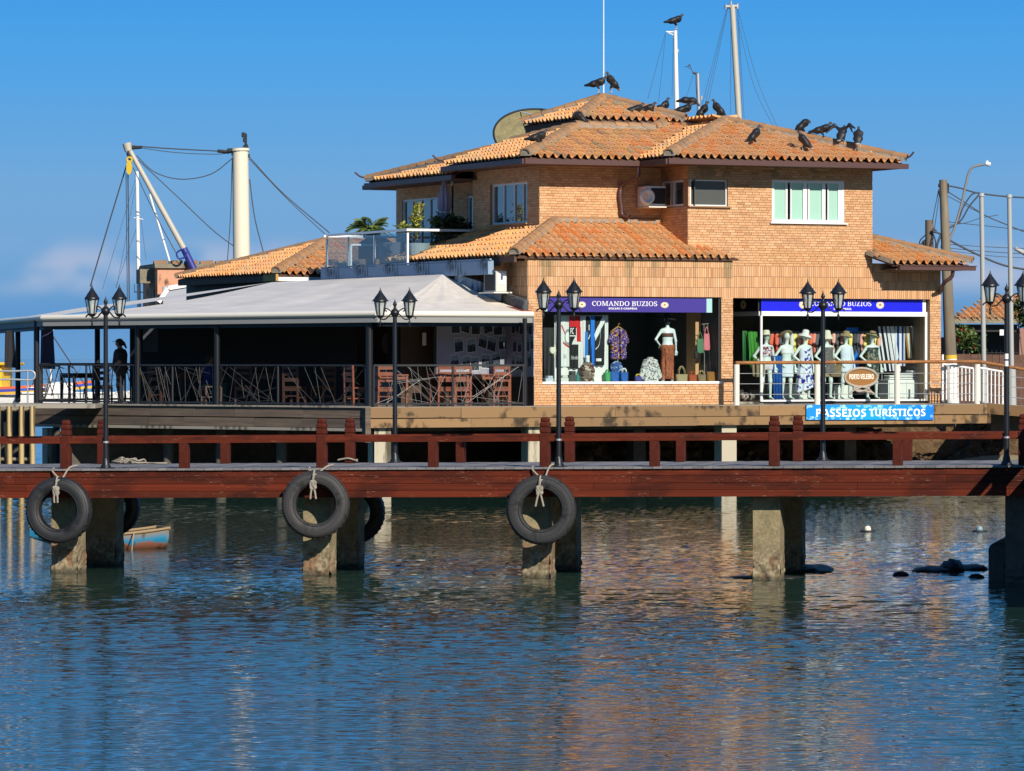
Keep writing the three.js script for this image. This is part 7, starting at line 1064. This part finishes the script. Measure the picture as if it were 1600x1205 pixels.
// ---- left end: dark roller blinds, steel handrail, timber fender slats, stilts
{
  const blind = (lab, x0, x1, y0, y1, b, c) => { const p = at(x0, y0, 106 + b), q = at(x1, y1, 106 + b); const g = sheet(10, 8, (s, t) => new V3(lerp(p.x, q.x, s) + (s > .5 ? .06 : -.02) * t, lerp(p.y, q.y, t) - .02 * s, p.z + .04 * Math.sin(s * 7 + t))); whole('roller_blind', g, std(c, .8, { side: THREE.DoubleSide }), lab, 'blind'); };
  blind('black roller blind at the left end of the restaurant', 8, 22, 516, 574, .5, col(.012, .012, .014)); blind('dark navy roller blind beside the third awning post from the left', 64, 83, 512, 576, 0, col(.028, .032, .085));
  const hr = thing('steel_handrail', 'bright steel handrail at the left end of the platform', 'railing'); const P = (x, y) => at(x, y, 103.5);
  mesh('rail', [tube([P(-60, 580), P(20, 580), P(51, 580), P(54, 583), P(54, 590), P(51, 593), P(20, 593), P(-60, 593)], .025, 60, 7)], M.steel, hr); for (const x of [43, -20]) mesh('upright', rod(P(x, 636), P(x, 580), .022), M.steel, hr);
  const fs = thing('timber_fender', 'yellowish upright timber slats of a small jetty at the left edge', 'jetty'); M.paleWood = std(col(.50, .36, .16), .8, { map: rep(T.stain, 1, .4), bumpMap: rep(T.grain, 1, .4), bumpScale: .004 });
  for (const [x, t] of [[-22, 0], [-4, .5], [14.5, -.4], [33, .3], [50.5, -.5]]) { const a = at(x, 770, 101), b = at(x + t, 635, 101); mesh('slat', [rod(a, b, .07, .07, 4)].map((g) => g), M.paleWood, fs); }
  const c = at(8, 660, 101.3), e = at(13, 770, 101.3); mesh('slat', rod(e, c, .045, .045, 4), M.paleWood, fs);
  mesh('cross_beam', [rod(at(-40, 640, 101.2), at(50, 640, 101.2), .06, .06, 4), rod(at(-40, 718, 101.2), at(52, 718, 101.2), .05, .05, 4)], M.concrete, fs); mesh('deck', bx(6, .1, 2.4).translate(...at(-30, 634, 103).toArray()), M.slab, fs);
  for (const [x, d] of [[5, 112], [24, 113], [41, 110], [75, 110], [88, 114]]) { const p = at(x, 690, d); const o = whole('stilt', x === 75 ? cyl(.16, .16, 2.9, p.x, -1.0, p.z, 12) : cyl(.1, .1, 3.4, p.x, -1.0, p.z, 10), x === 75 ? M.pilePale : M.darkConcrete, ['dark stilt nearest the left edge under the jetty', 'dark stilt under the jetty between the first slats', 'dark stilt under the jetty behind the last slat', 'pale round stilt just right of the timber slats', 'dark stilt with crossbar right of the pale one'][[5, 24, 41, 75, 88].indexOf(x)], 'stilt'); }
}
// ================================================================ right edge: poles, cables, fence, house, shrubs
{
  const P = (x, y, d) => at(x, y, d);
  M.poleWood = std(col(.33, .27, .19), .85, { map: rep(T.grain, .6, .15) }); M.poleGrey = std(col(.36, .37, .36), .55);
  const d = 113, k = d / F, up = thing('utility_pole', 'weathered wooden utility pole with white painted foot right of the brick building', 'utility pole'), X = (y) => 1473.5 + (y - 281) * .0425;
  mesh('shaft', rod(P(X(558), 558, d), P(X(281), 281, d), 9.6 * k, 6.2 * k, 14), M.poleWood, up); mesh('painted_foot', rod(P(X(660), 660, d), P(X(560), 560, d), 11 * k, 10 * k, 14), M.white, up); mesh('yellow_band', rod(P(X(561), 561, d), P(X(555), 555, d), 10.3 * k, 10.1 * k, 14), std(col(.65, .42, .03), .7), up);
  mesh('bracket', [rod(P(1466, 290, d), P(1481, 289, d), .05), rod(P(1467, 300, d), P(1481, 300, d), .04), rod(P(1468, 299, d - .1), P(1468, 304, d - .1), .05), rod(P(1480, 287, d), P(1480, 302, d), .05), rod(P(1478, 346, d), P(1483, 347, d), .05), rod(P(1470, 385, d), P(1484, 387, d), .045)], M.dark, up);
  mesh('lamp_arm', tube([[1481, 378], [1490, 360], [1503, 316], [1510, 284], [1514, 270], [1519, 262], [1527, 259], [1538, 257]].map(([x, y]) => P(x, y, d)), .034, 50, 8), std(col(.20, .20, .20), .6), up); mesh('lamp_head', [rbx(.16, .08, .12, .03, ...P(1543.5, 256, d).toArray()), rod(P(1541, 254, d), P(1544, 252, d), .04), rod(P(1540, 256, d), P(1547, 258, d), .05)], M.whiteAlu, up);
  const sp = thing('utility_pole', 'short dark wooden pole with cable loops just behind the small tiled roof', 'utility pole'); mesh('shaft', rod(P(1454, 640, 119), P(1452, 344, 119), .15, .12, 12), std(col(.16, .12, .085), .9), sp); mesh('bracket', [rod(P(1446, 357, 119), P(1460, 358, 119), .04), rod(P(1447, 368, 119), P(1458, 367, 119), .04), rod(P(1456, 360, 118.8), P(1463, 362, 118.8), .05), rod(P(1444, 376, 119), P(1444, 396, 119), .05)], M.dark, sp); mesh('cable_loop', [[[1447, 366], [1437, 378], [1440, 395], [1446, 384]], [[1448, 372], [1438, 384], [1436, 400]], [[1457, 362], [1462, 380], [1459, 400]], [[1458, 370], [1455, 384], [1452, 398]]].map((l) => tube(l.map(([x, y]) => P(x, y, 118.8)), .018, 24, 5)), M.dark, sp);
  const cab = (lab, pts, r) => whole('cable', tube(pts.map(([x, y]) => P(x, y, d)), r, 30, 5), M.wire, lab, 'cable', 'overhead cables at the right');
  cab('highest overhead cable from the utility pole, thick past the first grey pole', [[1479, 290], [1500, 294], [1524, 301], [1570, 307], [1620, 310]], .022);
  cab('overhead cable sloping down from below the top of the utility pole', [[1480, 299], [1510, 318], [1540, 337], [1575, 352], [1620, 370]], .016);
  cab('thin overhead cable just under the sloping one, ending at the first grey pole', [[1480, 306], [1510, 322], [1536, 335]], .011);
  cab('left one of the two thick cables looping up from the utility pole', [[1481, 357], [1494, 350], [1506, 322], [1520, 303], [1530, 301]], .02);
  cab('right one of the two thick cables looping up from the utility pole', [[1481, 358], [1500, 346], [1515, 322], [1531, 303]], .022);
  cab('thin nearly level cable from the middle of the utility pole', [[1482, 347], [1540, 353], [1620, 362]], .01);
  cab('thickest cable, sloping from the short pole past both grey poles', [[1457, 361], [1470, 366], [1490, 379], [1532, 400], [1570, 415], [1620, 424]], .028);
  cab('thin level cable above the small tiled roof', [[1484, 388], [1540, 393], [1620, 398]], .01);
  cab('lowest thin cable at the right edge above the low roofs', [[1484, 392], [1550, 400], [1620, 404]], .008);
  cab('thin cable curving up past the first grey pole, below the thick one', [[1484, 352], [1510, 348], [1532, 341], [1560, 336]], .009); cab('thin cable just under the level one by the small tiled roof', [[1484, 382], [1545, 386], [1620, 389]], .009);
  cab('left cable from the top of the utility pole down to the short pole', [[1467, 295], [1461, 325], [1456, 350]], .012); cab('right cable from the top of the utility pole down to the short pole', [[1468, 302], [1464, 330], [1460, 358]], .01);
  cab('black loops of cable hanging beside the utility pole above the tiles', [[1470, 365], [1464, 380], [1463, 400], [1466, 380], [1472, 366]], .016);
  for (const [x, y, lab, dd] of [[1533.5, 303, 'slim grey steel pole, left one of the two at the right edge', 109], [1577, 305, 'slim grey steel pole, right one of the two at the right edge', 109.5]]) { const o = thing('steel_pole', lab, 'pole', [0, 0, 0], 0, 'grey steel poles at the right'); mesh('shaft', rod(P(x + 4, 575, dd), P(x, y, dd), .065, .06, 12), M.poleGrey, o); mesh('foot', rod(P(x + 5, 650, dd), P(x + 4, 574, dd), .12, .11, 12), M.poleGrey, o); mesh('cap', rod(P(x, y + 4, dd), P(x, y - 1, dd), .085, .07, 12), M.poleGrey, o); }
  whole('street_lamp', [rod(P(1586, 388, 120), P(1625, 408, 120), .06, .09, 8)], M.poleGrey, 'tip of a grey street lamp arm at the right edge', 'street lamp');
  // board fence
  const fe = thing('board_fence', 'brown upright board fence right of the utility pole', 'fence'); M.fence = [0, 1, 2].map((i) => std(col(.19 + .02 * i, .098 + .012 * i, .065 + .008 * i), .85, { map: rep(T.grain, .3, 3) }));
  for (let i = 0; i < 14; i++) { const x = 1478 + i * 11.2, p = P(x, 600, 117 + (i % 2) * .02), hh = hAt(553 + i * .15, 117) - 1.2; mesh('board', bx(.195, hh, .025, p.x, 1.2 + hh / 2, p.z), M.fence[i % 3], fe); }
  mesh('rail', bx(3.2, .08, .05).translate(...P(1556, 565, 117.1).toArray()), M.fence[0], fe);
  // picket gate beside the ramp
  const pg = thing('picket_railing', 'white metal picket railing beside the ramp at the right', 'railing'); const seg = (x0, y0, x1, y1, b0, b1, n, dd) => { mesh('top_rail', rod(P(x0, y0, dd), P(x1, y1, dd), .03), M.white, pg); for (let i = 0; i <= n; i++) { const t = i / n; mesh('picket', rod(P(lerp(x0, x1, t), lerp(b0, b1, t), dd), P(lerp(x0, x1, t), lerp(y0, y1, t), dd), i === 0 || i === n ? .026 : .02, .02, 6), M.white, pg); } };
  seg(1473, 569, 1521, 576, 625, 627, 8, 105.5); seg(1531, 575, 1567, 581, 627, 633, 6, 105.5); mesh('end_post', rod(P(1473, 627, 105.5), P(1473, 554, 105.5), .03), M.white, pg);
  // house behind the fence
  const hp = P(1489, 499, 140), ho = thing('low_house', 'low house with an old tiled roof and dark barred porch behind the fence', 'building', [hp.x, 0, hp.z], R(10)); roofParent = ho; const he = hp.y;
  const rf = roofFacet([[-.2, he, -.3], [8, he + .15, -.3], [8, he + .95, 2.6], [2.2, he + .75, 2.6], [.2, he + .1, .3]], [1, 0], [0, 1], .3); roofParent = bld;
  mesh('fascia', bx(8, .16, .05, 3.8, he - .06, .3), M.concrete, ho); mesh('wall', [bx(.25, he - .3, .25, 2.45, (he - .3) / 2, .0), bx(6, he - .3, .15, 4.5, (he - .3) / 2, -2.6), bx(2.6, he - .6, .15, 1.2, (he - .6) / 2, -2.6)], std(col(.30, .15, .13), .9), ho); mesh('porch', [bx(2.3, 2.2, .1, 1.4, he - 1.5, -1.5), bx(2.2, .25, .1, 1.2, he - .3, -.1)], M.roomDark, ho);
  for (let i = 0; i < 11; i++) mesh('bar', rod(new V3(.75 + i * .155, he - 2.6, .05), new V3(.75 + i * .155, he - 1.05, .05), .012), M.dark, ho); mesh('bar_rail', [rod(new V3(.7, he - 1.15, .05), new V3(2.4, he - 1.15, .05), .015)], M.dark, ho); mesh('notice', bx(.14, .2, .02, 1.7, he - .45, .1), M.white, ho);
  const crown = (o, n, rad, c0, size, seed, c) => { const q = rng(seed), gs = [], cl = []; for (let i = 0; i < 16; i++) { const a = q() * 6.28, b = Math.acos(1 - 2 * q()), r = .45 + .55 * q(); cl.push([Math.sin(b) * Math.cos(a) * rad[0] * r, Math.cos(b) * rad[1] * r, Math.sin(b) * Math.sin(a) * rad[2] * r]); } for (let i = 0; i < n; i++) { const k = cl[i % 16], p = k.map((v, j) => v + (q() + q() - 1) * rad[j] * .36 + c0[j]), s = size * (.6 + .8 * q()), g = tri([new V3(0, 0, 0), new V3(s * .5, .1 * s, .3 * s), new V3(s, -.1 * s, 0), new V3(s * .5, .1 * s, -.3 * s)], [0, 1, 2, 0, 2, 3]); g.rotateZ((q() - .4) * 2); g.rotateY(q() * 6.28); g.translate(...p); const f = .55 + .9 * q(), cc = q() < (o.userData.red ?? 0) ? [.5, .05, .03] : [c[0] * f, c[1] * f, c[2] * f]; gs.push(paint(g, () => cc)); } delete o.userData.red; return mesh('crown', gs, M.leaf, o); };
  const bush = (lab, x, y, dd, rad, n, size, seed, c, red, cat = 'bush') => { const p = P(x, y, dd), o = thing(cat === 'bush' ? 'flowering_bush' : 'tree', lab, cat, [p.x, 1.0, p.z]); o.userData.red = red; crown(o, n, rad, [0, p.y - 1.0, 0], size, seed, c); mesh('trunk', [rod(new V3(0, 0, 0), new V3(.05, p.y - 1.0, 0), .06, .03), rod(new V3(.02, (p.y - 1) * .5, 0), new V3(.3, p.y - .8, .1), .03, .015), rod(new V3(.02, (p.y - 1) * .5, 0), new V3(-.3, p.y - .9, .1), .03, .015)], P1.strawDark, o); return o; };
  bush('light green bush with red flowers behind the fence, next to the utility pole', 1504, 533, 128, [.5, .5, .5], 1100, .12, 3, [.12, .2, .05], .07); bush('darker green bush under the porch roof beside the flowering one', 1526, 538, 131, [.35, .42, .4], 700, .13, 4, [.05, .11, .03], 0); bush('green tree crown at the right edge above the porch', 1603, 492, 126, [.45, .5, .5], 1100, .15, 5, [.09, .17, .04], 0, 'tree');
  whole('far_hedge', (() => { const o = new THREE.Object3D(); o.userData = {}; const q = rng(8), gs = []; for (let i = 0; i < 900; i++) { const g = tri([new V3(0, 0, 0), new V3(.1, .03, .06), new V3(.2, -.02, 0), new V3(.1, .03, -.06)], [0, 1, 2, 0, 2, 3]); g.rotateY(q() * 6.3); g.rotateZ(q() - .5); const p = P(lerp(1498, 1520, q()), 494 - 3 * q() + 8 * q(), 150); g.translate(p.x, p.y, p.z + q()); const f = .5 + q(); gs.push(paint(g, () => [.05 * f, .08 * f, .025 * f])); } return merge(gs); })(), M.leaf, 'dark green hedge top showing over the old tiled roof', 'hedge');
}
// ================================================================ unseen wooded shore added behind the viewer to darken the shop window reflections
{
  const g = sheet(120, 16, (s, t) => { const x = lerp(-700, 900, s), z = 140 + t * 260, n = fbm(s * 2, t, 24, 8, 91, 4); return new V3(x, t === 0 ? -2 : 6 + 52 * Math.pow(t, .7) * (.55 + .7 * n) + 4 * fbm(s * 9, t * 3, 90, 30, 17, 3), z); });
  setting('added_hill', g, std(col(.045, .065, .025), .95, { map: rep(T.mottle, 60, 12) }));
}
renderer.render(scene, camera);
